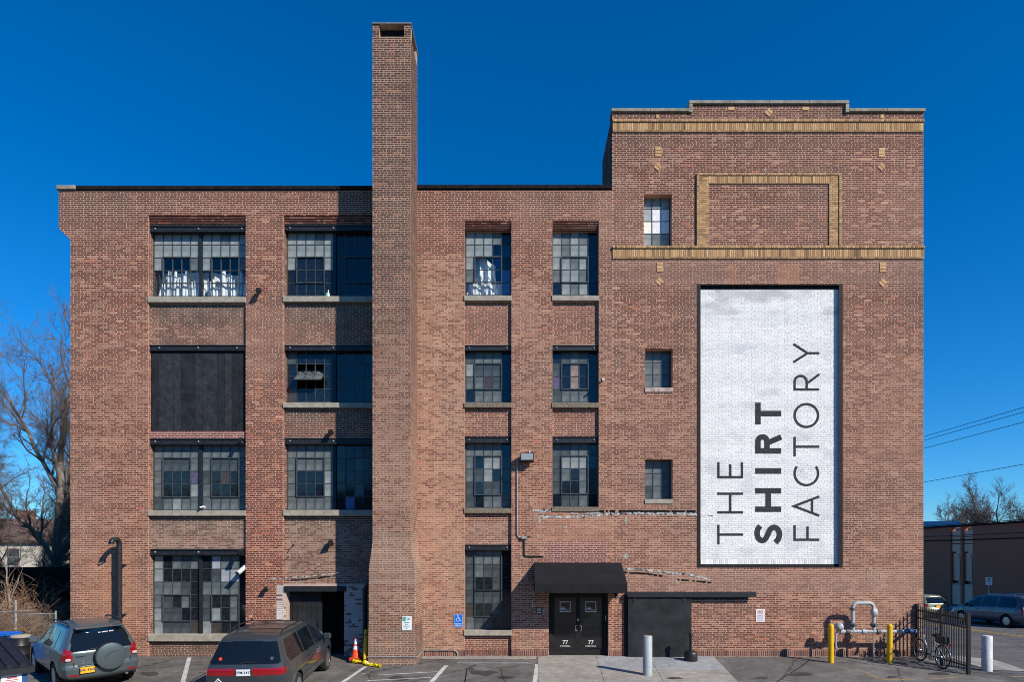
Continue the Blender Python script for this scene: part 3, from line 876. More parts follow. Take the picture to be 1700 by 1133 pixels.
window(COL3, 914, 1047.5, ['GFFFD', 'GFGGD', 'GDDGD', 'GGGGD', 'NDDGD', 'FGGDB'], (5,), beam=(905, 914), sill=(1048, 1056.5), sash=[(1, 3, 0, 2), (1, 3, 3, 4)])
window(COL4, 384, 492, ['LFLFB', 'LFLLB', 'LLFLB', 'FLLFB', 'BLFLB'], (5,), sill=(492, 500), sash=SA)
window(COL4, 582, 669.5, ['DGFGB', 'GBTBB', 'PBTBB', 'GFFFB'], (5,), beam=(572, 581), sill=(670, 678), sill_mat='rough_sill', sash=[(1, 3, 1, 2)])
window(COL4, 735, 843, ['GGFFB', 'GLLLB', 'GFDFB', 'GDBFB', 'BGGFB'], (5,), beam=(725, 735), sill=(843, 850.5), sill_mat='rough_sill', sash=[(1, 3, 1, 3)])
window(TW[0], 325, 411, ['LLL', 'VWW', 'YWW', 'LFL'], (3,), plane=0)
window(TW[1], 580, 645, ['FFG', 'FFG', 'FFG'], (3,), sill=(645, 652), plane=0, sill_mat='pale_sill')
window(TW[2], 764, 830, ['FFG', 'FFG', 'GFG'], (3,), sill=(830, 837.5), plane=0)

# the tilted sash in the second-storey window
a, b = oc[1][0], oc[3][1]; zt_, zb_ = oz[3], oz[1]
vs = MB(); tilt = Matrix.Translation((0, GLASS-0.03, (zt_+zb_)/2+0.05)) @ Matrix.Rotation(math.radians(-51), 4, 'X')
hh_ = (zt_-zb_)/2 - 0.02
for (p, q) in ((a, a+0.03), (b-0.03, b), (a+(b-a)/3-0.012, a+(b-a)/3+0.012), (a+2*(b-a)/3-0.012, a+2*(b-a)/3+0.012)): vs.box(p, q, -0.015, 0.015, -hh_, hh_, tilt)
for (p, q) in ((-hh_, -hh_+0.035), (hh_-0.035, hh_), (-0.012, 0.012)): vs.box(a, b, -0.012, 0.012, p, q, tilt)
vso = vs.build('open_sash', MAT['frame_steel'], win_open)
for i in range(3):
    p = MB(); p.box(a+(b-a)*i/3+0.02, a+(b-a)*(i+1)/3-0.02, -0.004, 0.004, -hh_+0.03, hh_-0.03, tilt); p.build('pane', MAT['pane_frosted'], win_open)

# boarded opening on the second storey
bb = MB(); z1b, z0b = Z(583), Z(716)
nb = 13; bw = (BAY1[1]-BAY1[0]-0.06)/nb
bb.box(BAY1[0], BAY1[1], RECESS+0.035, GLASS+0.05, z0b, z1b)
board = bb.build('boarded_window', MAT['black_board'], bld)
board['label'] = 'black boarded-up window opening'
for i in range(nb):
    p = MB(); d = rng.uniform(0, 0.006)
    p.box(BAY1[0]+0.03+bw*i+0.005, BAY1[0]+0.03+bw*(i+1)-0.005, RECESS+0.012+d, RECESS+0.034, z0b+0.01, z1b-0.03)
    p.build('plank', MAT[rng.choice(['black_board', 'black_board_worn', 'black_board_worn', 'black_board_dark'])], board)
b = MB(); b.box(BAY1[0]+0.004, BAY1[1]-0.004, 0.068, GLASS, Z(582), Z(572)); b.box(BAY1[0]+0.004, BAY1[1]-0.004, 0.04, 0.067, Z(582), Z(582)+0.03); b.box(BAY1[0]+0.004, BAY1[1]-0.004, 0.04, 0.067, Z(572)-0.03, Z(572))
b.build('lintel_beam', MAT['black_steel'], board)
for k in range(3):
    m = MB(); m.lathe([(0.028, 0.012), (0.026, -0.012), (0.012, -0.026)], (BAY1[0]+(BAY1[1]-BAY1[0])*(0.1+0.4*k), 0.058, Z(577)), 8, 'y'); m.build('bolt', MAT['grey_metal'], board)
a = Bricks(); lay(a, front(RECESS-0.03), BAY1[0], BAY1[1], Z(727.5), Z(716), [], lambda x, z, r: [v*(0.8+0.4*r.random()) for v in pick(PALR, r)], 0.004)
mb = MB(); mb.box(BAY1[0], BAY1[1], RECESS-0.03, GLASS+0.02, Z(727.8), Z(716)); mo = mb.build('brick_ledge', MAT['mortar_pale'], bld)
a.build('ledge_bricks', 'brick', bld)

# ---- copings
def coping(pts, y0, y1, th, m, seg=1.3):
    for (xa, xb, z) in pts:
        n = max(1, round((xb-xa)/seg))
        for i in range(n):
            s = MB(); s.bbox(xa+(xb-xa)*i/n+0.002, xa+(xb-xa)*(i+1)/n-0.002, y0, y1, z, z+th, 0.012)
            s.build('coping', MAT[m], bld)
coping([(X(127), X(614.5)+0.6, ZROOF), (X(690), XT-0.01, ZROOF+0.03)], -0.05, 0.42, 0.13, 'tar_black', 1.6)
coping([(X(95), X(127), ZROOF)], -0.07, 0.42, 0.135, 'coping_stone', 3)
coping([(XT-0.04, XS0-0.10, ZT1), (XS1+0.10, XR+0.03, ZT1)], -0.075, 0.42, 0.105, 'coping_stone', 1.2)
coping([(XS0-0.10, XS1+0.10, ZT2)], -0.075, 0.52, 0.105, 'coping_stone', 1.2)
for xx in (XS0-0.10, XS1-0.02):
    s = MB(); s.bbox(xx, xx+0.12, -0.073, 0.5, ZT1-0.03, ZT2-0.001, 0.01); s.build('coping_return', MAT['coping_stone'], bld)
coping([(X(999), XT-0.04, ZROOF-0.0)], 0.5, 0.9, 0.3, 'tar_black', 3)

# ---- buff brick trim of the tower
acc = Bricks(); back = MB()
def band(py0, pym, py1, x0, x1):
    z2, zm, z0 = Z(py0), Z(pym), Z(py1)
    back.box(x0, x1, -0.070, 0.0, zm+0.008, z2-0.003); back.box(x0+0.004, x1-0.004, -0.034, 0.0, z0, zm+0.008)
    soldiers(acc, x0, x1, zm+0.010, z2-0.004, -0.071, PALB, 0.004, 0.0677, dark=0.10)
    soldiers(acc, x0, x1, z0+0.055, zm-0.006, -0.035, PALB, 0.004, 0.0677, dark=0.05)
    soldiers(acc, x0, x1, z0+0.006, z0+0.048, -0.035, PALB, 0.004, 0.0677, dark=0.12)
band(200, 204.4, 220, XT+0.01, XR-0.005)
band(409.5, 414.2, 430.5, XT+0.01, XR+0.01)
# frame of the blind panel
fx0, fx1, fz1, fz0 = X(1156), X(1396), Z(289), Z(409.5)
back.box(fx0, fx1, -0.055, 0, fz1-0.07, fz1); soldiers(acc, fx0, fx1, fz1-0.066, fz1-0.004, -0.056, PALB, dark=0.2)
t = 0.335
back.box(fx0+0.05, fx1-0.05, -0.030, 0, fz1-t, fz1-0.07); soldiers(acc, fx0+t, fx1-t, fz1-t+0.02, fz1-0.085, -0.031, PALB, dark=0.03)
for (a0, a1, o0, o1) in ((fx0+0.09, fx0+t+0.06, fx0, fx0+0.085), (fx1-t-0.06, fx1-0.09, fx1-0.085, fx1)):
    back.box(o0, o1, -0.055, 0, fz0, fz1-0.07); back.box(a0, a1, -0.030, 0, fz0, fz1-t)
    k = 0; z = fz0+0.004
    while z < fz1-0.09:
        zt_ = min(z+PITCH-0.011, fz1-0.075)
        for (u, v, y) in ((o0+0.003, o1-0.003, -0.056),) + (((a0, a0+0.205, -0.031), (a0+0.216, a1, -0.031)) if k % 2 else ((a0, a0+0.10, -0.031), (a0+0.111, a1, -0.031))):
            c = pick(PALB, rng); q = 0.85+0.3*rng.random(); acc.add(front(y), u, v, z, zt_, -0.02, 0.004, [c[0]*q, c[1]*q, c[2]*q])
        z += PITCH; k += 1
back.build('buff_backing', MAT['mortar_dirty'], bld); acc.build('buff_courses', 'buff', bld)
def buff_piece(cx, cz, w, hgt, rot=0.0):
    a = Bricks(); M = Matrix.Rotation(rot, 3, 'Y')
    def mp(u, z, n):
        v = M @ Vector((u, 0, z)); return (cx+v.x, -0.012-n, cz+v.z)
    c = pick(PALB[:2], rng); a.add(mp, -w/2, w/2, -hgt/2, hgt/2, -0.02, 0.006, [c[0]*1.1, c[1]*1.12, c[2]*1.2])
    o = a.build('buff_brick', 'buff', bld); del o['kind']
for (px, py) in ((1093, 252.5), (1463.5, 253.5), (1095.5, 444), (1465.5, 444.5)):
    for k in (-1, 0, 1): buff_piece(X(px), Z(py)+k*0.105, 0.215, 0.096)
for (px, py) in ((1092, 277), (1463, 277), (1094.5, 467.5), (1465, 469.5), (1276, 186.5)):
    for k in (-1, 1):
        o = 0.0535*k; buff_piece(X(px)+o*math.sin(math.radians(42)), Z(py)+o*math.cos(math.radians(42)), 0.195, 0.094, math.radians(42))
for (px, py) in ((1214, 180.5), (1337, 180.5)): buff_piece(X(px), Z(py), 0.21, 0.11)
for (px, py) in ((1091.5, 193.5), (1464, 193.5)): buff_piece(X(px), Z(py), 0.11, 0.13)

# ---- chimney: tapering foot, tall stack, openings under the cap
CF = -1.18
cxl, cxr, czt = X(633), X(692.6), CAM_H + (HY-38)*(DIST+CF)/FPX
def taper(z): return 1 - sstep(2.75, 3.85, z) if z < 4 else 0.0
def cl(z): return cxl - 0.10*taper(z) - (0.03 if z < 1.2 else 0)
def cr(z): return cxr + 0.15*taper(z) + (0.03 if z < 1.2 else 0)
def cf(z): return CF - 0.06*taper(z)
chm = MB(); zz = [-0.6, 1.2, 1.2001] + [2.75+0.11*i for i in range(11)] + [4.0, czt-0.42]
ring = [[(cl(z), cf(z), z), (cr(z), cf(z), z), (cr(z), 0.02, z), (cl(z), 0.02, z)] for z in zz]
for i in range(len(zz)-1):
    for k in range(4): chm.quad(ring[i][k], ring[i][(k+1) % 4], ring[i+1][(k+1) % 4], ring[i+1][k])
chm.quad(*ring[-1])
chim = chm.build('chimney', MAT['mortar_soot'], bld, fix=False)
acc = Bricks(); singles = []
for ua, ub, za, zb in brick_rows(cl, cr, -0.2, czt-0.42):
    zm = (za+zb)/2; y = cf(zm); c = tint_chim((ua+ub)/2, zm, rng)
    if ub-ua > 0.195 and 4.2 < zm < 10.5 and len(singles) < 300: singles.append(((ua+ub)/2, y, zm, ub-ua, zb-za, c)); continue
    acc.add(front(y), ua, ub, za, zb, -0.03, 0.003+rng.uniform(-0.001, 0.001), c)
for ua, ub, za, zb in brick_rows(lambda z: cf(z)+0.012, lambda z: 0.0, -0.2, czt-0.42):
    zm = (za+zb)/2; acc.add(side_right(cr(zm)), ua, ub, za, zb, -0.03, 0.003, tint_chim(cr(zm)+ua, zm, rng))
for ua, ub, za, zb in brick_rows(lambda z: cf(z)+0.012, lambda z: 0.0, -0.2, czt-0.42):
    zm = (za+zb)/2; xx = cl(zm); acc.add(lambda u, z, n, xx=xx: (xx-n, u, z), ua, ub, za, zb, -0.03, 0.003, tint_chim(xx+ua, zm, rng))
# four corner piers and the cap slab
zp0, zp1 = czt-0.42, czt-0.04
for (a0, a1) in ((cxl, cxl+0.2), (cxr-0.2, cxr)):
    for (b0, b1) in ((CF, CF+0.2), (-0.2, 0.02)):
        pr_ = MB(); pr_.box(a0+0.003, a1-0.003, b0+0.003, b1-0.003, zp0, zp1); pr_.build('cap_pier', MAT['mortar_soot'], chim)
    for ua, ub, za, zb in brick_rows(a0, a1, zp0, zp1): acc.add(front(CF), ua, ub, za, zb, -0.02, 0.003, tint_chim(ua, za, rng))
acc.build('chimney_brickwork', 'brick', chim)
m = MB(); m.box(cxl+0.22, cxr-0.22, CF+0.22, -0.22, zp0+0.001, zp1); m.build('flue', MAT['tar_black'], chim)  # black core standing in for the shade inside the cap openings
s = MB(); s.bbox(cxl-0.03, cxr+0.03, CF-0.03, 0.05, zp1+0.001, czt, 0.01); s.build('cap_slab', MAT['concrete_sill'], chim)
variants = []
for k in range(12):
    b = Bricks(); c = tint_chim(cxl+0.5, 5.0 + k*0.3, rng)
    b.add(lambda u, z, n: (u, -n, z), -0.1025, 0.1025, -0.028, 0.028, -0.03, 0.003, c)
    o = b.build('brick', 'brick', chim); variants.append(o.data); bpy.data.objects.remove(o)
for (bx, by, bz, bw_, bh_, c) in singles:
    o = link('brick', rng.choice(variants), chim); o.location = (bx, by - rng.uniform(-0.001, 0.001), bz); o.scale = (bw_/0.205, 1, bh_/0.056)

# ---- loading door at the foot of the second bay
dx0, dx1, dzt = X(474), X(571), Z(983)
m = MB()
m.box(BAY2[0], dx0, 0.02, 0.4, -0.25, Z(974)); m.box(dx1, BAY2[1], 0.02, 0.4, -0.25, Z(974))
m.box(BAY2[0], BAY2[1], 0.02, 0.4, Z(974), Z(970))
m.build('loading_door_surround', MAT['mortar_pale'], bld)
a = Bricks()
def tint_wp(x, z, r):
    c = list(pick(PALW, r)); k = 0.45 + 0.45*fbm(x*2, z*2, 91)
    if r.random() < 0.10 + 0.5*max(0, fbm(x*3, z*1.5, 93)-0.5) or (z < 0.6 and r.random() < 0.4): return [0.24*k*1.2, 0.125*k*1.2, 0.10*k*1.2]
    return [c[0]*k, c[1]*k*0.97, c[2]*k*0.95]
lay(a, front(0.02), BAY2[0], dx0, -0.2, Z(972), [], tint_wp); lay(a, front(0.02), dx1, BAY2[1], -0.2, Z(972), [], tint_wp)
# whitewashed strip on the pier beside the door
lay(a, front(-0.0035), X(459), BAY2[0], -0.15, Z(972), [], tint_wp, 0.003, base=-0.002)
a.build('whitewashed_bricks', 'brick', bld)
m = MB(); m.box(X(472), X(575), -0.03, 0.3, dzt, Z(974)-0.002); m.build('door_beam', MAT['black_steel'], bld)
m = MB(); m.box(dx0, dx1, 2.2, 2.3, -0.3, dzt); m.box(dx0-0.02, dx0, 0.38, 2.2, -0.3, dzt); m.box(dx1, dx1+0.02, 0.38, 2.2, -0.3, dzt); m.box(dx0, dx1, 0.3, 2.2, dzt, dzt+0.05); m.build('loading_bay', MAT['room'], bld)
ld = MB(); ld.box(dx0+0.02, X(529), 0.345, 0.37, -0.1, dzt); ldo = ld.build('loading_door', MAT['black_door'], bld)
n = 6; w_ = (X(529)-dx0-0.14)/n
for i in range(n):
    p = MB(); p.box(dx0+0.12+w_*i+0.004, dx0+0.12+w_*(i+1)-0.004, 0.32, 0.344, -0.08, dzt-0.02); p.build('plank', MAT['black_door'], ldo)
p = MB(); p.tube([(X(525), 0.31, 0.95), (X(525), 0.27, 0.97), (X(525), 0.27, 1.1), (X(525), 0.31, 1.12)], 0.012); p.build('handle', MAT['black_steel'], ldo)

# ---- entrance doors
ex0, ex1, ezt = ENTR[0], ENTR[1], ENTR[3]
yd = 0.20
m = MB()
m.box(ex0, ex0+0.13, yd-0.03, yd+0.09, 0.0, ezt); m.box(ex1-0.12, ex1, yd-0.06, yd+0.09, 0.0, ezt); m.box(ex0+0.13, ex1-0.12, yd-0.02, yd+0.08, ezt-0.07, ezt)
ent = m.build('entrance', MAT['black_paint'], bld); ent['label'] = 'black double glass entrance doors under the canopy'
m = MB(); m.box(ex0, ex1, -0.05, 0.5, -0.16, 0.012); m.build('threshold', MAT['concrete'], ent)
m = MB(); m.box(ex0, ex1, 0.45, 0.5, -0.1, ezt); m.build('hall', MAT['room'], ent)
mid = (ex0+0.13+ex1-0.12)/2
def text(s, size, M, m, parent, name='lettering', bold=0.0, align='CENTER', space=1.0):
    cu = bpy.data.curves.new('t', 'FONT'); cu.body = s; cu.size = size; cu.align_x = align; cu.offset = bold; cu.resolution_u = 3; cu.space_character = space
    o = bpy.data.objects.new('t', cu); COL.objects.link(o)
    dg = bpy.context.evaluated_depsgraph_get(); dg.update()
    me = bpy.data.meshes.new_from_object(o.evaluated_get(dg))
    bpy.data.objects.remove(o); bpy.data.curves.remove(cu)
    me.transform(M); me.materials.clear(); me.materials.append(MAT[m]); me.name = name
    return link(name, me, parent)
def facing(x, y, z):                 # text plane facing the camera
    return Matrix.Translation((x, y, z)) @ Matrix.Rotation(math.pi/2, 4, 'X')
for sgn, (a0, a1) in ((-1, (ex0+0.135, mid-0.004)), (1, (mid+0.004, ex1-0.125))):
    d = MB(); s_ = 0.065
    zb_, zt_ = 0.02, ezt-0.075
    d.box(a0, a0+s_, yd, yd+0.05, zb_, zt_); d.box(a1-s_, a1, yd, yd+0.05, zb_, zt_)
    d.box(a0+s_, a1-s_, yd+0.002, yd+0.048, zt_-0.11, zt_); d.box(a0+s_, a1-s_, yd+0.002, yd+0.048, zb_, zb_+0.17)
    leaf = d.build('door', MAT['black_paint'], ent)
    g = MB(); g.box(a0+s_, a1-s_, yd+0.02, yd+0.03, zb_+0.17, zt_-0.11); g.build('pane', MAT['door_glass'], ent)
    hx = (a1-0.035) if sgn < 0 else (a0+0.035)
    hb = MB(); hb.tube([(hx, yd, 0.80), (hx, yd-0.05, 0.81), (hx-sgn*-0.06, yd-0.06, 0.84), (hx-sgn*-0.06, yd-0.06, 0.98), (hx, yd-0.05, 1.01), (hx, yd, 1.02)], 0.013, 8); hb.build('handle', MAT['chrome'], ent)
    cx = (a0+a1)/2 - 0.005
    yt = yd+0.016
    text('77', 0.185, facing(cx, yt, 0.37), 'reflect_white', ent, bold=0.001)
    text('CORNELL', 0.072, facing(cx, yt, 0.285), 'reflect_white', ent, bold=0.0, space=1.15)
    lx0, lx1, lz0, lz1 = cx-0.175, cx+0.175, 1.43, 1.77
    fr = MB(); t_ = 0.018
    fr.box(lx0, lx0+t_, yt-0.002, yt+0.001, lz0, lz1); fr.box(lx1-t_, lx1, yt-0.002, yt+0.001, lz0, lz1); fr.box(lx0+t_, lx1-t_, yt-0.002, yt+0.001, lz0, lz0+t_); fr.box(lx0+t_, lx1-t_, yt-0.002, yt+0.001, lz1-t_, lz1)
    fr.build('logo_frame', MAT['reflect_white'], ent)
    text('THE', 0.055, facing(lx0+0.04, yt, lz0+0.135), 'reflect_white', ent, align='LEFT', space=1.15)
    text('SHIRT', 0.055, facing(lx0+0.04, yt, lz0+0.092), 'reflect_white', ent, bold=0.003, align='LEFT', space=1.15)
    text('FACTORY', 0.055, facing(lx0+0.04, yt, lz0+0.048), 'reflect_white', ent, align='LEFT', space=1.12)
m = MB(); m.bbox(ex1-0.085, ex1-0.055, yd-0.085, yd-0.06, 1.17, 1.33, 0.004); m.build('card_reader', MAT['grey_metal'], ent)
m = MB(); m.bbox(mid-0.03, mid+0.03, yd-0.02, yd+0.001, 1.13, 1.22, 0.006); m.build('lock', MAT['chrome'], ent)

# ---- sliding steel door with its track
m = MB(); m.bbox(X(1041), X(1146), -0.15, -0.085, 0.015, Z(991), 0.01); sl = m.build('sliding_door', MAT['black_door'], bld); sl['label'] = 'closed black sliding steel door on an overhead track'
m = MB(); m.box(X(1040), X(1252), -0.20, -0.16, Z(989), Z(983.5)); m.box(X(1040), X(1252), -0.16, -0.02, Z(985.5), Z(983.5)); m.box(X(1040), X(1252), -0.215, -0.20, Z(991.5), Z(988)); m.box(X(1146), X(1240), -0.05, 0.0, Z(996), Z(992)); m.build('door_track', MAT['black_steel'], sl)
for px in (1049, 1131):
    m = MB(); m.box(X(px), X(px)+0.10, -0.165, -0.150, Z(1000), Z(991)); m.build('hanger', MAT['black_steel'], sl)
m = MB(); m.box(X(1036), X(1041), -0.06, 0.01, 0.0, Z(990)); m.build('door_shadow', MAT['black_paint'], sl)  # black strip in place of the shadow the sliding door casts

# ---- painted wall sign
sgn_t = thing('painted_sign', 'white painted wall sign with black lettering reading the shirt factory', 'sign', (X(1278), 0, Z(942)))
mb = MB(); QS = 0.10
sheet(mb, SIGN[0], SIGN[1], SIGN[2], SIGN[3], [], QS)
sp = mb.build('panel', MAT['mortar_white'], sgn_t, fix=False)
JOINT = 0.0105
a = Bricks(); lay(a, front(QS), SIGN[0], SIGN[1], SIGN[2]+0.26, SIGN[3], [], tint_white, 0.006)
soldiers(a, SIGN[0], SIGN[1], SIGN[2]+0.03, SIGN[2]+0.25, QS, PALW, 0.005)
a.build('panel_bricks', 'brick', sgn_t)
mb = MB(); reveal(mb, SIGN, -0.006, QS+0.01); 
for hh in (R(1158-1, 1163, 473.5, 942), R(1392.5, 1399, 473.5, 942)): mb.box(hh[0], hh[1], -0.008, -0.004, hh[2], hh[3])
mb.box(SIGN[0]-0.02, SIGN[1]+0.02, -0.009, -0.004, SIGN[3], SIGN[3]+0.02); mb.box(SIGN[0]-0.02, SIGN[1]+0.02, -0.009, -0.004, SIGN[2]-0.02, SIGN[2])
mb.build('reveal', MAT['black_paint'], sgn_t, fix=False)
mb = MB()
ix0, ix1, iz0, iz1 = X(1162.5, QS), X(1392, QS), Z(937.5, QS), Z(481, QS)
yb = QS-0.010
mb.box(SIGN[0], ix0, yb-0.001, yb, SIGN[2], SIGN[3]); mb.box(ix1+0.03, SIGN[1], yb-0.001, yb, SIGN[2], SIGN[3])
mb.box(ix0, ix1+0.03, yb-0.001, yb, SIGN[2], iz0); mb.box(ix0, ix1+0.03, yb-0.001, yb, iz1, SIGN[3])  # upper strip is deeper, taking the recess's shadow into the black
mb.build('painted_border', MAT['black_paint'], sgn_t)
yl = QS-0.0105
def stroke(mb, pts, th):
    """flat ribbon through pts (px coordinates on the sign), butt ends, mitred"""
    P = [Vector((X(p[0], QS), Z(p[1], QS))) for p in pts]; w = th/S_PX/2
    L_, R_ = [], []
    for i, p in enumerate(P):
        d0 = (P[i]-P[i-1]).normalized() if i else None
        d1 = (P[i+1]-P[i]).normalized() if i < len(P)-1 else None
        if d0 is None: d = d1; k = 1
        elif d1 is None: d = d0; k = 1
        else:
            d = (d0+d1).normalized(); k = 1/max(0.35, d.dot(d1))
        nn = Vector((-d.y, d.x))*w*k
        L_.append(p+nn); R_.append(p-nn)
    stroke.n += 1
    yy = yl - 0.00015*stroke.n
    for i in range(len(P)-1):
        mb.quad((L_[i].x, yy, L_[i].y), (R_[i].x, yy, R_[i].y), (R_[i+1].x, yy, R_[i+1].y), (L_[i+1].x, yy, L_[i+1].y))
stroke.n = 0
def arc(cx, cy, rx, ry, a0, a1, n=24):
    return [(cx+rx*math.cos(math.radians(a0+(a1-a0)*i/n)), cy+ry*math.sin(math.radians(a0+(a1-a0)*i/n))) for i in range(n+1)]
def glyph(ch, y0, y1, xt, xb, th):
    """the lettering climbs: y0 is where the glyph starts (lower end), y1 where it stops; xt cap line, xb base line"""
    stroke.n = 0
    mb = MB(); t = th/2; xm = (xt+xb)/2; ym = (y0+y1)/2
    if ch == 'T': stroke(mb, [(xt+t, y0), (xt+t, y1)], th); stroke(mb, [(xt+t, ym), (xb, ym)], th)
    elif ch == 'H': stroke(mb, [(xt, y0-t), (xb, y0-t)], th); stroke(mb, [(xt, y1+t), (xb, y1+t)], th); stroke(mb, [(xm, y0-t), (xm, y1+t)], th)
    elif ch == 'E':
        stroke(mb, [(xt, y0-t), (xb, y0-t)], th)
        for xx, k in ((xt+t, 1), (xm, 0.87), (xb-t, 1)): stroke(mb, [(xx, y0-t), (xx, y0-(y0-y1)*k)], th)
    elif ch == 'F':
        stroke(mb, [(xt, y0-t), (xb, y0-t)], th); stroke(mb, [(xt+t, y0-t), (xt+t, y1)], th); stroke(mb, [(xm+2, y0-t), (xm+2, y0-(y0-y1)*0.92)], th)
    elif ch == 'I': stroke(mb, [(xt, ym), (xb, ym)], th)
    elif ch == 'A':
        stroke(mb, [(xb, y0-t*1.1), (xt+1, ym), (xb, y1+t*1.1)], th)
        f = 0.72; xx = xt+(xb-xt)*f; stroke(mb, [(xx, ym+(y0-ym)*f*0.92), (xx, ym+(y1-ym)*f*0.92)], th)
    elif ch == 'Y':
        stroke(mb, [(xt, y0-t*0.9), (xm+2, ym), (xt, y1+t*0.9)], th); stroke(mb, [(xm, ym), (xb, ym)], th)
    elif ch == 'O':
        p = arc(xm, ym, (xb-xt)/2-t, (y0-y1)/2-t, 0, 360, 40); stroke(mb, p, th)
    elif ch == 'C':
        stroke(mb, arc(xm, y0-(xb-xt)/2+0.5, (xb-xt)/2-t, (xb-xt)/2-t, -36, 216, 36), th)
    elif ch == 'R':
        stroke(mb, [(xt, y0-t), (xb, y0-t)], th)
        r_ = (xb-xt)*0.56/2
        yc = y1 + (y0-y1)*(0.10 if th < 6 else 0.02) + r_
        p = [(xt+t, y0-t), (xt+t, yc)] + [(xt+r_+ (r_-t)*math.cos(math.radians(a)), yc + (r_-t)*math.sin(math.radians(a))) for a in range(190, 351, 10)] + [(xt+2*r_-t, yc), (xt+2*r_-t, y0-t)]
        stroke(mb, p, th); stroke(mb, [(xt+2*r_-t*1.2, yc+r_*0.25), (xb, y1+t*1.15)], th)
    elif ch == 'S':
        # letter space: a along the climb 0..1, b from base line 0 to cap line 1
        ctrl = [(0.93, 0.80), (0.75, 0.90), (0.52, 0.925), (0.28, 0.875), (0.155, 0.74), (0.24, 0.605), (0.50, 0.51), (0.76, 0.415), (0.86, 0.27), (0.73, 0.12), (0.47, 0.07), (0.22, 0.115), (0.05, 0.225)]
        pts = []
        for i in range(len(ctrl)-1):
            p0 = ctrl[max(i-1, 0)]; p1 = ctrl[i]; p2 = ctrl[i+1]; p3 = ctrl[min(i+2, len(ctrl)-1)]
            for s in range(5):
                u = s/5
                q = [0.5*((2*p1[k]) + (-p0[k]+p2[k])*u + (2*p0[k]-5*p1[k]+4*p2[k]-p3[k])*u*u + (-p0[k]+3*p1[k]-3*p2[k]+p3[k])*u**3) for k in (0, 1)]
                pts.append(q)
        pts.append(ctrl[-1])
        stroke(mb, [(xb-(xb-xt)*b_, y0-(y0-y1)*a_) for a_, b_ in pts], th)
    o = mb.build('letter', MAT['letter_black'], sgn_t, fix=False)
for word, xt, xb, th, spans in (
    ('THE', 1190.6, 1233.6, 4.0, [(904.5, 872), (853.3, 818.3), (794.8, 768)]),
    ('SHIRT', 1253.6, 1296.8, 9.2, [(903, 871.8), (850.8, 811), (787.8, 777.5), (753.8, 720.8), (705.2, 669)]),
    ('FACTORY', 1317, 1360, 4.0, [(898.9, 872.8), (859.2, 822.8), (807.6, 773.5), (758.6, 726), (711.4, 669.5), (649.2, 619.7), (603.7, 569.8)])):
    for ch, (a_, b_) in zip(word, spans): glyph(ch, a_, b_, xt, xb, th)

# ---- remains of a former lean-to roof on the wall: ragged flashing lines
def ragged(name, pts, w0, w1, m, y=-0.012, seed=1, parent=bld, th=0.03):
    r = random.Random(seed); mb = MB(); P = []
    for i in range(len(pts)-1):
        n = max(2, int(math.hypot(pts[i+1][0]-pts[i][0], pts[i+1][1]-pts[i][1])/3))
        for k in range(n): P.append((pts[i][0]+(pts[i+1][0]-pts[i][0])*k/n, pts[i][1]+(pts[i+1][1]-pts[i][1])*k/n))
    P.append(pts[-1])
    top = [(X(p[0]), Z(p[1])+r.uniform(0.5, 1)*w0) for p in P]; bot = [(X(p[0]), Z(p[1])-r.uniform(0.3, 1)*w1) for p in P]
    for i in range(len(P)-1):
        if r.random() < 0.10: continue
        mb.prism([bot[i], bot[i+1], top[i+1], top[i]], y - r.uniform(0, 0.004), max(0.0, y+0.02))
    o = mb.build(name, MAT[m], parent); o['kind'] = 'stuff'
    return o
ragged('roof_scar_tar', [(994, 849), (1158, 850)], 0.05, 0.06, 'tar_black', -0.006, 3)
ragged('roof_scar', [(884, 848.5), (915, 848.5)], 0.055, 0.075, 'flashing', -0.006, 4)
ragged('roof_scar', [(886, 849), (884, 860)], 0.04, 0.04, 'flashing', -0.006, 14)
ragged('roof_scar', [(898, 859), (960, 859.5), (994, 856), (1010, 854), (1060, 853), (1090, 853.5), (1130, 854), (1161, 855)], 0.055, 0.055, 'flashing', -0.006, 5)
ragged('roof_scar', [(947, 854), (1000, 853)], 0.04, 0.03, 'flashing', -0.008, 6)
ragged('roof_scar', [(1036, 945.5), (1060, 946), (1100, 950.5), (1150, 956), (1178, 963)], 0.05, 0.05, 'flashing', -0.006, 7)
ragged('roof_scar_tar', [(1036, 951), (1070, 953), (1100, 957)], 0.035, 0.04, 'tar_black', -0.010, 8)
ragged('roof_scar_tar', [(1125, 963), (1150, 965), (1181, 968)], 0.03, 0.04, 'tar_black', -0.010, 9)
ragged('roof_scar', [(443, 962.5), (480, 960), (520, 957), (562, 952)], 0.022, 0.03, 'flashing', -0.005, 10)
ragged('roof_scar_tar', [(1160, 857.5), (1172, 857.5), (1185, 856.5)], 0.006, 0.010, 'tar_black', 0.0905, 11)
for (px, py, w_, h_) in ((895, 864, 6, 12), (1039, 865, 6, 14), (1039, 924, 10, 10), (1123, 967, 6, 7), (936, 876, 5, 6), (1439, 955, 2, 20), (1461, 958, 3, 12), (893, 892, 6, 5)):
    m = MB(); pts = [(X(px)+w_/S_PX/2*math.cos(a_)*(0.8+0.3*rng.random()), Z(py)+h_/S_PX/2*math.sin(a_)*(0.8+0.3*rng.random())) for a_ in [k*math.pi/5 for k in range(10)]]
    m.prism(pts, -0.010, 0.0); m.build('mortar_patch', MAT['concrete_sill'], bld)

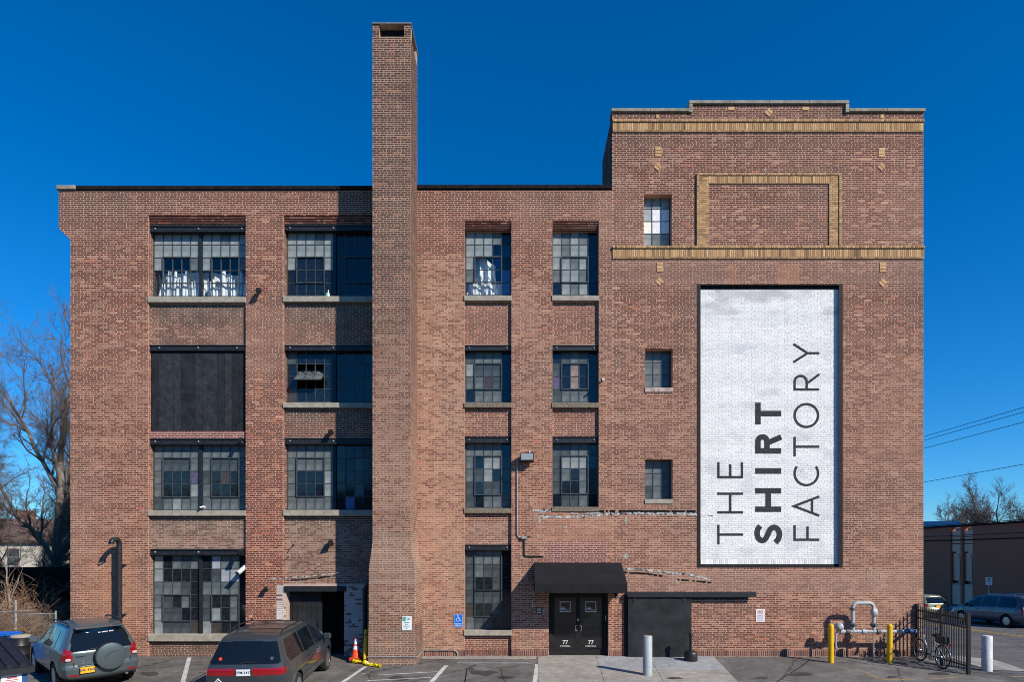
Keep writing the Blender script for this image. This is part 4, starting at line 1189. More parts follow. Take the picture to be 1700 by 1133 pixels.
# ------------------------------------------------------------------ ground
def ground_sheet(name, xs, ys, m, dz=0.0, zf=gz):
    me = bpy.data.meshes.new(name)
    v = [(x, y, zf(x, y)+dz) for y in ys for x in xs]; nx = len(xs)
    f = [(j*nx+i, j*nx+i+1, (j+1)*nx+i+1, (j+1)*nx+i) for j in range(len(ys)-1) for i in range(nx-1)]
    me.from_pydata(v, [], f); me.materials.append(MAT[m]); me.update()
    return tag(link(name, me), kind='structure')
def lin(a, b, n): return [a+(b-a)*i/n for i in range(n+1)]
EDGE = 13.7
ground_sheet('ground', [-500, -150, -60] + lin(-40, 60, 50) + [100, 200, 500], [-500, -100, -40] + lin(-24, 60, 42) + [100, 200, 600], 'soil', -0.05)
ground_sheet('parking_lot', lin(-19.5, EDGE, 60), lin(-30, 0.5, 61), 'asphalt', 0.0)
ground_sheet('road', lin(EDGE+0.02, 28.3, 30), lin(-30, 70, 100), 'asphalt_road', 0.0)
ground_sheet('sidewalk', lin(28.5, 33.0, 4), lin(-30, 70, 60), 'concrete_grey', 0.13)
kb = MB()
for i in range(60):
    y0, y1 = -30+100*i/60, -30+100*(i+1)/60
    kb.box(28.3, 28.5, y0+0.003, y1-0.003, gz(28.4, (y0+y1)/2)-0.1, gz(28.4, (y0+y1)/2)+0.132)
tag(kb.build('kerb', MAT['concrete_grey']), kind='structure')
def flat(name, pts, m, dz=0.004, parent=None, kind='structure', sub=1):
    """thin sheet on the ground through pixel corner points (a quad strip when sub>1)"""
    mb = MB()
    P = [G(*p) if len(p) == 2 else Vector(p) for p in pts]
    if len(P) == 4 and sub > 1:
        for i in range(sub):
            a, b = i/sub, (i+1)/sub
            mb.quad(P[0].lerp(P[1], a), P[0].lerp(P[1], b), P[3].lerp(P[2], b), P[3].lerp(P[2], a))
    else: mb.poly(P)
    mb.v = [(x, y, gz(x, y)+dz) for x, y, z in mb.v]
    o = mb.build(name, MAT[m], parent)
    if kind: o['kind'] = kind
    return o
# concrete apron before the doors, cast in slabs
ap0, ap1 = X(893), X(1185)
def apron_x(t, y): return (ap0 + 0.02*y)*(1-t) + (ap1 + 0.10*y)*t
slabs = [0, 0.33, 0.63, 1.0]; cuts = [0.02, -1.9, -4.2, -6.5]
apron = MB(); ap = apron.box(0, 0.01, 0.3, 0.31, -0.5, -0.49).build('apron', MAT['concrete']); ap['kind'] = 'structure'
for i in range(3):
    for j in range(3):
        q = MB(); g_ = 0.006
        c = [(slabs[i], cuts[j]), (slabs[i+1], cuts[j]), (slabs[i+1], cuts[j+1]), (slabs[i], cuts[j+1])]
        P = []
        for k, (t, y) in enumerate(c):
            x = apron_x(t, y) + (g_ if k in (0, 3) else -g_); yy = y + (-g_ if k in (0, 1) else g_)
            P.append((x, yy))
        top = [(x, y, gz(x, y)+0.014) for x, y in P]; bot = [(x, y, gz(x, y)-0.05) for x, y in P]
        q.poly(top); 
        for k in range(4): q.quad(bot[k], bot[(k+1) % 4], top[(k+1) % 4], top[k])
        q.build('slab', MAT['concrete_grey' if (i == 2 and j == 0) or (i == 1 and j == 0) else 'concrete'], ap)
# painted markings
def stripe(a, b, w, m='line_white', n=6, dz=0.005, name='parking_line'):
    A, B = G(*a), G(*b); d = (B-A); d.z = 0; d.normalize(); nn = Vector((-d.y, d.x, 0))*w/2
    mb = MB()
    for i in range(n):
        p, q = A.lerp(B, i/n), A.lerp(B, (i+1)/n)
        e = rng.uniform(-0.008, 0.008)
        mb.quad(p+nn*(1+e*4), p-nn, q-nn, q+nn*(1-e*4))
    mb.v = [(x, y, gz(x, y)+dz) for x, y, z in mb.v]
    return tag(mb.build(name, MAT[m]), kind='structure')
stripe((314.5, 1092), (302, 1140), 0.12)
stripe((607, 1108), (560, 1140), 0.12)
stripe((741, 1106), (706, 1145), 0.13)
stripe((610, 1131.5), (716, 1126), 0.06); stripe((627, 1122), (727, 1116.5), 0.05); stripe((612, 1118), (600, 1121), 0.05)
stripe((892, 1104), (886.5, 1145), 0.13)
stripe((1437, 1118), (1466, 1130), 0.05, 'orange_line', name='yellow_marking'); stripe((1466, 1130), (1520, 1129), 0.05, 'orange_line', name='yellow_marking')
stripe((1392, 1107), (1412, 1113), 0.03, 'orange_line', name='yellow_marking')
stripe((1540, 1129), (1600, 1125), 0.04, 'orange_line', name='yellow_marking'); stripe((1680, 1125), (1720, 1124), 0.06, 'orange_line', name='yellow_marking')
for xx in (22.65, 22.95):
    mb = MB()
    for i in range(50):
        y0, y1 = -28+1.9*i, -28+1.9*(i+1); mb.quad((xx, y0, gz(xx, y0)+0.006), (xx+0.12, y0, gz(xx, y0)+0.006), (xx+0.12, y1, gz(xx, y1)+0.006), (xx, y1, gz(xx, y1)+0.006))
    tag(mb.build('centre_line', MAT['orange_line']), kind='structure')
# pale kerb ramp by the road
mb = MB()
for i in range(8):
    y0, y1 = -1.9+2.6*i/8, -1.9+2.6*(i+1)/8
    x0, x1 = 13.75, 13.75+1.15+0.9*(i/8)
    mb.quad((x0, y0, gz(x0, y0)+0.015), (x1, y0, gz(x1, y0)+0.015), (x1+0.1, y1, gz(x1, y1)+0.015), (x0, y1, gz(x0, y1)+0.015))
tag(mb.build('kerb_ramp', MAT['concrete']), kind='structure')
flat('asphalt_patch', [(1200, 1094), (1390, 1094), (1420, 1112), (1260, 1133), (1236, 1128)], 'asphalt_road', 0.003)
for k, (px, py, w_, h_) in enumerate(((800, 1118, 26, 5), (840, 1126, 16, 3), (660, 1128, 20, 4), (1330, 1121, 22, 4), (1265, 1127, 12, 3), (1560, 1120, 18, 3), (1120, 1128, 14, 2), (250, 1120, 20, 4), (780, 1112, 9, 2), (1480, 1125, 10, 2))):
    pts = [(px+w_*math.cos(a)*(0.6+0.6*rng.random()), py+h_*math.sin(a)*(0.6+0.6*rng.random())) for a in [k2*math.pi/7 for k2 in range(14)]]
    flat('oil_stain', pts, 'oil', 0.0175 if 893 < px < 1200 else 0.0045)
for k, (a, b) in enumerate((((772, 1133), (775, 1112)), ((775, 1112), (790, 1104)), ((1290, 1133), (1330, 1108)), ((1330, 1108), (1345, 1096)), ((455, 1124), (330, 1118)))):
    stripe(a, b, 0.035, 'tar_black', 5, 0.0035, 'crack_seal')
flat('sidewalk_strip', [(700, 1090), (890, 1090), (890, 1096), (700, 1096)], 'concrete', 0.010)

# ------------------------------------------------------------------ things on the wall
def bolt_label(o, label, cat, group=None): return tag(o, label, cat, group)

# canopy
aw = thing('awning', 'sloping black fabric awning over the glass entrance doors', 'awning', (X(960), 0, Z(985)))
ax0, ax1, ad = X(887), X(1031)+0.01, -1.22
azt, azv, azb = Z(935), CAM_H-(970-HY)*(DIST+ad)/FPX, CAM_H-(985.5-HY)*(DIST+ad)/FPX
th = 0.012
m = MB(); n = 10
for i in range(n):
    a, b = i/n, (i+1)/n
    xa, xb = ax0+(ax1-ax0)*a, ax0+(ax1-ax0)*b
    sag = lambda t: -0.012*math.sin(math.pi*((t*3) % 1.0))
    for j in range(4):
        s0, s1 = j/4, (j+1)/4
        pt = lambda x, s, t: (x, -0.005+(ad+0.005)*s, azt+(azv-azt)*s + sag(t)*math.sin(math.pi*s))
        m.quad(pt(xa, s0, a), pt(xb, s0, b), pt(xb, s1, b), pt(xa, s1, a))
m.build('canopy', MAT['black_fabric'], aw, smooth=True, fix=False)
m = MB()
for i in range(n):
    xa, xb = ax0+(ax1-ax0)*i/n, ax0+(ax1-ax0)*(i+1)/n; w0, w1 = 0.008*math.sin(i*2.1), 0.008*math.sin((i+1)*2.1)
    m.quad((xa, ad, azv), (xb, ad, azv), (xb, ad+w1, azb), (xa, ad+w0, azb))
m.build('valance', MAT['black_fabric'], aw, fix=False)
for xx in (ax0, ax1):
    m = MB(); m.poly([(xx, 0, azt), (xx, ad, azv), (xx, ad, azb), (xx, 0, azb)]); m.build('side_panel', MAT['black_fabric'], aw, fix=False)
m = MB()
for xx in (ax0+0.03, ax1-0.03):
    m.tube([(xx, 0, azb+0.03), (xx, ad+0.03, azb+0.03)], 0.014, 6); m.tube([(xx, ad+0.03, azb+0.03), (xx, ad+0.03, azv-0.02), (xx, -0.02, azt-0.03)], 0.014, 6)
m.tube([(ax0, ad+0.03, azb+0.03), (ax1, ad+0.03, azb+0.03)], 0.014, 6)
m.build('frame', MAT['black_steel'], aw)

# wall pack flood light with its conduit
fl = thing('flood_light', 'grey box floodlight on the pier between the third and fourth window columns', 'lamp', (X(874), 0, Z(770)))
M = Matrix.Translation((X(875), -0.20, Z(762))) @ Matrix.Rotation(math.radians(-14), 4, 'X')
m = MB(); m.bbox(-0.22, 0.22, -0.09, 0.12, -0.14, 0.14, 0.015, M); m.build('housing', MAT['black_steel'], fl)
m = MB(); m.box(-0.19, 0.19, -0.094, -0.090, -0.11, 0.11, M); m.build('lens', MAT['lamp_lens'], fl)
m = MB(); m.tube([(X(878), -0.12, Z(756)), (X(879), -0.06, Z(751)), (X(880), -0.03, Z(749))], 0.02, 8); m.build('photocell', MAT['white_plastic'], fl)
m = MB(); m.tube([(X(866), -0.06, Z(763)), (X(860), -0.03, Z(763)), (X(858.5), -0.03, Z(766)), (X(858.5), -0.03, Z(888)), (X(860), -0.03, Z(892)), (X(864), -0.03, Z(894))], 0.018, 8); m.build('conduit', MAT['galv'], fl)
jb = thing('junction_box', 'small grey conduit box with black pipe elbow above the canopy corner', 'junction box', (X(872), 0, Z(924)))
m = MB(); m.bbox(X(865.5), X(875), -0.10, 0, Z(896), Z(891.5), 0.01); m.build('box', MAT['galv'], jb)
m = MB(); m.tube([(X(875), -0.05, Z(892.5)), (X(880), -0.09, Z(892))], [0.03, 0.012], 6); m.build('spout', MAT['black_steel'], jb)
m = MB(); m.tube([(X(870.5), -0.03, Z(896)), (X(870.5), -0.03, Z(920)), (X(872.5), -0.03, Z(924)), (X(901), -0.03, Z(924.5)), (X(903), -0.01, Z(923.5))], 0.02, 8); m.build('conduit', MAT['black_steel'], jb)

def small_lamp(px, py, label, y0=0.0, s=1.0, rot=0.4):
    t = thing('wall_spotlight', label, 'lamp', (X(px), y0, Z(py)), group='small black wall spotlights')
    m = MB(); m.lathe([(0.05*s, 0.0), (0.05*s, -0.02), (0.02*s, -0.025), (0.02*s, -0.10*s)], (X(px), y0, Z(py)+0.05*s), 10, 'y'); m.build('mount', MAT['black_steel'], t)
    M = Matrix.Rotation(rot, 3, 'Z') @ Matrix.Rotation(math.radians(28), 3, 'X')
    m = MB(); m.lathe([(0.03*s, 0.06*s), (0.07*s, 0.03*s), (0.085*s, -0.12*s), (0.095*s, -0.16*s)], (X(px), y0-0.13*s, Z(py)+0.02*s), 12, 'y', M); m.build('head', MAT['black_steel'], t)
    m = MB(); m.lathe([(0.082*s, -0.150*s), (0.082*s, -0.164*s)], (X(px), y0-0.13*s, Z(py)+0.02*s), 12, 'y', M); m.build('lens', MAT['spot_lens'], t)
    return t
small_lamp(432, 486, 'black spotlight on the brick pier left of the second window bay, top storey', 0, 1.0)
small_lamp(549, 718, 'black spotlight above the second bay window, third storey', RECESS, 1.0)
small_lamp(549, 901, 'black spotlight on the brickwork above the dark loading doorway', RECESS, 1.0)
small_lamp(443, 978, 'black spotlight low on the pier beside the whitewashed doorway', 0, 0.8)
small_lamp(402, 916, 'black spotlight clamped on the ground-floor lintel at the right end', -0.02, 0.9)
small_lamp(402, 731, 'black spotlight clamped on the lintel below the boarded window', -0.02, 0.7)
def cam_dome(px, py, label, y0=0.0):
    t = thing('security_camera', label, 'camera', (X(px), y0, Z(py)))
    m = MB(); m.lathe([(0.045, 0.0), (0.045, -0.02), (0.018, -0.03), (0.018, -0.09)], (X(px), y0, Z(py)), 10, 'y'); m.build('bracket', MAT['white_plastic'], t)
    m = MB(); m.tube([(X(px)+0.02, y0-0.09, Z(py)+0.02), (X(px)-0.07, y0-0.17, Z(py)-0.02)], 0.032, 10); m.build('body', MAT['white_plastic'], t)
    m = MB(); m.tube([(X(px)-0.07, y0-0.17, Z(py)-0.02), (X(px)-0.075, y0-0.174, Z(py)-0.022)], 0.026, 10); m.build('lens', MAT['black_plastic'], t)
cam_dome(1001, 632, 'white bullet camera on the wall right of the fourth window column')
cam_dome(339, 843, 'small white camera on the window sill beneath the boarded window', 0.02)
# flue of the ground floor window
t = thing('flue_pipe', 'white plastic exhaust tube poking out of the ground-floor window', 'pipe', (X(402), GLASS, Z(938)))
m = MB(); a_, b_ = Vector((X(408), GLASS, Z(936))), Vector((X(390)+0.18, -0.22, Z(953)))
m.tube([a_, b_], 0.075, 14, cap=False); m.tube([b_, a_], 0.062, 14, cap=False); m.build('tube', MAT['white_plastic'], t, smooth=40)
m = MB(); m.tube([a_.lerp(b_, 0.98), a_.lerp(b_, 1.005)], 0.08, 14, cap=False); m.build('rim', MAT['grey_metal'], t)
# little iron brackets
for (px, py, l_) in ((487, 906, 'small rusty iron bracket above the loading doorway, higher one'), (478, 926, 'bent iron hook above the loading doorway, lower one')):
    m = MB(); m.tube([(X(px), RECESS, Z(py)), (X(px), RECESS-0.16, Z(py)+0.02), (X(px)-0.03, RECESS-0.17, Z(py)-0.09)], 0.014, 6); tag(m.build('iron_bracket', MAT['black_steel']), l_, 'bracket')

# vent pipe on the left pier
t = thing('vent_pipe', 'tall black vent pipe with hooked top on the left corner pier', 'pipe', (X(198), -0.22, 0))
yv = -0.24; vx = X(198, yv)
pts = [(vx, yv, -0.05), (vx, yv, Z(905))]
for k in range(1, 10):
    a = math.pi*k/9*0.92
    pts.append((vx-0.02*(1-math.cos(a)), yv-0.17*(1-math.cos(a)), Z(905)+0.17*math.sin(a)))
m = MB(); m.tube(pts, 0.082, 14, cap=False); m.build('pipe', MAT['black_steel'], t, smooth=50)
m = MB(); m.tube([pts[-1], (pts[-1][0], pts[-1][1], pts[-1][2]-0.05)], [0.088, 0.095], 14, cap=False); m.build('hood', MAT['black_steel'], t)
m = MB(); 
for zz_ in (Z(938), Z(1020)): m.lathe([(0.092, -0.02), (0.092, 0.02)], (vx, yv, zz_), 14); m.box(vx-0.01, vx+0.10, yv-0.01, 0.0, zz_-0.012, zz_+0.012)
m.build('bracket', MAT['black_steel'], t)
# black downpipe in the corner of the chimney
t = thing('downpipe', 'black drain pipe in the shaded corner beside the chimney', 'pipe', (X(600), -0.06, 0))
m = MB(); m.tube([(X(632)+0.05, -0.30, Z(962)), (X(622), -0.22, Z(967)), (X(612), -0.16, Z(972)), (X(608), -0.13, Z(979)), (X(607.5), -0.12, Z(990)), (X(607.5), -0.12, 0.0)], 0.075, 12); m.build('pipe', MAT['black_steel'], t, smooth=50)
for zz_ in (0.55, 1.7):
    m = MB(); m.lathe([(0.085, -0.02), (0.085, 0.02)], (X(607.5), -0.12, zz_), 12); m.build('clamp', MAT['black_steel'], t)
# thin grey conduit round the chimney foot
t = thing('ground_conduit', 'thin grey conduit running along the foot of the chimney and wall', 'pipe', (X(660), CF-0.1, 0))
zc = 0.19
m = MB(); m.tube([(cl(0.2)-0.02, cf(0.2)-0.03, zc), (cr(0.2)+0.02, cf(0.2)-0.03, zc), (cr(0.2)+0.035, cf(0.2)+0.02, zc), (cr(0.2)+0.035, -0.05, zc+0.02), (cr(0.2)+0.07, -0.035, zc+0.02), (X(752), -0.035, zc+0.02), (X(758), -0.035, zc-0.02), (X(760), -0.035, zc-0.08), (X(760), -0.035, -0.06)], 0.017, 8); m.build('pipe', MAT['galv'], t)

# signs
def plate_sign(name, label, px0, px1, py0, py1, y, m, th=0.006):
    d = DIST+y
    x0, x1 = (px0-VX)*d/FPX, (px1-VX)*d/FPX; z1, z0 = CAM_H+(HY-py0)*d/FPX, CAM_H+(HY-py1)*d/FPX
    t = thing(name, label, 'sign', ((x0+x1)/2, y, z0))
    s = MB(); s.bbox(x0, x1, y-th, y, z0, z1, 0.002); s.build('plate', MAT[m], t)
    return t, x0, x1, z0, z1, y-th-0.002
def rect(mb, x0, x1, z0, z1, y): mb.box(x0, x1, y-0.001, y+0.001, z0, z1)
def wheelchair(mb, cx, cz, s, y):
    def st(pts, w):
        for i in range(len(pts)-1):
            a, b = Vector((pts[i][0], pts[i][1])), Vector((pts[i+1][0], pts[i+1][1])); d = (b-a).normalized(); nn = Vector((-d.y, d.x))*w/2
            mb.poly([(cx+s*p.x, y-0.001, cz+s*p.y) for p in (a+nn, a-nn, b-nn, b+nn)])
    mb.poly([(cx+s*(-0.08+0.09*math.cos(k*math.pi/5)), y-0.001, cz+s*(0.44+0.09*math.sin(k*math.pi/5))) for k in range(10)])
    st([(-0.07, 0.34), (-0.03, -0.02), (0.22, -0.02), (0.34, -0.33), (0.44, -0.30)], 0.09); st([(-0.06, 0.18), (0.18, 0.18)], 0.07)
    st([(-0.10+0.27*math.cos(math.radians(a)), -0.17+0.27*math.sin(math.radians(a))) for a in range(115, 350, 15)], 0.07)
t, x0, x1, z0, z1, ys = plate_sign('parking_sign', 'blue accessible parking sign with white wheelchair symbol beside the ground-floor window', 753.5, 768.5, 1020.5, 1042.5, -0.006, 'sign_blue')
m = MB(); wheelchair(m, (x0+x1)/2, z0+(z1-z0)*0.66, 0.20, ys-0.001); m.build('symbol', MAT['sign_white'], t, fix=False)
text('RESERVED', 0.047, facing((x0+x1)/2, ys-0.002, z0+0.095), 'sign_white', t, bold=0.001); text('PARKING', 0.047, facing((x0+x1)/2, ys-0.002, z0+0.04), 'sign_white', t, bold=0.001)
m = MB(); e_ = 0.006; rect(m, x0+0.008, x1-0.008, z1-0.008-e_, z1-0.008, ys-0.001); rect(m, x0+0.008, x1-0.008, z0+0.008, z0+0.008+e_, ys-0.001); rect(m, x0+0.008, x0+0.008+e_, z0+0.014, z1-0.014, ys-0.001); rect(m, x1-0.008-e_, x1-0.008, z0+0.014, z1-0.014, ys-0.001); m.build('border', MAT['sign_white'], t)
t, x0, x1, z0, z1, ys = plate_sign('parking_sign', 'white parking sign with green wheelchair square on the chimney', 667.5, 683.5, 1024, 1047.5, cf(0.9)-0.008, 'sign_white')
m = MB(); rect(m, x0+0.015, x0+0.115, z1-0.145, z1-0.02, ys-0.0005); m.build('green_square', MAT['sign_green'], t)
m = MB(); wheelchair(m, x0+0.065, z1-0.08, 0.09, ys-0.003); m.build('symbol', MAT['sign_white'], t, fix=False)
for k, (w_, zz_, xo) in enumerate(((0.10, 0.37, 0.20), (0.10, 0.33, 0.20), (0.16, 0.235, 0.14), (0.08, 0.175, 0.14), (0.20, 0.12, 0.14), (0.09, 0.06, 0.14))):
    m = MB(); zc_ = z0 + zz_*0.98
    n_ = max(2, int(w_/0.03))
    for q in range(n_): rect(m, x0+xo-w_/2+w_*q/n_, x0+xo-w_/2+w_*(q+0.72)/n_, zc_, zc_+0.022, ys-0.001)
    m.build('text_line', MAT['sign_green'], t)
t, x0, x1, z0, z1, ys = plate_sign('no_parking_sign', 'small faded white and red sign on the wall reading NO in large letters', 1255, 1269.5, 1012.5, 1033.5, -0.006, 'sign_white')
text('NO', 0.115, facing((x0+x1)/2, ys-0.001, z1-0.115), 'sign_red', t, bold=0.004)
for k, (w_, zz_) in enumerate(((0.22, 0.25), (0.20, 0.19), (0.22, 0.15), (0.20, 0.11), (0.21, 0.045))):
    m = MB(); n_ = 7
    for q in range(n_): rect(m, (x0+x1)/2-w_/2+w_*q/n_, (x0+x1)/2-w_/2+w_*(q+0.75)/n_, z0+zz_, z0+zz_+0.022, ys-0.001)
    m.build('text_line', MAT['sign_red' if k in (0, 4) else 'sign_purple'], t)
t, x0, x1, z0, z1, ys = plate_sign('no_smoking_sign', 'small dark no-smoking sign left of the entrance doors', 890.5, 899.5, 1009.5, 1019.5, -0.006, 'black_plastic')
m = MB(); cx_, cz_ = (x0+x1)/2, (z0+z1)/2+0.025
for k in range(20):
    a0_, a1_ = k*math.pi/10, (k+1)*math.pi/10
    m.poly([(cx_+r_*math.cos(a_), ys-0.001, cz_+r_*math.sin(a_)) for r_, a_ in ((0.06, a0_), (0.06, a1_), (0.045, a1_), (0.045, a0_))])
m.build('ring', MAT['sign_white'], t, fix=False)
m = MB(); rect(m, cx_-0.035, cx_+0.03, cz_-0.007, cz_+0.007, ys-0.002); rect(m, x0+0.02, x1-0.02, z0+0.015, z0+0.035, ys-0.002); m.build('symbol', MAT['sign_white'], t)
m = MB(); m.box(X(883.2), X(884.2), -0.012, 0, Z(1008), Z(998)); tag(m.build('wall_strip', MAT['white_plastic']), 'thin white vertical strip on the shaded brick left of the entrance', 'strip')
# camera bracket under the awning
m = MB(); m.tube([(X(1022), 0, Z(986)), (X(1022), -0.2, Z(989)), (X(1020), -0.22, Z(994))], 0.05, 10); tag(m.build('entrance_lamp', MAT['black_steel']), 'small black lamp under the right end of the awning', 'lamp')

# trench drain
dr = thing('trench_drain', 'black slotted trench drain in the asphalt below the window', 'drain', tuple(G(817, 1100)))
A, B = G(759, 1100.5), G(876, 1100.5); yy = A.y; gzv = gz(A.x, yy)
m = MB(); m.box(A.x, B.x, yy-0.10, yy+0.10, gzv+0.001, gzv+0.004); m.build('channel', MAT['tar_black'], dr)
m = MB(); m.box(A.x, B.x, yy+0.10, yy+0.13, gzv, gzv+0.02); m.box(A.x, B.x, yy-0.13, yy-0.10, gzv-0.01, gzv+0.014); m.build('frame', MAT['galv'], dr)
m = MB(); n_ = 46
for k in range(n_):
    xx = A.x+0.02+(B.x-A.x-0.04)*k/(n_-1); m.box(xx-0.010, xx+0.010, yy-0.10, yy+0.10, gzv+0.006, gzv+0.016)
o = m.build('bar', MAT['valve_dark'], dr); o['kind'] = 'stuff'

# ------------------------------------------------------------------ things on the ground
def bollard(name, label, base, hgt, rad, m, dome=True, group=None, cap=None):
    t = thing(name, label, 'bollard', tuple(base), group=group)
    b = Vector(base); mb = MB()
    if dome:
        prof = [(rad, -0.1), (rad, hgt-rad)] + [(rad*math.cos(a), hgt-rad+rad*math.sin(a)) for a in [math.pi/2*k/6 for k in range(1, 6)]] + [(0.004, hgt)]
    else: prof = [(rad, -0.1), (rad, hgt-0.015), (rad-0.012, hgt), (rad*0.8, hgt+0.004), (0.01, hgt+0.006)]
    mb.lathe(prof, b, 24); mb.build('post', MAT[m], t, smooth=40)
    if cap:
        c = MB(); c.lathe([(rad*0.82, hgt+0.003), (rad*0.80, hgt+0.012), (0.01, hgt+0.014)], b, 24); c.build('concrete_fill', MAT[cap], t)
    return t
bollard('bollard', 'thick grey steel bollard standing before the black sliding door', G(1075, 1122.5), 1.13, 0.133, 'bollard_grey', False, cap='concrete_sill')
bollard('bollard', 'bright yellow bollard at the left end of the gas pipework', G(1379.5, 1101.5), 1.22, 0.082, 'yellow_plastic', group='yellow bollards guarding the gas pipes')
bollard('bollard', 'bright yellow bollard in front of the right part of the gas pipework', G(1477, 1101.5), 1.22, 0.082, 'yellow_plastic', group='yellow bollards guarding the gas pipes')
bollard('bollard', 'thick white post beyond the end of the iron fence', G(1638.5, 1114.5), 1.03, 0.14, 'bollard_white', False)

# ash receptacle
b = G(1147, 1098.5)
t = thing('ash_receptacle', 'black cigarette receptacle with wide base and thin neck by the sliding door', 'ash receptacle', tuple(b))
m = MB(); m.lathe([(0.20, 0), (0.205, 0.02), (0.205, 0.12), (0.198, 0.125), (0.205, 0.13), (0.205, 0.22), (0.19, 0.28), (0.13, 0.325), (0.06, 0.345)], b, 24); m.build('base', MAT['black_plastic'], t, smooth=40)
m = MB(); m.lathe([(0.055, 0.34), (0.045, 0.40), (0.045, 0.76), (0.062, 0.775), (0.062, 0.85), (0.05, 0.885), (0.01, 0.89)], b, 16); m.build('neck', MAT['black_plastic'], t, smooth=40)
# traffic cone
b = G(591, 1100)
t = thing('traffic_cone', 'orange traffic cone with two white bands beside the chimney', 'traffic cone', tuple(b))
m = MB(); m.bbox(b.x-0.18, b.x+0.18, b.y-0.18, b.y+0.18, b.z+0.07, b.z+0.10, 0.01); m.bbox(b.x-0.175, b.x+0.175, b.y-0.175, b.y+0.175, b.z+0.12, b.z+0.15, 0.01); m.build('base', MAT['cone_orange'], t)
m = MB(); m.box(b.x-0.17, b.x+0.17, b.y-0.17, b.y+0.17, b.z+0.0, b.z+0.068); m.build('base_weight', MAT['black_rubber'], t)
def cr_(z): return 0.145 - 0.115*(z-0.15)/0.65
for (n0, n1, mm, nm) in ((0.15, 0.40, 'cone_orange', 'body'), (0.40, 0.51, 'reflect_white', 'band'), (0.51, 0.56, 'cone_orange', 'body'), (0.56, 0.71, 'reflect_white', 'band'), (0.71, 0.80, 'cone_red', 'tip')):
    m = MB(); m.lathe([(cr_(n0), n0), (cr_(n1), n1)], b, 20); m.build(nm, MAT[mm], t, smooth=40)
# two yellow posts leaning in the corner and loose tape
for k, (px0, px1, lb) in enumerate(((606, 602, 'yellow plastic post sleeve beside the cone, nearer the cone'), (613, 607.5, 'yellow plastic post sleeve beside the cone, against the chimney'))):
    b = G(px0, 1104.5 - k*1.5); tp = Vector((b.x-0.05, b.y+0.35, b.z+1.02)); m = MB(); m.tube([b, tp], 0.068, 14); t = thing('yellow_post', lb, 'post', tuple(b), group='yellow post sleeves leaning by the chimney'); m.build('sleeve', MAT['yellow_plastic'], t, smooth=40)
    m = MB(); c_ = b.lerp(tp, 0.86); m.tube([c_+Vector((0.075*math.cos(a), 0.075*math.sin(a), 0.03*math.cos(a))) for a in [k2*math.pi/6 for k2 in range(12)]], 0.012, 5, close=True); m.build('strap', MAT['black_rubber'], t)
def tape(pts, w, seed):
    r = random.Random(seed); mb = MB(); prev = None
    for p in pts:
        tilt = r.uniform(-1.2, 1.2); d = Vector((r.uniform(-0.3, 0.3), math.cos(tilt), math.sin(tilt)))*w
        a, b = Vector(p), Vector(p)+d
        a.z = max(a.z, gz(a.x, a.y)+0.006); b.z = max(b.z, gz(b.x, b.y)+0.008)
        if prev: mb.quad(prev[0], a, b, prev[1])
        prev = (a, b)
    return mb
for k, (pa, pb, n_, lb) in enumerate((((584, 1102), (606, 1105), 26, 'crumpled yellow caution tape under the traffic cone'), ((610, 1106), (632, 1110), 30, 'heap of crumpled yellow caution tape at the chimney foot'))):
    A, B = G(*pa), G(*pb); pts = []
    for j in range(n_):
        f_ = (j % 13)/12; p = A.lerp(B, f_) + Vector((rng.uniform(-0.06, 0.06), rng.uniform(-0.07, 0.07), rng.uniform(0.0, 0.09))); pts.append(p)
    tag(tape(pts, 0.075, k+3).build('caution_tape', MAT['yellow_tape'], fix=False), lb, 'tape')
# gas pipework
gy = G(1450, 1096.5).y; sc_ = FPX/(DIST+gy)
def GX(px): return (px-VX)/sc_
def GZ(py): return CAM_H+(HY-py)/sc_
t = thing('gas_meter_pipework', 'grey gas pipes with looped riser, valves and regulators along the wall', 'gas pipes', (GX(1450), gy, gz(GX(1450), gy)))
zp = GZ(1049.5); pr = 0.055
m = MB(); m.tube([(GX(1390), gy, zp), (GX(1519), gy, zp)], pr, 12); m.build('manifold', MAT['pipe_grey'], t, smooth=40)
xl_, xr_, zt_ = GX(1415.7), GX(1450.2), GZ(1002)
loop = [(xl_, gy, zp), (xl_, gy, zt_-0.16)] + [(xl_+0.16-0.16*math.cos(a), gy, zt_-0.16+0.16*math.sin(a)) for a in [math.pi/2*k/5 for k in range(1, 6)]] + [(xr_-0.16+0.16*math.sin(a), gy, zt_-0.16+0.16*math.cos(a)) for a in [math.pi/2*k/5 for k in range(0, 6)]] + [(xr_, gy, zp)]
m = MB(); m.tube(loop, 0.058, 12); m.build('riser_loop', MAT['pipe_grey'], t, smooth=40)
for (x_, z_, r_, h_) in ((xl_, GZ(1038.5), 0.095, 0.13), (xr_, GZ(1038.5), 0.095, 0.13)):
    m = MB(); m.lathe([(0.06, -h_/2), (r_, -h_/4), (r_, h_/4), (0.06, h_/2)], (x_, gy, z_), 14); m.lathe([(0.05, -0.12), (0.055, 0.0), (0.03, 0.02)], (x_+0.02, gy-0.02, z_), 10, 'y'); m.build('valve', MAT['valve_dark'], t, smooth=40)
for px in (1397, 1407.5, 1433.5, 1458):
    m = MB(); m.lathe([(0.065, -0.07), (0.085, -0.05), (0.085, 0.05), (0.065, 0.07)], (GX(px), gy, zp), 12, 'x'); m.build('coupling', MAT['valve_dark' if px in (1407.5, 1458) else 'pipe_grey'], t, smooth=40)
for (x_, z_) in ((xl_, GZ(1012)),):
    m = MB(); m.lathe([(0.07, -0.04), (0.075, 0), (0.07, 0.04)], (x_, gy, z_), 12); m.box(x_-0.10, x_+0.10, gy-0.015, gy+0.015, z_-0.015, z_+0.015); m.build('flange', MAT['valve_dark'], t)
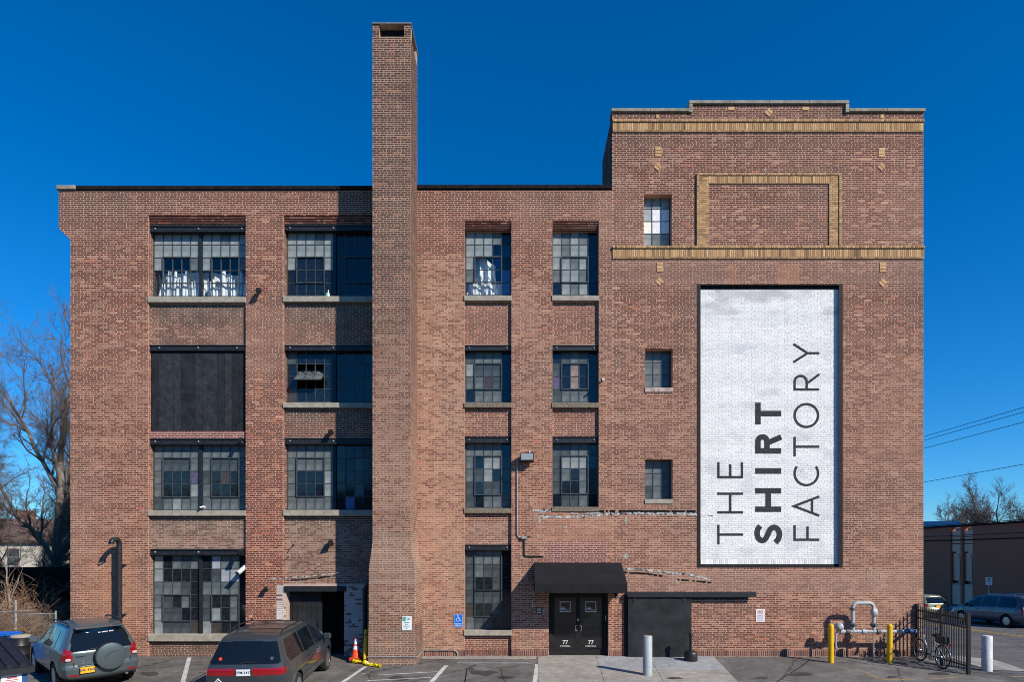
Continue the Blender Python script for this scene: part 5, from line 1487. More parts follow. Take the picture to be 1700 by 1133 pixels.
m = MB(); Mr = Matrix.Rotation(math.radians(55), 3, 'Z')
m.lathe([(0.02, -0.11), (0.10, -0.09), (0.165, -0.02), (0.17, 0.0), (0.165, 0.02), (0.10, 0.08), (0.03, 0.11)], (xr_, gy-0.03, GZ(1017)), 18, 'y', Mr); m.build('regulator', MAT['pipe_grey'], t, smooth=30)
m = MB(); m.lathe([(0.07, -0.08), (0.08, 0), (0.07, 0.07)], (xr_, gy, GZ(1019)), 12); m.build('regulator_body', MAT['valve_dark'], t, smooth=40)
m = MB(); Mr = Matrix.Rotation(math.radians(-35), 3, 'Z') @ Matrix.Rotation(math.radians(12), 3, 'X')
m.lathe([(0.03, -0.13), (0.06, -0.11), (0.125, -0.06), (0.14, -0.03), (0.14, 0.0), (0.12, 0.02), (0.05, 0.08)], (GX(1391.5), gy-0.06, GZ(1041)), 18, 'y', Mr); m.build('regulator', MAT['pipe_grey'], t, smooth=30)
m = MB(); m.tube([(GX(1391), gy, GZ(1046)), (GX(1390), gy, zp), (GX(1388), gy, GZ(1056)), (GX(1387.5), gy, GZ(1074))], 0.03, 8); m.lathe([(0.05, -0.03), (0.05, 0.03)], (GX(1387.5), gy, GZ(1076)), 10); m.build('drip_leg', MAT['pipe_grey'], t)
m = MB(); m.tube([(GX(1469), gy, zp), (GX(1469), gy-0.02, zp-0.16), (GX(1467), gy-0.03, zp-0.24)], [0.03, 0.035, 0.05], 8); m.build('bleed_valve', MAT['valve_dark'], t)
m = MB(); m.tube([(GX(1433), gy, zt_+0.05), (GX(1433), gy, zt_+0.12)], 0.02, 6); m.build('test_plug', MAT['galv'], t)
m = MB(); m.tube([(GX(1450), gy, zp-0.05), (GX(1450), gy, gz(GX(1450), gy))], 0.022, 8); m.box(GX(1450)-0.07, GX(1450)+0.07, gy-0.07, gy+0.07, gz(GX(1450), gy)-0.02, gz(GX(1450), gy)+0.02); m.build('support_leg', MAT['galv'], t)
m = MB(); m.tube([(GX(1499), gy, zp), (GX(1505), gy-0.01, zp+0.02), (GX(1512), gy-0.04, zp+0.01), (GX(1519), gy-0.06, zp)], [0.05, 0.085, 0.09, 0.06], 10); m.build('shaded_pipe_end', MAT['blue_steel'], t, smooth=40)  # thick dark blue end paints in the fence's shade on the pipe
m = MB(); m.tube([(GX(1519), gy, zp), (GX(1523), gy+0.1, zp), (GX(1524), 0.0, zp)], 0.055, 10); m.build('wall_entry', MAT['pipe_grey'], t, smooth=40)

# iron picket fence running out from the corner
fx = 12.76; fy0, fy1 = -0.06, -2.42
t = thing('iron_fence', 'black iron picket fence projecting from the building corner', 'fence', (fx, fy1, gz(fx, fy1)))
FH = 1.68
for yy in (fy0, -1.27, fy1):
    g0 = gz(fx, yy); w_ = 0.032 if yy != fy1 else 0.045
    m = MB(); m.box(fx-w_, fx+w_, yy-w_, yy+w_, g0-0.05, FH+SLOPE*yy*0.6+0.02); m.box(fx-w_-0.01, fx+w_+0.01, yy-w_-0.01, yy+w_+0.01, FH+SLOPE*yy*0.6+0.02, FH+SLOPE*yy*0.6+0.045); m.build('post', MAT['fence_black'], t)
for dz_ in (-0.16, -0.40, -1.50):
    m = MB(); M_ = [(fx, fy0, FH+dz_), (fx, fy1, FH+dz_+SLOPE*fy1*0.6)]; m.tube(M_, 0.022, 4); m.build('rail', MAT['fence_black'], t)
npk = 22
for k in range(npk):
    yy = fy0 + (fy1-fy0)*(k+0.7)/(npk+0.4); zt_ = FH+SLOPE*yy*0.6
    if abs(yy+1.27) < 0.05: continue
    m = MB(); m.box(fx-0.013, fx+0.013, yy-0.013, yy+0.013, gz(fx, yy)+0.06, zt_-0.02); m.build('picket', MAT['fence_black'], t)
# bicycle against the fence
bk = thing('bicycle', 'pale upright bicycle with rear rack and basket parked along the iron fence', 'bicycle', (12.50, -1.72, gz(12.5, -1.72)))
bxx = 12.50
def wheel_parts(cy, cz, r=0.335):
    ring_ = [(bxx, cy+r*math.cos(a), cz+r*math.sin(a)) for a in [2*math.pi*k/28 for k in range(28)]]
    m = MB(); m.tube(ring_, 0.019, 6, close=True); w = m.build('tyre', MAT['tyre'], bk, smooth=True)
    ring_ = [(bxx, cy+(r-0.028)*math.cos(a), cz+(r-0.028)*math.sin(a)) for a in [2*math.pi*k/28 for k in range(28)]]
    m = MB(); m.tube(ring_, 0.011, 5, close=True); m.build('rim', MAT['chrome'], w, smooth=True)
    m = MB()
    for k in range(18):
        a = 2*math.pi*k/18; m.tube([(bxx+(0.03 if k % 2 else -0.03), cy+0.02*math.cos(a+1), cz+0.02*math.sin(a+1)), (bxx, cy+(r-0.03)*math.cos(a), cz+(r-0.03)*math.sin(a))], 0.0022, 3, cap=False)
    m.build('spokes', MAT['chrome'], w)
    m = MB(); m.tube([(bxx-0.05, cy, cz), (bxx+0.05, cy, cz)], 0.02, 8); m.build('hub', MAT['alloy'], w)
yf, yr_ = -0.62, -1.70
zf_, zr_ = gz(bxx, yf)+0.345, gz(bxx, yr_)+0.345
wheel_parts(yf, zf_); wheel_parts(yr_, zr_)
bb_ = (bxx, -1.22, zr_-0.05+0.02); st_ = (bxx, -1.40, zr_+0.47); hd = (bxx, -0.80, zf_+0.50); hd0 = (bxx, -0.76, zf_+0.36)
m = MB()
m.tube([hd, (bxx, -0.95, zf_+0.15), (bxx, -1.1, zr_+0.02), bb_], 0.018, 8); m.tube([bb_, st_], 0.016, 8); m.tube([hd, hd0], 0.02, 8)
for s in (-0.05, 0.05): m.tube([(bxx+s*0.3, -1.24, bb_[2]), (bxx+s, yr_, zr_)], 0.010, 6); m.tube([(bxx+s*0.3, -1.385, st_[2]-0.05), (bxx+s, yr_, zr_)], 0.009, 6)
m.build('frame', MAT['bollard_white'], bk, smooth=40)
m = MB()
for s in (-0.05, 0.05): m.tube([(bxx+s*0.6, -0.755, zf_+0.37), (bxx+s, -0.67, zf_+0.15), (bxx+s, yf, zf_)], 0.011, 6)
m.build('fork', MAT['chrome'], bk, smooth=40)
m = MB(); m.tube([hd, (bxx, -0.84, hd[2]+0.16)], 0.014, 8); m.tube([(bxx-0.28, -1.02, hd[2]+0.20), (bxx-0.24, -0.88, hd[2]+0.20), (bxx-0.06, -0.82, hd[2]+0.15), (bxx+0.06, -0.82, hd[2]+0.15), (bxx+0.24, -0.88, hd[2]+0.20), (bxx+0.28, -1.02, hd[2]+0.20)], 0.012, 8); m.build('handlebar', MAT['chrome'], bk, smooth=40)
m = MB(); m.tube([(bxx-0.28, -1.04, hd[2]+0.20), (bxx-0.25, -0.92, hd[2]+0.20)], 0.018, 8); m.tube([(bxx+0.28, -1.04, hd[2]+0.20), (bxx+0.25, -0.92, hd[2]+0.20)], 0.018, 8); m.build('grip', MAT['black_rubber'], bk)
m = MB(); m.tube([st_, (bxx, -1.43, st_[2]+0.10)], 0.013, 8); m.build('seat_post', MAT['chrome'], bk)
m = MB(); m.tube([(bxx, -1.20, st_[2]+0.13), (bxx, -1.32, st_[2]+0.135), (bxx, -1.44, st_[2]+0.14), (bxx, -1.52, st_[2]+0.145)], [0.02, 0.04, 0.085, 0.06], 10); m.build('saddle', MAT['black_rubber'], bk, smooth=True)
for (cy, cz, a0, a1) in ((yf, zf_, 20, 175), (yr_, zr_, 0, 170)):
    m = MB(); m.tube([(bxx, cy-0.365*math.cos(math.radians(a)), cz+0.365*math.sin(math.radians(a))) for a in range(a0, a1, 8)], 0.018, 5); m.build('mudguard', MAT['chrome'], bk, smooth=True)
m = MB(); m.box(bxx-0.07, bxx+0.07, -1.98, -1.5, zr_+0.41, zr_+0.425)
for s in (-0.06, 0.06): m.tube([(bxx+s, -1.85, zr_+0.41), (bxx+s, yr_, zr_)], 0.007, 5)
m.build('rack', MAT['black_steel'], bk)
m = MB(); m.bbox(bxx-0.13, bxx+0.13, -1.86, -1.54, zr_+0.43, zr_+0.62, 0.02); m.build('basket', MAT['black_plastic'], bk)
m = MB(); m.bbox(bxx-0.04, bxx+0.04, -2.06, -2.02, zr_+0.36, zr_+0.43, 0.01); m.build('reflector', MAT['tail_red'], bk)
m = MB(); m.lathe([(0.085, -0.006), (0.09, 0), (0.085, 0.006)], (bxx-0.06, -1.22, bb_[2]), 16, 'x'); m.tube([(bxx-0.07, -1.22, bb_[2]), (bxx-0.08, -1.34, bb_[2]-0.11)], 0.01, 6); m.tube([(bxx+0.07, -1.22, bb_[2]), (bxx+0.08, -1.10, bb_[2]+0.11)], 0.01, 6); m.box(bxx-0.15, bxx-0.07, -1.38, -1.30, bb_[2]-0.125, bb_[2]-0.10); m.box(bxx+0.07, bxx+0.15, -1.14, -1.06, bb_[2]+0.10, bb_[2]+0.125); m.build('crank', MAT['alloy'], bk)

# waste bins
b = G(34, 1101)
t = thing('barrel_bin', 'black barrel with pale lid in front of the chain-link fence', 'barrel', tuple(b))
m = MB(); m.lathe([(0.235, 0), (0.25, 0.03), (0.25, 0.24), (0.262, 0.26), (0.25, 0.28), (0.25, 0.52), (0.262, 0.54), (0.25, 0.56), (0.25, 0.80)], b, 24); m.build('drum', MAT['black_plastic'], t, smooth=40)
m = MB(); m.lathe([(0.27, 0.79), (0.27, 0.84), (0.24, 0.865), (0.02, 0.88)], b, 24); m.build('lid', MAT['concrete_sill'], t, smooth=40)
m = MB(); m.quad(*[(b.x+0.256*math.sin(a), b.y-0.256*math.cos(a), b.z+z_) for a, z_ in ((-0.2, 0.12), (0.25, 0.12), (0.25, 0.18), (-0.2, 0.18))]); m.build('sticker', MAT['sign_white'], t)
b = G(6, 1101.5)
t = thing('recycling_bin', 'bright blue recycling bin between the dumpster and the black barrel', 'bin', tuple(b))
m = MB(); w0, w1, hh_ = 0.24, 0.30, 0.86
for k in range(4):
    c = [(-1, -1), (1, -1), (1, 1), (-1, 1)]; p, q = c[k], c[(k+1) % 4]
    m.quad((b.x+p[0]*w0, b.y+p[1]*w0, b.z), (b.x+q[0]*w0, b.y+q[1]*w0, b.z), (b.x+q[0]*w1, b.y+q[1]*w1, b.z+hh_), (b.x+p[0]*w1, b.y+p[1]*w1, b.z+hh_))
m.build('body', MAT['blue_plastic'], t)
m = MB(); m.bbox(b.x-0.35, b.x+0.35, b.y-0.36, b.y+0.34, b.z+hh_, b.z+hh_+0.055, 0.02); m.bbox(b.x-0.30, b.x+0.30, b.y-0.30, b.y+0.30, b.z+hh_+0.05, b.z+hh_+0.09, 0.02); m.build('lid', MAT['blue_plastic'], t)
m = MB(); m.poly([(b.x+0.02, b.y-0.305, b.z+0.70), (b.x+0.14, b.y-0.305, b.z+0.70), (b.x+0.10, b.y-0.305, b.z+0.76)]); m.build('mark', MAT['sign_white'], t)
# dumpster with sloping ribbed lid, seen at its near corner
A = Vector((-10.15, 13.05-DIST, 0)); hd_ = Vector((-0.80, 0.60, 0)); rt = Vector((-0.60, -0.80, 0))
g0 = gz(A.x, A.y)
t = thing('dumpster', 'blue steel dumpster with sloping black ribbed lid', 'dumpster', (A.x-1.4, A.y+0.1, g0))
Ld, Wd = 1.9, 1.85
def DP(u, v, z): p = A + hd_*u + rt*v; return (p.x, p.y, z)
zl0, zl1 = 1.02, 1.50
m = MB()
P0 = [DP(0.06, 0.06, g0+0.1), DP(0.06, Wd, g0+0.1), DP(0.06, Wd, zl0-0.05), DP(0.06, 0.06, zl0-0.05)]
P1 = [DP(Ld-0.05, 0.06, g0+0.1), DP(Ld-0.05, Wd, g0+0.1), DP(Ld-0.05, Wd, zl1-0.05), DP(Ld-0.05, 0.06, zl1-0.05)]
m.poly(P0); m.poly(P1)
for k in range(4): m.quad(P0[k], P0[(k+1) % 4], P1[(k+1) % 4], P1[k])
m.build('body', MAT['blue_steel'], t)
m = MB()
def slab_(u0, u1, v0, v1, dz0, dz1):
    f = lambda u: zl0 + (zl1-zl0)*u/Ld
    q = [DP(u, v, f(u)+dz) for dz in (dz0, dz1) for (u, v) in ((u0, v0), (u1, v0), (u1, v1), (u0, v1))]
    n = len(m.v); m.v += q; m.f += [(n, n+3, n+2, n+1), (n+4, n+5, n+6, n+7), (n, n+1, n+5, n+4), (n+1, n+2, n+6, n+5), (n+2, n+3, n+7, n+6), (n+3, n, n+4, n+7)]
slab_(-0.04, Ld, -0.02, Wd, -0.02, 0.01); slab_(-0.05, 0.02, -0.03, Wd, -0.10, 0.015); slab_(0.0, Ld, -0.035, 0.0, -0.09, 0.02)
lid = m.build('lid', MAT['black_plastic'], t)
m = MB()
for k in range(8): slab_(0.05, Ld-0.04, 0.10+0.22*k, 0.10+0.22*k+0.085, 0.010, 0.045)
for k in range(8): pass
m.build('lid_ribs', MAT['black_plastic'], t)
m = MB(); u_ = 0.052; m.poly([DP(u_, 0.16, zl0-0.36), DP(u_, 0.50, zl0-0.36), DP(u_, 0.50, zl0-0.12), DP(u_, 0.16, zl0-0.12)]); m.build('sticker', MAT['sign_white'], t)
m = MB(); u_ = 0.045
for (v0, v1, z0_, z1_) in ((0.24, 0.40, -0.20, -0.16), (0.22, 0.44, -0.24, -0.225), (0.22, 0.44, -0.27, -0.258), (0.22, 0.44, -0.30, -0.288), (0.32, 0.335, -0.34, -0.30)): m.poly([DP(u_, v0, zl0+z0_), DP(u_, v1, zl0+z0_), DP(u_, v1, zl0+z1_), DP(u_, v0, zl0+z1_)])
m.build('sticker_print', MAT['sign_red'], t)

# things standing behind the top-floor glass
zsill = Z(494, GLASS)+0.03
xs_ = [251, 256, 264, 269, 275, 281, 286, 291, 297, 302, 307, 312, 317, 322, 336, 342, 348, 353, 359, 365, 370, 376, 382, 388, 394, 400]
for k, px in enumerate(xs_):
    hh_ = rng.choice([0.35, 0.5, 0.62, 0.75, 0.55, 0.9]); r_ = rng.uniform(0.045, 0.07)
    m = MB(); yy = GLASS + rng.uniform(0.09, 0.16); xx = X(px)+0.06; ln = rng.uniform(-0.05, 0.05)
    m.tube([(xx, yy, zsill), (xx+ln, yy+0.06, zsill+hh_)], r_, 10)
    tag(m.build('paper_roll', MAT['white_paper'], smooth=50), 'white paper roll standing behind the glass of the top-left window', 'paper roll', 'white paper rolls in the top-left window')
def drape(name, label, x0, x1, z0, z1, y, m_, seed, cat, slope=0.0):
    r = random.Random(seed); nx, nz = 16, 10; mb = MB(); ph = [r.uniform(0, 6) for _ in range(4)]
    P = [[(x0+(x1-x0)*i/nx, y+0.05*math.sin(i*1.1+ph[0]+j*0.15)+0.03*math.sin(i*2.3+ph[1]+j*0.4), z0+(z1-z0)*j/nz + slope*(i/nx-0.5)*(j/nz)) for i in range(nx+1)] for j in range(nz+1)]
    for j in range(nz):
        for i in range(nx): mb.quad(P[j][i], P[j][i+1], P[j+1][i+1], P[j+1][i])
    return tag(mb.build(name, MAT[m_], None, smooth=True, fix=False), label, cat)
zs_ = Z(492, GLASS)+0.03
drape('white_curtain', 'white curtain behind the paper rolls in the left half of the top-left window', X(252), X(329), zsill, zsill+0.95, GLASS+0.42, 'white_paper', 11, 'curtain', 0.1)
drape('white_curtain', 'white curtain behind the paper rolls in the right half of the top-left window', X(336), X(406), zsill, zsill+0.9, GLASS+0.42, 'white_paper', 12, 'curtain', -0.1)
drape('plastic_sheet', 'crumpled white plastic sheet low behind the third-column top window', X(773), X(838), zs_, zs_+0.42, GLASS+0.13, 'white_paper', 1, 'plastic sheet')
drape('white_curtain', 'white curtain hanging behind the third-column top window', X(786), X(822), zs_+0.45, zs_+1.3, GLASS+0.22, 'white_paper', 2, 'curtain', -0.5)
drape('blue_cloth', 'blue cloth hanging behind the third-column top window', X(812), X(848), zs_+0.3, zs_+1.9, GLASS+0.30, 'blue_cloth', 3, 'cloth', 0.4)
for (px, hh_, m_, lb) in ((538, 0.22, 'sign_green', 'small green bottle on the sill inside the second-bay top window'), (541.5, 0.3, 'white_paper', 'small pale bottle on the sill inside the second-bay top window')):
    m = MB(); m.lathe([(0.04, 0), (0.042, hh_*0.6), (0.015, hh_*0.75), (0.015, hh_)], (X(px), GLASS-0.06, Z(493)+0.012), 10); tag(m.build('bottle', MAT[m_], smooth=40), lb, 'bottle')

# ------------------------------------------------------------------ cars
def interp(tab, v):
    if v <= tab[0][0]: return tab[0][1]
    for (a, p), (b, q) in zip(tab, tab[1:]):
        if v <= b:
            t = (v-a)/(b-a); return p + (q-p)*t
    return tab[-1][1]
def smooth_tab(tab, L, n=240, k=4):
    ys = [interp(tab, L*i/n) for i in range(n+1)]
    for _ in range(k):
        ys = [ys[0]] + [(ys[i-1]+2*ys[i]+ys[i+1])/4 for i in range(1, n)] + [ys[-1]]
    return [(L*i/n, y) for i, y in enumerate(ys)]
def inpoly(p, poly):
    x, y = p; c = False; j = len(poly)-1
    for i in range(len(poly)):
        xi, yi = poly[i]; xj, yj = poly[j]
        if (yi > y) != (yj > y) and x < (xj-xi)*(y-yi)/(yj-yi)+xi: c = not c
        j = i
    return c
def make_car(name, label, sp, base, theta, cat='car'):
    """local frame: +Y forward from the rear bumper, X right, Z up"""
    L, W = sp['L'], sp['W']
    t = thing(name, label, cat, tuple(base), world=False)
    fw = Vector((-math.sin(theta), math.cos(theta), 0)); 
    dzf = (gz(*(base.xy + fw.xy*2.5)) - gz(*(base.xy + fw.xy*0.5)))/2.0
    rv = Vector((math.cos(theta), math.sin(theta), 0)); dzr = (gz(*(base.xy+rv.xy)) - gz(*(base.xy-rv.xy)))/2.0
    f3 = Vector((fw.x, fw.y, dzf)).normalized(); r3 = Vector((rv.x, rv.y, dzr)).normalized(); u3 = r3.cross(f3).normalized(); r3 = f3.cross(u3)
    t.rotation_euler = Matrix((r3, f3, u3)).transposed().to_euler()
    t.location = (base.x, base.y, gz(base.x, base.y))
    top = smooth_tab(sp['top'], L, k=sp.get('sm', 6)); belt = sp['belt']; hw = smooth_tab(sp['half'], L, k=4); rw = smooth_tab(sp['roofhalf'], L, k=6)
    zb = sp['zb']; st = sp.get('step', 0.03)
    segs = [5, 3, 7, 9, 8, 18, 4, 6, 8]
    def ring(y):
        zt = interp(top, y); w = interp(hw, y); r = interp(rw, y); bl = min(interp(belt, y), zt-0.07)
        r = min(r, w-0.02)
        ed = 0.085 if zt-bl > 0.25 else 0.03
        P = [(0, zb), (w-0.12, zb), (w-0.03, zb+0.09), (w+0.00, zb+0.34*(bl-zb)), (w-0.002, zb+0.72*(bl-zb)), (w-0.03, bl), (r, zt-ed), (r-0.07, zt-ed*0.35), (r*0.5, zt-0.008), (0, zt)]
        Q = []
        for (a, b), s in zip(zip(P, P[1:]), segs):
            for k in range(s): u = k/s; Q.append((a[0]+(b[0]-a[0])*u, a[1]+(b[1]-a[1])*u))
        Q.append(P[-1])
        for _ in range(3):
            Q = [Q[0]] + [((Q[i-1][0]+2*Q[i][0]+Q[i+1][0])/4, (Q[i-1][1]+2*Q[i][1]+Q[i+1][1])/4) for i in range(1, len(Q)-1)] + [Q[-1]]
        return Q
    rear = sp['rear']; frontp = sp['front']
    ns = int(L/st); rows = []
    nr = sum(segs)+1
    for i in range(ns+1):
        ys = L*i/ns; q = ring(ys); k0 = (1-ys/L)**9; k1 = (ys/L)**9
        rows.append([(x, ys + interp(rear, z)*k0 - interp(frontp, z)*k1, z) for x, z in q])
    parts = {}
    def put(key, vs, off=0.0):
        parts.setdefault(key, []).append((vs, off))
    wheels = sp['wheels']; ra = sp['arch']; zw = sp['wr']
    i5, i7 = sum(segs[:5]), sum(segs[:7])
    def side_key(y, z, j):
        if j < i5+1:
            for wy in wheels:
                if (y-wy)**2 + (z-zw)**2 < ra*ra and j > 4: return None
        for pi, (key, poly) in enumerate(sp['side']):
            if 4 < j < i7+3 and inpoly((y, z), poly): return key if key == 'taillight' else '%s#%d' % (key, pi)
        for ys_ in sp.get('seams', ()):
            if abs(y-ys_[0]) < 0.009 and ys_[1] < z < ys_[2] and 4 < j < i7: return 'door_gap'
        if j >= i5+1 and sp['ws'][0] < y < sp['ws'][1] and z > interp(belt, y)+0.0 and j > i7-2: return 'windshield'
        if z < zb+0.10 and sp.get('sill_trim', True): return 'lower_trim'
        return 'body'
    for i in range(ns):
        for j in range(nr-1):
            a, b, c, d = rows[i][j], rows[i+1][j], rows[i+1][j+1], rows[i][j+1]
            y = (a[1]+b[1]+c[1]+d[1])/4; z = (a[2]+b[2]+c[2]+d[2])/4
            k = side_key(y, z, j)
            if k is None: continue
            m_ = [(-p[0], p[1], p[2]) for p in (d, c, b, a)]
            two = '#' in k or k in ('taillight', 'door_gap')
            put(k + '@r' if two else k, [a, b, c, d]); put(k + '@l' if two else k, m_)
    # rear and front caps
    nc = 44
    for (ring_, bulge, keyf) in ((rows[0], -sp.get('bulge', 0.07), sp['cap']), (rows[-1], 0.07, [])):
        for j in range(nr-1):
            for c in range(nc):
                q = []
                for (jj, cc) in ((j, c), (j, c+1), (j+1, c+1), (j+1, c)):
                    x, y, z = ring_[jj]; u = -1+2*cc/nc
                    q.append((x*u, y + bulge*(1-abs(u)**3.2)*min(1, x/0.4), z))
                xm = sum(p[0] for p in q)/4; zm = sum(p[2] for p in q)/4
                key = 'body'
                for kk, poly in keyf:
                    if inpoly((abs(xm) if kk != 'x' else xm, zm), poly): key = kk + (('@r' if xm > 0 else '@l') if kk in ('taillight', 'reflector') else ''); break
                put(key, q)
    for key, qs in parts.items():
        bk_ = key.split('@')[0].split('#')[0]; nm, mm = sp['mats'].get(bk_, (bk_, 'trim_black'))
        mb = MB(); idx = {}
        for vs, _ in qs:
            f = []
            for v in vs:
                kx = (round(v[0], 4), round(v[1], 4), round(v[2], 4))
                if kx not in idx: idx[kx] = len(mb.v); mb.v.append(v)
                f.append(idx[kx])
            if len(set(f)) >= 3: mb.f.append(tuple(dict.fromkeys(f)))
        o = mb.build(nm, MAT[mm], t, smooth=38)
        if bk_ in ('windshield', 'side_window', 'front_window', 'rear_window'):
            me = o.data; nv = [v.normal.copy() for v in me.vertices]
            for v, n in zip(me.vertices, nv): v.co -= n*0.006
    # wheels
    for wy in wheels:
        for s in (-1, 1):
            xo = s*(interp(hw, wy)-0.015)
            wt = MB(); R_ = sp['wr']; tw = 0.21
            wt.lathe([(R_*0.62, xo), (R_*0.90, xo+s*0.004), (R_*0.975, xo-s*0.02), (R_, xo-s*0.05), (R_, xo-s*(tw-0.05)), (R_*0.95, xo-s*tw), (R_*0.6, xo-s*tw)], (0, wy, R_), 32, 'x'); w = wt.build('wheel', MAT['tyre'], t, smooth=50)
            rm = MB(); rr = R_*0.62; nspk = sp.get('spokes', 5)
            rm.lathe([(rr*1.02, xo+s*0.006), (rr*0.96, xo+s*0.008), (rr*0.90, xo-s*0.03), (rr*0.9, xo-s*0.09)], (0, wy, R_), 28, 'x')
            rm.lathe([(rr*0.30, xo-s*0.03), (rr*0.24, xo-s*0.008), (0.01, xo-s*0.004)], (0, wy, R_), 16, 'x')
            for k in range(nspk):
                a = 2*math.pi*k/nspk+0.3; ca, sa = math.cos(a), math.sin(a); w_ = rr*(0.20 if nspk < 7 else 0.11)
                def sp_(r, q, dx): return (xo-s*dx, wy+r*ca-q*sa, R_+r*sa+q*ca)
                n = len(rm.v)
                rm.v += [sp_(rr*0.2, -w_*0.8, 0.02), sp_(rr*0.93, -w_, 0.008), sp_(rr*0.93, w_, 0.008), sp_(rr*0.2, w_*0.8, 0.02), sp_(rr*0.2, -w_*0.8, 0.05), sp_(rr*0.93, -w_, 0.04), sp_(rr*0.93, w_, 0.04), sp_(rr*0.2, w_*0.8, 0.05)]
                rm.f += [(n, n+1, n+2, n+3), (n, n+4, n+5, n+1), (n+3, n+2, n+6, n+7)]
            rm.build('rim', MAT['alloy'], w, smooth=40)
            dk = MB(); dk.lathe([(rr*0.95, xo-s*0.06), (0.01, xo-s*0.06)], (0, wy, R_), 20, 'x'); dk.build('brake_disc', MAT['valve_dark'], w)
            wl = MB(); n = 18
            x0_, x1_ = xo+s*0.005, xo-s*0.34
            for k in range(n):
                a0, a1 = -0.35+(math.pi+0.7)*k/n, -0.35+(math.pi+0.7)*(k+1)/n
                pa = (wy+ra*math.cos(a0), zw+ra*math.sin(a0)); pb = (wy+ra*math.cos(a1), zw+ra*math.sin(a1))
                wl.quad((x0_, *pa), (x0_, *pb), (x1_, *pb), (x1_, *pa)); wl.poly([(x1_, *pa), (x1_, *pb), (x1_, wy, zw)])
            wl.build('wheel_well', MAT['black_rubber'], t, fix=False)
    def rear_y(z, x=0.0):
        return interp(rear, z) - sp.get('bulge', 0.07)*(1-min(1, abs(x)/(W/2*0.95))**3.2)
    return t, rear_y, lambda y: interp(top, y), lambda y: interp(hw, y)
def rtext(s, size, x, y, z, m, parent, bold=0.0, name='lettering', lean=0.0):
    return text(s, size, Matrix.Translation((x, y, z)) @ Matrix.Rotation(math.pi/2-lean, 4, 'X'), m, parent, name, bold)

# compact SUV with spare wheel on the tailgate
SUV = dict(L=4.55, W=1.82, zb=0.30, wr=0.345, arch=0.41, wheels=(0.92, 3.55), bulge=0.09,
    top=[(0, 1.60), (0.25, 1.665), (0.8, 1.69), (1.8, 1.68), (2.45, 1.60), (3.15, 1.12), (3.4, 1.06), (4.2, 0.92), (4.55, 0.78)],
    belt=[(0, 1.06), (1.5, 1.03), (3.0, 0.98), (4.55, 0.8)],
    half=[(0, 0.80), (0.12, 0.855), (0.4, 0.90), (1.0, 0.91), (3.4, 0.91), (4.1, 0.86), (4.55, 0.68)],
    roofhalf=[(0, 0.60), (0.5, 0.63), (1.6, 0.66), (2.4, 0.63), (3.2, 0.76), (4.0, 0.78), (4.55, 0.6)],
    rear=[(0.30, 0.14), (0.42, 0.02), (0.62, 0.0), (0.70, 0.07), (1.02, 0.08), (1.08, 0.11), (1.50, 0.34), (1.60, 0.36), (1.7, 0.36)],
    front=[(0.3, 0.15), (0.6, 0.0), (0.8, 0.1)], ws=(2.35, 3.2), sm=5,
    side=[('side_window', [(0.62, 1.10), (0.55, 1.16), (0.80, 1.50), (1.02, 1.52), (1.02, 1.085)]), ('side_window', [(1.10, 1.085), (1.10, 1.53), (1.92, 1.53), (1.92, 1.05)]), ('side_window', [(2.0, 1.045), (2.0, 1.52), (2.38, 1.47), (2.86, 1.12), (2.86, 1.03)]),
          ('taillight', [(0.0, 0.80), (0.0, 1.10), (0.25, 1.14), (0.22, 0.88), (0.14, 0.80)])],
    seams=[(1.06, 0.45, 1.08), (1.96, 0.4, 1.05), (2.95, 0.4, 1.0)],
    cap=[('rear_window', [(0, 1.06), (0.66, 1.06), (0.69, 1.12), (0.575, 1.50), (0.53, 1.535), (0, 1.545)]), ('taillight', [(0.655, 0.80), (0.655, 1.12), (0.95, 1.12), (0.95, 0.82)]),
         ('reflector', [(0.52, 0.44), (0.52, 0.475), (0.78, 0.49), (0.78, 0.455)]), ('tailgate_gap', [(0.635, 0.665), (0.635, 1.05), (0.65, 1.05), (0.65, 0.65), (0, 0.65), (0, 0.665)]), ('bumper_trim', [(0, 0.30), (0, 0.37), (0.9, 0.37), (0.9, 0.30)])],
    mats={'body': ('body', 'paint_greygreen'), 'side_window': ('side_window', 'car_glass'), 'rear_window': ('rear_window', 'car_glass'), 'windshield': ('windshield', 'car_glass'), 'taillight': ('taillight', 'tail_red'), 'reflector': ('reflector', 'tail_red'), 'lower_trim': ('lower_trim', 'trim_black'), 'bumper_trim': ('bumper_trim', 'trim_black'), 'door_gap': ('door_gap', 'trim_black'), 'tailgate_gap': ('tailgate_gap', 'trim_black')})
suv, ry, tpf, hwf = make_car('sport_utility_vehicle', 'grey-green compact SUV with round spare wheel cover on its tailgate', SUV, Vector((-11.02, -4.0, 0)), math.radians(47), 'suv')
m = MB(); sx, sz, sy = 0.14, 0.88, ry(0.88)-0.02
m.lathe([(0.10, 0.03), (0.335, 0.02), (0.355, -0.03), (0.355, -0.13)], (sx, sy, sz), 40, 'y'); m.build('spare_wheel', MAT['trim_black'], suv, smooth=40)
m = MB(); m.lathe([(0.345, -0.10), (0.352, -0.16), (0.335, -0.195), (0.30, -0.205), (0.15, -0.215), (0.01, -0.218)], (sx, sy, sz), 40, 'y'); sc = m.build('spare_wheel_cover', MAT['paint_greygreen'], suv, smooth=40)
m = MB(); m.tube([(sx-0.16, sy-0.217, sz-0.04), (sx-0.08, sy-0.221, sz+0.06), (sx+0.02, sy-0.222, sz+0.12), (sx+0.17, sy-0.217, sz+0.145)], [0.003, 0.008, 0.008, 0.003], 6); m.build('cover_crease', MAT['trim_black'], suv)
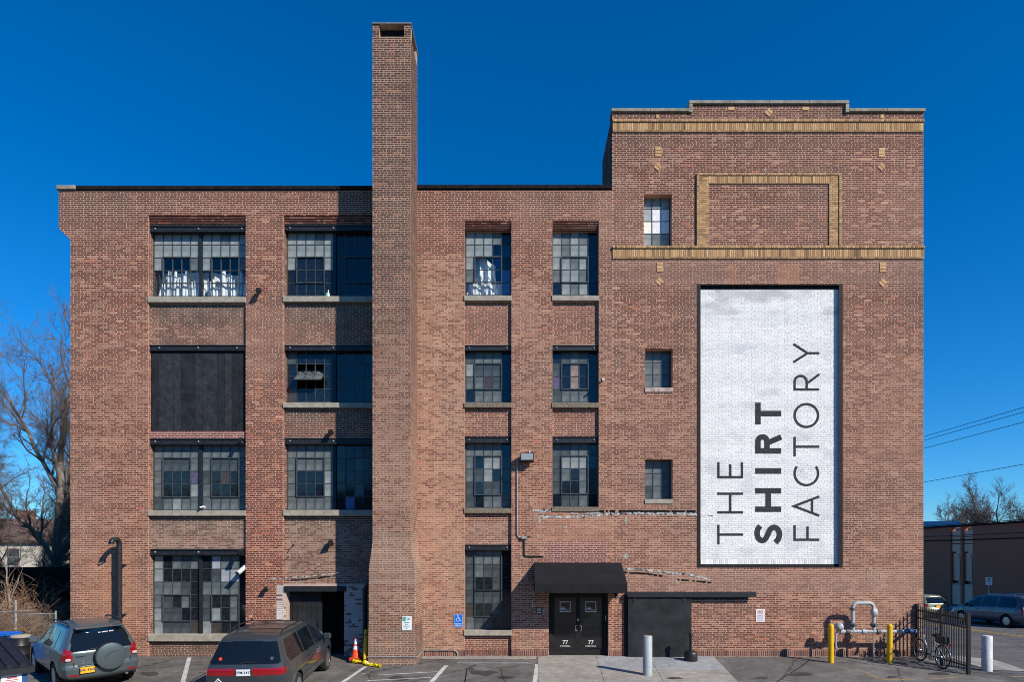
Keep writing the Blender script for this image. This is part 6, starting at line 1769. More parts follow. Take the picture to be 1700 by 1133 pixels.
m = MB(); m.bbox(-0.55, -0.16, ry(0.70)-0.03, ry(0.7)+0.03, 0.695, 0.745, 0.012); m.build('plate_garnish', MAT['paint_greygreen'], suv)
pz, py_ = 0.56, ry(0.6, 0.35)-0.015
py_ = ry(0.62, 0.0)-0.012
m = MB(); m.bbox(-0.54, -0.20, py_-0.012, py_, 0.50, 0.675, 0.003); m.build('plate_frame', MAT['trim_black'], suv)
m = MB(); m.bbox(-0.525, -0.215, py_-0.018, py_-0.012, 0.51, 0.665, 0.002); pl = m.build('licence_plate', MAT['plate_yellow'], suv)
rtext('JNE-4365', 0.085, -0.37, py_-0.021, 0.565, 'plate_text', suv, 0.002)
for s in (-1, 1):
    xx = s*0.745; m = MB(); yy = ry(0.86, xx)-0.012
    m.bbox(xx-0.06, xx+0.06, yy-0.02, yy+0.04, 0.83, 0.90, 0.02); m.build('reverse_light', MAT['tail_clear'], suv)
m = MB(); yy = ry(0.95, 0.45)-0.03; m.bbox(-0.58, -0.36, yy, yy+0.03, 0.935, 0.965, 0.01); m.build('tailgate_handle', MAT['paint_greygreen'], suv)
rtext('RAV4', 0.055, -0.48, ry(0.83, 0.48)-0.004, 0.80, 'chrome', suv, 0.001, 'badge')
m = MB(); m.tube([(-0.34, ry(1.08)-0.012, 1.085), (-0.05, ry(1.1)-0.012, 1.10), (0.02, ry(1.1)-0.012, 1.10)], 0.011, 6); m.build('wiper', MAT['trim_black'], suv)
m = MB()
for k in range(13):
    if k in (2, 8): continue
    zz_ = 1.47 + 0.012*(k/13); m.box(-0.03+k*0.027, -0.03+k*0.027+0.021, ry(zz_)-0.002, ry(zz_)-0.001, zz_-0.012, zz_+0.014)
m.build('window_sticker', MAT['reflect_white'], suv)
m = MB(); m.bbox(-0.545, 0.545, 0.14, 0.42, 1.60, 1.635, 0.012); m.build('spoiler', MAT['paint_greygreen'], suv)
for s in (-1, 1):
    m = MB(); m.tube([(s*0.60, 0.55, 1.66), (s*0.60, 0.70, 1.715), (s*0.63, 1.5, 1.715), (s*0.62, 2.1, 1.68), (s*0.62, 2.25, 1.63)], [0.02, 0.022, 0.02, 0.02, 0.015], 6); m.build('roof_rail', MAT['trim_black'], suv)
    m = MB(); m.bbox(s*0.93-0.02, s*1.13, 2.55, 2.70, 1.03, 1.20, 0.03) if s > 0 else m.bbox(-1.13, -0.91, 2.55, 2.70, 1.03, 1.20, 0.03); m.build('mirror', MAT['paint_greygreen'], suv)
    for yy in (1.25, 2.15):
        m = MB(); m.bbox(s*0.915-0.015, s*0.915+0.015, yy, yy+0.18, 0.93, 0.955, 0.006); m.build('door_handle', MAT['chrome'], suv)
m = MB(); m.tube([(0.55, 0.05, 0.33), (0.55, 0.5, 0.33)], 0.035, 10); m.build('exhaust', MAT['alloy'], suv)

# minivan
VAN = dict(L=5.10, W=1.93, zb=0.26, wr=0.335, arch=0.395, wheels=(1.02, 4.05), bulge=0.07,
    top=[(0, 1.64), (0.3, 1.705), (1.2, 1.735), (2.6, 1.72), (3.2, 1.62), (4.15, 1.10), (4.3, 1.06), (4.85, 0.92), (5.10, 0.75)],
    belt=[(0, 1.03), (2.0, 1.03), (4.0, 0.98), (5.1, 0.8)],
    half=[(0, 0.86), (0.12, 0.91), (0.45, 0.955), (1.2, 0.965), (4.0, 0.96), (4.7, 0.90), (5.10, 0.70)],
    roofhalf=[(0, 0.66), (0.5, 0.69), (1.6, 0.72), (3.1, 0.69), (4.1, 0.82), (4.8, 0.8), (5.1, 0.6)],
    rear=[(0.26, 0.12), (0.40, 0.0), (0.58, 0.0), (0.64, 0.06), (0.95, 0.07), (1.03, 0.10), (1.60, 0.40), (1.75, 0.42)],
    front=[(0.26, 0.15), (0.6, 0.0), (0.8, 0.1)], ws=(3.1, 4.2), sm=5,
    side=[('side_window', [(0.52, 1.06), (0.44, 1.20), (0.62, 1.56), (1.55, 1.575), (1.62, 1.05)]), ('side_window', [(1.70, 1.05), (1.66, 1.575), (2.60, 1.57), (2.68, 1.045)]), ('front_window', [(2.76, 1.04), (2.70, 1.565), (3.05, 1.53), (3.78, 1.10), (3.78, 1.02)]),
          ('taillight', [(0.0, 0.84), (0.0, 1.0), (0.24, 1.0), (0.20, 0.86)])],
    seams=[(1.66, 0.4, 1.05), (2.72, 0.38, 1.04), (3.86, 0.4, 1.0), (0.86, 0.75, 1.0)],
    cap=[('rear_window', [(0, 1.10), (0.77, 1.10), (0.80, 1.14), (0.66, 1.57), (0, 1.58)]), ('taillight', [(0.19, 0.84), (0.19, 0.985), (0.16, 1.0), (0.98, 1.0), (0.98, 0.84)]),
         ('tailgate_gap', [(0.70, 0.585), (0.70, 0.84), (0.712, 0.84), (0.712, 0.57), (0, 0.57), (0, 0.585)]), ('bumper_trim', [(0, 0.26), (0, 0.31), (0.9, 0.31), (0.9, 0.26)])],
    mats={'body': ('body', 'paint_grey'), 'side_window': ('side_window', 'car_glass'), 'front_window': ('front_window', 'car_glass'), 'rear_window': ('rear_window', 'car_glass'), 'windshield': ('windshield', 'car_glass'), 'taillight': ('taillight', 'tail_red'), 'lower_trim': ('lower_trim', 'paint_grey'), 'bumper_trim': ('bumper_trim', 'paint_grey'), 'door_gap': ('door_gap', 'trim_black'), 'tailgate_gap': ('tailgate_gap', 'trim_black')})
van, ry, tpf, hwf = make_car('minivan', 'dusty dark grey minivan parked nose-in before the loading doorway', VAN, Vector((-6.45, -6.0, 0)), math.radians(4), 'minivan')
yy = ry(0.9)-0.012
m = MB(); m.bbox(-0.175, 0.175, yy-0.012, yy, 0.83, 1.0, 0.003); m.build('plate_frame', MAT['chrome'], van)
m = MB(); m.bbox(-0.155, 0.155, yy-0.018, yy-0.012, 0.84, 0.99, 0.002); m.build('licence_plate', MAT['plate_white'], van)
rtext('HPM-1417', 0.085, 0.0, yy-0.021, 0.89, 'plate_text', van, 0.002)
m = MB(); m.tube([(-0.09, ry(1.11)-0.012, 1.115), (0.12, ry(1.13)-0.012, 1.13), (0.34, ry(1.14)-0.014, 1.135)], 0.011, 6); m.build('wiper', MAT['trim_black'], van)
for (xx, zz_, mm) in ((-0.56, 1.21, 'cone_orange'), (0.60, 1.21, 'pane_purple')):
    m = MB(); m.lathe([(0.04, -0.003), (0.04, -0.008)], (xx, ry(zz_, xx), zz_), 12, 'y'); m.build('window_sticker', MAT[mm], van)
m = MB(); y0_ = ry(1.05); m.tube([(-0.04, y0_-0.005, 1.02), (-0.035, y0_-0.006, 1.075)], 0.007, 5); m.tube([(0.04, y0_-0.005, 1.02), (0.035, y0_-0.006, 1.075)], 0.007, 5); m.tube([(-0.037, y0_-0.006, 1.045), (0.037, y0_-0.006, 1.045)], 0.006, 5); m.build('badge', MAT['chrome'], van)
rtext('ODYSSEY', 0.05, 0.46, ry(0.77, 0.46)-0.004, 0.775, 'chrome', van, 0.001, 'badge')
m = MB(); yy = ry(0.72, 0.6)-0.004
for (a, b) in (((-0.66, 0.68), (-0.58, 0.78)), ((-0.58, 0.78), (-0.54, 0.73)), ((-0.54, 0.73), (-0.47, 0.68)), ((-0.66, 0.68), (-0.47, 0.68)), ((-0.60, 0.70), (-0.57, 0.74)), ((-0.53, 0.70), (-0.51, 0.72))): m.tube([(a[0], yy, a[1]), (b[0], yy, b[1])], 0.009, 4)
m.build('decal', MAT['reflect_white'], van)
m = MB(); yy = ry(0.64)-0.01; m.bbox(-0.12, 0.12, yy, yy+0.03, 0.635, 0.66, 0.006); m.build('tailgate_handle', MAT['trim_black'], van)
for s in (-1, 1):
    m = MB(); m.bbox(min(s*0.62, s*0.93), max(s*0.62, s*0.93), -0.04, 0.10, 0.50, 0.56, 0.02); m.build('bumper_pad', MAT['chrome'], van)
    m = MB(); m.tube([(s*0.64, 0.75, 1.70), (s*0.64, 0.85, 1.765), (s*0.67, 1.8, 1.775), (s*0.66, 2.5, 1.765), (s*0.66, 2.62, 1.71)], 0.017, 6); m.build('roof_rail', MAT['trim_black'], van)
    m = MB(); m.bbox(min(s*0.94, s*1.16), max(s*0.94, s*1.16), 3.48, 3.62, 1.03, 1.20, 0.035); m.build('mirror', MAT['paint_grey'], van)
    for yy in (1.85, 2.85):
        m = MB(); m.bbox(s*0.965-0.02, s*0.965+0.02, yy, yy+0.17, 0.90, 0.93, 0.008); m.build('door_handle', MAT['paint_grey'], van)
    m = MB(); m.bbox(s*0.955-0.02, s*0.955+0.022, 1.45, 3.6, 0.50, 0.545, 0.008); m.build('side_moulding', MAT['paint_grey'], van)
for yy in (0.95, 2.25):
    m = MB(); m.tube([(-0.65, yy, 1.765), (0.65, yy, 1.765)], 0.014, 6); m.build('roof_bar', MAT['trim_black'], van)
# dust-pink blanket behind the rear glass is not visible from outside in detail

# far minivan across the street
import copy
V2 = copy.deepcopy(VAN); V2['spokes'] = 9; V2['step'] = 0.05; V2['arch'] = 0.40
V2['mats'] = dict(V2['mats']); 
for k in ('body', 'lower_trim', 'bumper_trim'): V2['mats'][k] = (V2['mats'][k][0], 'paint_blue')
van2, ry, _, _ = make_car('minivan', 'blue-grey minivan parked along the far side of the street', V2, Vector((26.75, 12.2, 0)), math.radians(6), 'minivan')
for s in (-1, 1):
    m = MB(); m.bbox(min(s*0.94, s*1.16), max(s*0.94, s*1.16), 3.48, 3.62, 1.03, 1.20, 0.035); m.build('mirror', MAT['trim_black'], van2)
    m = MB(); m.tube([(s*0.64, 0.75, 1.70), (s*0.67, 1.8, 1.775), (s*0.66, 2.62, 1.71)], 0.017, 6); m.build('roof_rail', MAT['chrome'], van2)
    for yy in (1.85, 2.85):
        m = MB(); m.bbox(s*0.965-0.02, s*0.965+0.02, yy, yy+0.17, 0.90, 0.93, 0.008); m.build('door_handle', MAT['trim_black'], van2)
# sage green wagon ahead of it
WAG = copy.deepcopy(SUV); WAG.update(L=4.75, W=1.74, zb=0.22, wr=0.32, arch=0.38, wheels=(0.95, 3.62), step=0.05,
    top=[(0, 1.40), (0.25, 1.455), (0.9, 1.48), (1.9, 1.46), (2.5, 1.38), (3.3, 0.98), (3.5, 0.94), (4.4, 0.84), (4.75, 0.70)],
    belt=[(0, 0.93), (3.0, 0.90), (4.75, 0.74)], ws=(2.4, 3.35),
    rear=[(0.22, 0.14), (0.40, 0.0), (0.60, 0.0), (0.66, 0.05), (0.92, 0.08), (1.36, 0.42), (1.5, 0.44)],
    side=[('side_window', [(0.55, 0.97), (0.85, 1.36), (1.25, 1.37), (1.25, 0.95)]), ('side_window', [(1.32, 0.95), (1.32, 1.37), (2.0, 1.37), (2.0, 0.93)]), ('side_window', [(2.07, 0.92), (2.07, 1.36), (2.42, 1.30), (3.0, 0.96), (3.0, 0.90)]), ('taillight', [(0, 0.74), (0, 0.93), (0.30, 0.93), (0.22, 0.76)])],
    cap=[('rear_window', [(0, 0.95), (0.68, 0.95), (0.58, 1.31), (0, 1.33)]), ('taillight', [(0.62, 0.74), (0.66, 0.92), (0.95, 0.93), (0.95, 0.74)]), ('bumper_trim', [(0, 0.44), (0, 0.47), (0.9, 0.47), (0.9, 0.44)])])
WAG['mats'] = dict(SUV['mats'])
for k in ('body', 'lower_trim'): WAG['mats'][k] = (WAG['mats'][k][0], 'paint_sage')
WAG['mats']['bumper_trim'] = ('bumper_strip', 'chrome')
wag, ry, _, _ = make_car('station_wagon', 'sage green station wagon parked ahead of the blue-grey minivan', WAG, Vector((26.3, 19.6, 0)), math.radians(6), 'car')
m = MB(); yy = ry(0.8)-0.012; m.bbox(-0.26, 0.26, yy-0.006, yy, 0.66, 0.83, 0.003); m.build('plate_recess', MAT['chrome'], wag)
m = MB(); m.bbox(-0.15, 0.15, yy-0.012, yy-0.006, 0.675, 0.815, 0.002); m.build('licence_plate', MAT['plate_yellow'], wag)
m = MB(); m.tube([(-0.02, ry(0.93)-0.01, 0.93), (0.25, ry(0.98)-0.01, 0.98)], 0.012, 5); m.build('wiper', MAT['trim_black'], wag)
for s in (-1, 1):
    m = MB(); m.tube([(s*0.58, 0.6, 1.46), (s*0.60, 0.8, 1.52), (s*0.62, 1.8, 1.50), (s*0.62, 2.2, 1.43)], 0.017, 6); m.build('roof_rail', MAT['trim_black'], wag)

# ------------------------------------------------------------------ trees and background
def branch_tree(name, label, base, hgt, seed, r0, lean=(0, 0), levels=5, twig='twig', group=None, spread=1.0, fork=0.28, density=1.0, upto=2, cat='tree', rmin=0.005):
    r = random.Random(seed); base = Vector(base)
    t = thing(name, label, cat, tuple(base), group=group)
    lo, hi = MB(), MB()
    def grow(p, d, ln, rad, lev):
        n = 6 if lev < 2 else (5 if lev < 4 else 3)
        pts = [p.copy()]; rs = [rad]; q = p.copy(); dd = d.copy()
        for k in range(n):
            dd = (dd + Vector((r.gauss(0, 1), r.gauss(0, 1), r.gauss(0, 0.7)))*(0.09 + 0.035*lev) + Vector((0, 0, 0.05 if lev < 3 else 0.03))).normalized()
            q = q + dd*(ln/n); pts.append(q.copy()); rs.append(rad*(1-(k+1)/n*(0.42 if lev < 2 else 0.62)))
        (lo if lev < upto else hi).tube(pts, rs, 8 if lev < 2 else (5 if lev < 3 else 3), cap=False)
        if lev >= levels: return
        kids = int((4 + r.random()*3)*density) if lev < 2 else int((3.6 + r.random()*3.5)*density)
        for k in range(kids):
            f = fork + (1-fork)*((k + r.random())/kids); i = min(n, max(1, int(f*n)))
            az = r.uniform(0, 2*math.pi); tl = r.uniform(0.45, 1.0)*spread
            o = dd.orthogonal().normalized(); o.rotate(Matrix.Rotation(az, 3, dd))
            nd = (dd*math.cos(tl) + o*math.sin(tl)); nd.z = max(nd.z, -0.15); nd.normalize()
            grow(pts[i], nd, ln*r.uniform(0.42, 0.68), max(rs[i]*r.uniform(0.42, 0.66), rmin), lev+1)
        if lev < levels:
            grow(pts[-1], dd, ln*r.uniform(0.5, 0.7), rs[-1]*0.95, lev+1)
    grow(base-Vector((0, 0, 0.2)), Vector((lean[0], lean[1], 1)).normalized(), hgt*0.42, r0, 0)
    lo.build('trunk', MAT['bark'], t, smooth=True, fix=False)
    hi.build('crown', MAT[twig], t, smooth=True, fix=False)
    return t
def at(px, py, y): d = DIST+y; return Vector(((px-VX)*d/FPX, y, CAM_H+(HY-py)*d/FPX))
p = at(86, 1000, 15); p.z = 0
branch_tree('bare_tree', 'tall bare tree rising close to the left edge of the factory', p, 20.5, 21, 0.31, (-0.03, 0), 5, fork=0.30, density=1.24, rmin=0.0065, spread=0.88)
p = at(28, 1000, 17); p.z = 0
branch_tree('bare_tree', 'bare tree with long leaning limbs at the far left', p, 17.5, 33, 0.22, (-0.10, 0), 5, spread=0.85, density=1.2, rmin=0.0065)
p = at(70, 1000, 12); p.z = 0
branch_tree('bare_tree', 'slender bare tree in the shade beside the left factory wall', p, 11.0, 45, 0.14, (0.05, 0), 5, spread=0.9, density=1.25, rmin=0.006, fork=0.12)
# right background trees
for k, (px, pyt, yy, sd) in enumerate(((1592, 818, 66, 5), (1625, 800, 70, 8), (1650, 790, 74, 13), (1672, 785, 70, 17), (1697, 790, 72, 23), (1612, 826, 80, 29))):
    p = at(px, 900, yy); p.z = -0.5; top_ = at(px, pyt, yy).z
    branch_tree('bare_tree', ['bare round-crowned tree above the blue-roofed house', 'bare tree second from the blue-roofed house', 'tall bare tree third from the blue-roofed house', 'tallest bare tree above the low brick building', 'bare tree at the far right edge', 'smaller bare tree behind the round-crowned one'][k], p, (top_+0.5)*1.12, sd, 0.22, (0, 0), 5, group='bare trees beyond the low brick building', density=1.0, spread=0.62, fork=0.32, rmin=0.014, twig='twig_far')
# evergreen
p = at(1590, 900, 58); p.z = -0.5
t = thing('evergreen_tree', 'dark evergreen tree behind the blue-roofed house', 'tree', tuple(p))
m = MB(); m.tube([p, p+Vector((0, 0, 6.2))], [0.2, 0.03], 6); m.build('trunk', MAT['bark'], t)
m = MB(); r = random.Random(3)
for k in range(2600):
    f = r.random()**0.7; z_ = 1.0+5.6*f; rad = 3.4*math.sqrt(max(0.02, 1-((z_-2.8)/4.0)**2))*r.uniform(0.25, 1.0)*(0.8+0.3*math.sin(z_*3)); a = r.uniform(0, 6.283)
    c = p+Vector((rad*math.cos(a), rad*math.sin(a), z_)); s_ = r.uniform(0.10, 0.26); u = Vector((r.gauss(0, 1), r.gauss(0, 1), r.gauss(0, 0.5))).normalized(); v = u.orthogonal().normalized()
    m.poly([c-u*s_, c+v*s_*0.4, c+u*s_, c-v*s_*0.4])
m.build('crown', MAT['pine'], t, fix=False)

# low brick building across the street
lb = thing('low_brick_building', 'long low dark brick building across the street', 'building', (33, 25, -0.8))
BX, zt_ = 33.0, 5.42
Y0, Y1 = 8.0, 48.0
def by(px): return BX*FPX/(px-VX) - DIST
def bz(py, px): return CAM_H+(HY-py)*(BX*FPX/(px-VX))/FPX
cols = [(by(1594.5), by(1578)), (by(1614.5), by(1598))]
m = MB(); yc = [Y0] + [v for c in cols[::-1] for v in c] + [Y1]
for i in range(0, len(yc), 2): m.box(BX, BX+0.4, yc[i], yc[i+1], -1.2, zt_)
m.box(BX+0.4, BX+12, Y0, Y1, -1.2, zt_-0.4)
m.build('wall', MAT['brick_far'], lb)
m = MB(); m.box(BX-0.10, BX+0.5, Y0, Y1, zt_-0.02, zt_+0.12); m.build('parapet', MAT['tar_black'], lb)
m = MB(); m.box(BX-0.05, BX-0.001, Y0, Y1, 4.35, 4.43); m.build('string_course', MAT['tar_black'], lb)
for (a, b) in cols:
    pm = (a+b)/2; zz_ = [-0.6, 0.95, 3.45, 4.05, 4.50, 4.95]
    for (z0_, z1_) in ((-0.55, 1.0), (3.55, 4.10), (4.14, 4.62), (4.66, 5.1)):
        m = MB(); m.box(BX+0.12, BX+0.2, a+0.02, b-0.02, z0_, z1_-0.02); m.build('panel', MAT['beige_panel'], lb)
    m = MB(); m.box(BX+0.22, BX+0.26, a+0.03, b-0.03, 1.0, 3.55); wo = m.build('window', MAT['pane_blue'], lb)
    m = MB(); m.box(BX+0.15, BX+0.22, a, b, 1.0, 1.06); m.box(BX+0.15, BX+0.22, a, b, 3.5, 3.56); m.box(BX+0.15, BX+0.22, a, b, 2.95, 3.0); m.box(BX+0.15, BX+0.22, a+0.30, a+0.36, 1.06, 2.95); m.build('frame', MAT['beige_panel'], wo)
    m = MB(); m.box(BX+0.20, BX+0.215, a+0.4, b-0.05, 1.3, 3.4); m.build('blind', MAT['beige_panel'], wo)
# parking sign by the kerb
sx_, sy_ = 29.2, 29.2*FPX/(1641.5-VX)-DIST
sg = thing('street_sign', 'small white parking sign on a post across the street', 'sign', (sx_, sy_, gz(sx_, sy_)))
m = MB(); m.tube([(sx_, sy_, gz(sx_, sy_)), (sx_, sy_, 1.9)], 0.03, 8); m.build('post', MAT['galv'], sg)
Ms = Matrix.Translation((sx_-0.02, sy_-0.04, 1.62)) @ Matrix.Rotation(math.radians(-36), 4, 'Z')
m = MB(); m.box(-0.17, 0.17, -0.006, 0.0, -0.24, 0.24, Ms); m.build('plate', MAT['sign_white'], sg)
m = MB()
for (x0, x1, z0, z1) in ((-0.07, 0.07, 0.08, 0.18), (-0.12, 0.12, 0.0, 0.03), (-0.10, 0.10, -0.06, -0.03), (-0.12, 0.12, -0.14, -0.11)): m.box(x0, x1, -0.009, -0.007, z0, z1, Ms)
m.build('print', MAT['sign_green'], sg)

# houses
def house(name, label, c, w, d, zb_, ze, zr, wall_m, roof_m, rot=0.0, ridge='x', wins=(), chimney=None):
    t = thing(name, label, 'house', (c[0], c[1], zb_)); M = Matrix.Translation((c[0], c[1], 0)) @ Matrix.Rotation(rot, 4, 'Z')
    def P(x, y, z): return tuple(M @ Vector((x, y, z)))
    m = MB(); m.box(-w/2, w/2, -d/2, d/2, zb_, ze, M); wl = m.build('wall', MAT[wall_m], t)
    ov = 0.35; m = MB()
    if ridge == 'x':
        R_ = [P(-w/2-ov, 0, zr), P(w/2+ov, 0, zr)]
        for s in (-1, 1):
            a, b = P(-w/2-ov, s*(d/2+ov), ze-0.12), P(w/2+ov, s*(d/2+ov), ze-0.12); m.quad(a, b, R_[1], R_[0])
            a2, b2 = P(-w/2-ov, s*(d/2+ov), ze-0.24), P(w/2+ov, s*(d/2+ov), ze-0.24); m.quad(a, b, b2, a2)
        g = MB()
        for s in (-1, 1): g.poly([P(s*w/2, -d/2, ze), P(s*w/2, d/2, ze), P(s*w/2, 0, zr-0.1)])
    else:
        R_ = [P(0, -d/2-ov, zr), P(0, d/2+ov, zr)]
        for s in (-1, 1):
            a, b = P(s*(w/2+ov), -d/2-ov, ze-0.12), P(s*(w/2+ov), d/2+ov, ze-0.12); m.quad(a, b, R_[1], R_[0])
            a2, b2 = P(s*(w/2+ov), -d/2-ov, ze-0.24), P(s*(w/2+ov), d/2+ov, ze-0.24); m.quad(a, b, b2, a2)
        g = MB()
        for s in (-1, 1): g.poly([P(0, s*d/2, zr-0.1), P(-w/2, s*d/2, ze), P(w/2, s*d/2, ze)])
    ro = m.build('roof', MAT[roof_m], t, fix=False); g.build('gable', MAT[wall_m], t, fix=False)
    for (x, z0, z1, ww) in wins:
        m = MB(); m.box(x-ww/2-0.08, x+ww/2+0.08, -d/2-0.05, -d/2, z0-0.08, z1+0.08, M); wo = m.build('window', MAT['white_paint'], t)
        m = MB(); m.box(x-ww/2, x+ww/2, -d/2-0.07, -d/2-0.05, z0, (z0+z1)/2-0.02, M); m.box(x-ww/2, x+ww/2, -d/2-0.07, -d/2-0.05, (z0+z1)/2+0.02, z1, M); m.build('pane', MAT['pane_grey'], wo)
    if chimney:
        x, y, z0, z1, s_ = chimney; m = MB(); m.box(x-s_, x+s_, y-s_, y+s_, z0, z1, M); m.box(x-s_-0.06, x+s_+0.06, y-s_-0.06, y+s_+0.06, z1-0.15, z1, M); m.build('chimney', MAT['brick_plain'], ro)
    return t, M
p = at(52, 900, 36)
hl, Mh = house('house', 'cream sided house with brown shingle roof behind the bare trees', (p.x-3.5, 40, 0), 15, 9, 0, at(50, 897, 35.5).z, at(50, 862, 40).z, 'siding', 'shingle', 0.12, 'x', [(-1.5, 2.3, 3.8, 1.0), (1.6, 2.3, 3.8, 1.0), (4.6, 2.0, 3.6, 1.2), (-4.5, 2.3, 3.8, 1.0)], (-0.3, 0.4, 5.0, at(15, 848, 40).z, 0.55))
p = at(118, 900, 50)
house('house', 'white house almost hidden between the tree trunk and the factory corner', (p.x+0.5, 54, 0), 7, 8, 0, at(100, 905, 50).z, at(100, 868, 50).z, 'siding', 'shingle', 0.0, 'y', [(-1.5, 2.0, 3.4, 0.9)])
# dark shed in the shade
p = at(40, 960, 9)
t, Ms_ = house('shed', 'dark low shed in the shade behind the chain-link fence', (p.x+1.0, 10.5, 0), 8.5, 4, 0, 1.75, 2.7, 'roof_dark', 'roof_dark', 0.28, 'x')
t['category'] = 'shed'
p = at(1580, 875, 46)
house('house', 'house with dark blue roof and white gable above the low brick building', (p.x+0.6, 52, 0), 8.0, 6.5, 0, at(1580, 880, 52).z, at(1580, 866.5, 52).z, 'siding', 'solar', math.radians(62), 'y')
p = at(1660, 870, 75)
house('house', 'distant pale-roofed house at the far right behind the trees', (p.x, 80, 0), 12, 8, 0, at(1660, 880, 80).z, at(1660, 868, 80).z, 'siding', 'galv', 0.2, 'x')

# power lines along the street
for k, (py_, x_, sag, lb_) in enumerate(((673, 27.5, 0.25, 'topmost power line crossing the sky right of the tower'), (680, 27.5, 0.3, 'second power line from the top right of the tower'), (696, 27.6, 0.35, 'third power line from the top right of the tower'), (764, 27.5, 0.5, 'lowest separate power line in the right sky'), (859, 27.4, 0.3, 'cable running just above the low brick building roof'), (882, 27.4, 0.2, 'cable crossing the front of the low brick building'))):
    d = x_*FPX/(1700-VX); z_ = CAM_H+(HY-py_)*d/FPX; m = MB(); y0_, y1_ = -22.0, 62.0
    pts = []
    for i in range(25):
        f = i/24; yy = y0_+(y1_-y0_)*f; pts.append((x_, yy, z_ - sag*(1-(2*((yy-14.2)/84))**2)*0 - sag*math.sin(math.pi*f)*0.5))
    m.tube(pts, 0.016 if k < 4 else 0.022, 4)
    tag(m.build('power_line', MAT['black_rubber']), lb_, 'cable', 'overhead cables along the street')

# chain-link fence and scrub at the left
cf_ = thing('chain_link_fence', 'sagging chain-link fence in front of the scrub', 'fence', (-18, 0.7, 0))
fy = 0.75; X0, X1 = -23.0, -15.75
def tz(x): return 1.40 - 0.03*(x+16) if x < -16.5 else 1.33
for k, xx in enumerate((-22.6, -20.2, -17.15, -15.8)):
    m = MB(); m.tube([(xx, fy, -0.1), (xx, fy, 1.78 if k == 2 else 1.42)], 0.035 if k == 2 else 0.028, 8); m.build('post', MAT['galv'], cf_)
m = MB(); m.tube([(X0, fy-0.01, 1.42), (-19, fy-0.01, 1.36), (-17.2, fy-0.01, 1.40), (-16.45, fy-0.02, 1.44)], 0.02, 6); m.build('top_rail', MAT['galv'], cf_)
m = MB(); m.tube([(-16.9, fy, 1.30), (-15.8, fy, 1.33)], 0.02, 6); m.build('top_rail', MAT['galv'], cf_)
m = MB(); sp_ = 0.075; hh_ = 1.3
k = X0 - hh_
while k < X1:
    for s in (1, -1):
        a, b = (k, 0.03), (k+hh_, 0.03+hh_)
        if s < 0: a, b = (k+hh_, 0.03), (k, 0.03+hh_)
        # clip to the panel
        (xa, za), (xb, zb2) = a, b
        if max(xa, xb) <= X0 or min(xa, xb) >= X1: continue
        if xa < X0: f = (X0-xa)/(xb-xa); xa, za = X0, za+(zb2-za)*f
        elif xa > X1: f = (X1-xa)/(xb-xa); xa, za = X1, za+(zb2-za)*f
        if xb > X1: f = (X1-xa)/(xb-xa); xb, zb2 = X1, za+(zb2-za)*f
        elif xb < X0: f = (X0-xa)/(xb-xa); xb, zb2 = X0, za+(zb2-za)*f
        m.tube([(xa, fy+0.004*s, za), (xb, fy+0.004*s, zb2)], 0.0035, 3, cap=False)
    k += sp_
o = m.build('mesh', MAT['galv'], cf_, fix=False); o['kind'] = 'stuff'
def scrub(label, c, n, hgt, rad, seed):
    r = random.Random(seed); t = thing('bare_shrub', label, 'shrub', tuple(c), group='bare brown shrubs behind the chain-link fence'); mb = MB()
    for k in range(n):
        a = r.uniform(0, 6.283); rr = rad*math.sqrt(r.random()); p = Vector(c)+Vector((rr*0.5*math.cos(a), rr*0.5*math.sin(a), -0.05))
        d = Vector((math.cos(a)*r.uniform(0.1, 0.7), math.sin(a)*r.uniform(0.1, 0.7), 1)).normalized(); L_ = hgt*r.uniform(0.5, 1.1); pts = [p]; q = p
        for i in range(7):
            d = (d + Vector((r.gauss(0, 0.2), r.gauss(0, 0.2), r.gauss(0, 0.1)-0.06))).normalized(); q = q+d*L_/7; pts.append(q)
        r_ = r.uniform(0.007, 0.018); mb.tube(pts, [r_*(1-0.1*i) for i in range(8)], 4, cap=False)
        for j in range(5):
            i = r.randint(2, 6); e = pts[i]; dd = Vector((r.gauss(0, 1), r.gauss(0, 1), r.gauss(0.3, 0.6))).normalized(); l2 = r.uniform(0.3, 0.8)
            mb.tube([e, e+dd*l2*0.5+Vector((0, 0, 0.03)), e+dd*l2], [r_*0.5, r_*0.4, 0.003], 3, cap=False)
    mb.build('stems', MAT['brush'], t, fix=False)
for k, (px, yy, n, hh_) in enumerate(((4, 1.8, 90, 2.3), (30, 1.6, 90, 2.2), (55, 1.5, 100, 2.0), (66, 1.25, 60, 1.5), (18, 3.2, 80, 3.0), (44, 3.0, 70, 2.8))):
    p = at(px, 1060, yy); p.z = 0
    scrub(['bare brown shrub at the far left behind the fence', 'bare brown shrub behind the blue bin', 'dense bare brown shrub behind the barrel', 'low bare shrub nearest the factory corner', 'taller bare shrub in the second row at far left', 'taller bare shrub in the second row behind the barrel'][k], p, n, hh_, 1.2, 60+k)
for k, (px, py0_, lean, hh_) in enumerate(((30, 1060, -0.05, 5.2), (12, 1060, -0.2, 4.8))):
    p = at(px, 1060, 2.4); p.z = 0
    branch_tree('sapling', ['pale thin sapling rising behind the fence post', 'pale leaning sapling at the far left behind the fence'][k], p, hh_, 80+k, 0.06, (lean, 0), 2, spread=0.6, density=0.5, fork=0.5, cat='sapling')
m = MB(); r = random.Random(9)
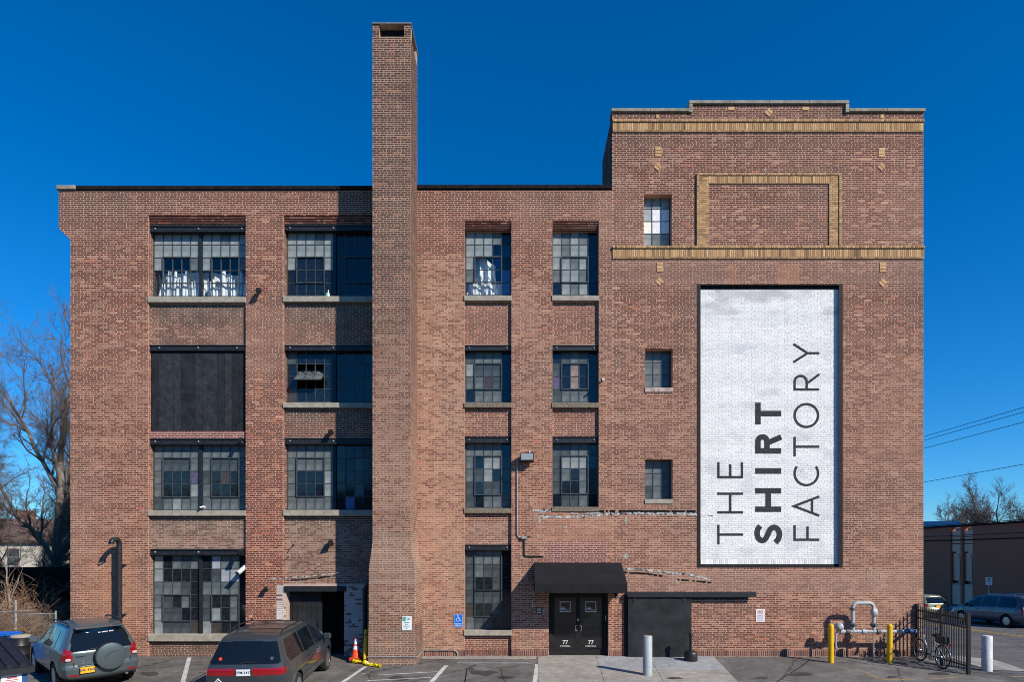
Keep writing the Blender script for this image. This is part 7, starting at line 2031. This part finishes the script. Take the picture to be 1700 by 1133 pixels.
for k in range(1100):
    x_, y_ = r.uniform(-19.5, -15.2), r.gauss(0.55, 0.35); s_ = r.uniform(0.03, 0.07); a = r.uniform(0, 6.28); z_ = max(0, gz(x_, y_))+r.uniform(0.005, 0.06) + (gz(x_, y_) if y_ < 0 else 0)
    u = Vector((math.cos(a), math.sin(a), r.uniform(-0.5, 0.5)))*s_; v = Vector((-math.sin(a), math.cos(a), r.uniform(-0.5, 0.5)))*s_*0.6; c = Vector((x_, y_, z_+0.02)); m.poly([c-u, c+v, c+u, c-v])
tag(m.build('fallen_leaves', MAT['dry_leaves'], fix=False), 'dry brown leaves drifted along the chain-link fence', 'leaves', kind='stuff')

# trees added behind the camera: they show only in the window glass
src = [o for o in COL.objects if o.name.startswith('bare_tree') and o.type == 'EMPTY'][:3]
for k, (x_, y_, i_, sc_, lb_) in enumerate(((-13, -44, 0, 1.0, 'tall bare tree mirrored in the left windows of the factory'), (3, -48, 1, 1.1, 'bare tree mirrored in the middle windows of the factory'), (-30, -50, 0, 0.9, 'bare tree mirrored in the far left windows of the factory'))):
    s_ = src[i_]; o = s_.copy(); COL.objects.link(o); o.location = (x_, y_, -0.5); o.rotation_euler = (0, 0, 1.3*k+0.5); o.scale = (sc_,)*3
    o['label'] = lb_; o['group'] = 'bare trees reflected in the glass'
    for ch in s_.children:
        c = ch.copy(); COL.objects.link(c); c.parent = o; c.matrix_parent_inverse = ch.matrix_parent_inverse.copy()

# grit and blown leaves along the foot of the wall
m = MB(); r = random.Random(19)
for k in range(900):
    x_ = r.uniform(-14.5, 12.6); y_ = -abs(r.gauss(0, 0.22)) - 0.02
    if X(633)-0.2 < x_ < X(700)+0.2: y_ -= 1.25
    if X(893) < x_ < X(1185) and r.random() < 0.8: continue
    s_ = r.uniform(0.008, 0.03); c = Vector((x_, y_, gz(x_, y_)+0.016)); a = r.uniform(0, 6.28)
    u = Vector((math.cos(a), math.sin(a), r.uniform(-0.3, 0.3)))*s_; v = Vector((-math.sin(a), math.cos(a), r.uniform(-0.3, 0.3)))*s_*0.7
    m.poly([c-u, c+v, c+u, c-v])
tag(m.build('leaf_litter', MAT['dry_leaves'], fix=False), 'small dry leaves and grit blown along the wall foot', 'leaves', kind='stuff')

# added block behind the camera: cuts low sky fill, shows in the lower glass
t = thing('sky_fill_blocker', 'added long brick block behind the camera, cutting low sky light and mirrored in the glass', 'building', (-5, -58, -0.5))
m = MB(); m.box(-75, 48, -70, -56, -0.6, 10.5); m.build('wall', MAT['brick_plain'], t)
m = MB(); m.box(-75.2, 48.2, -70.2, -55.8, 10.5, 10.8); m.build('roof', MAT['roof_dark'], t)
for k in range(18):
    for z_ in (1.2, 4.4, 7.6):
        m = MB(); m.box(-70+6.4*k, -68+6.4*k, -56.02, -55.96, z_, z_+1.8); m.build('window', MAT['pane_grey'], t)
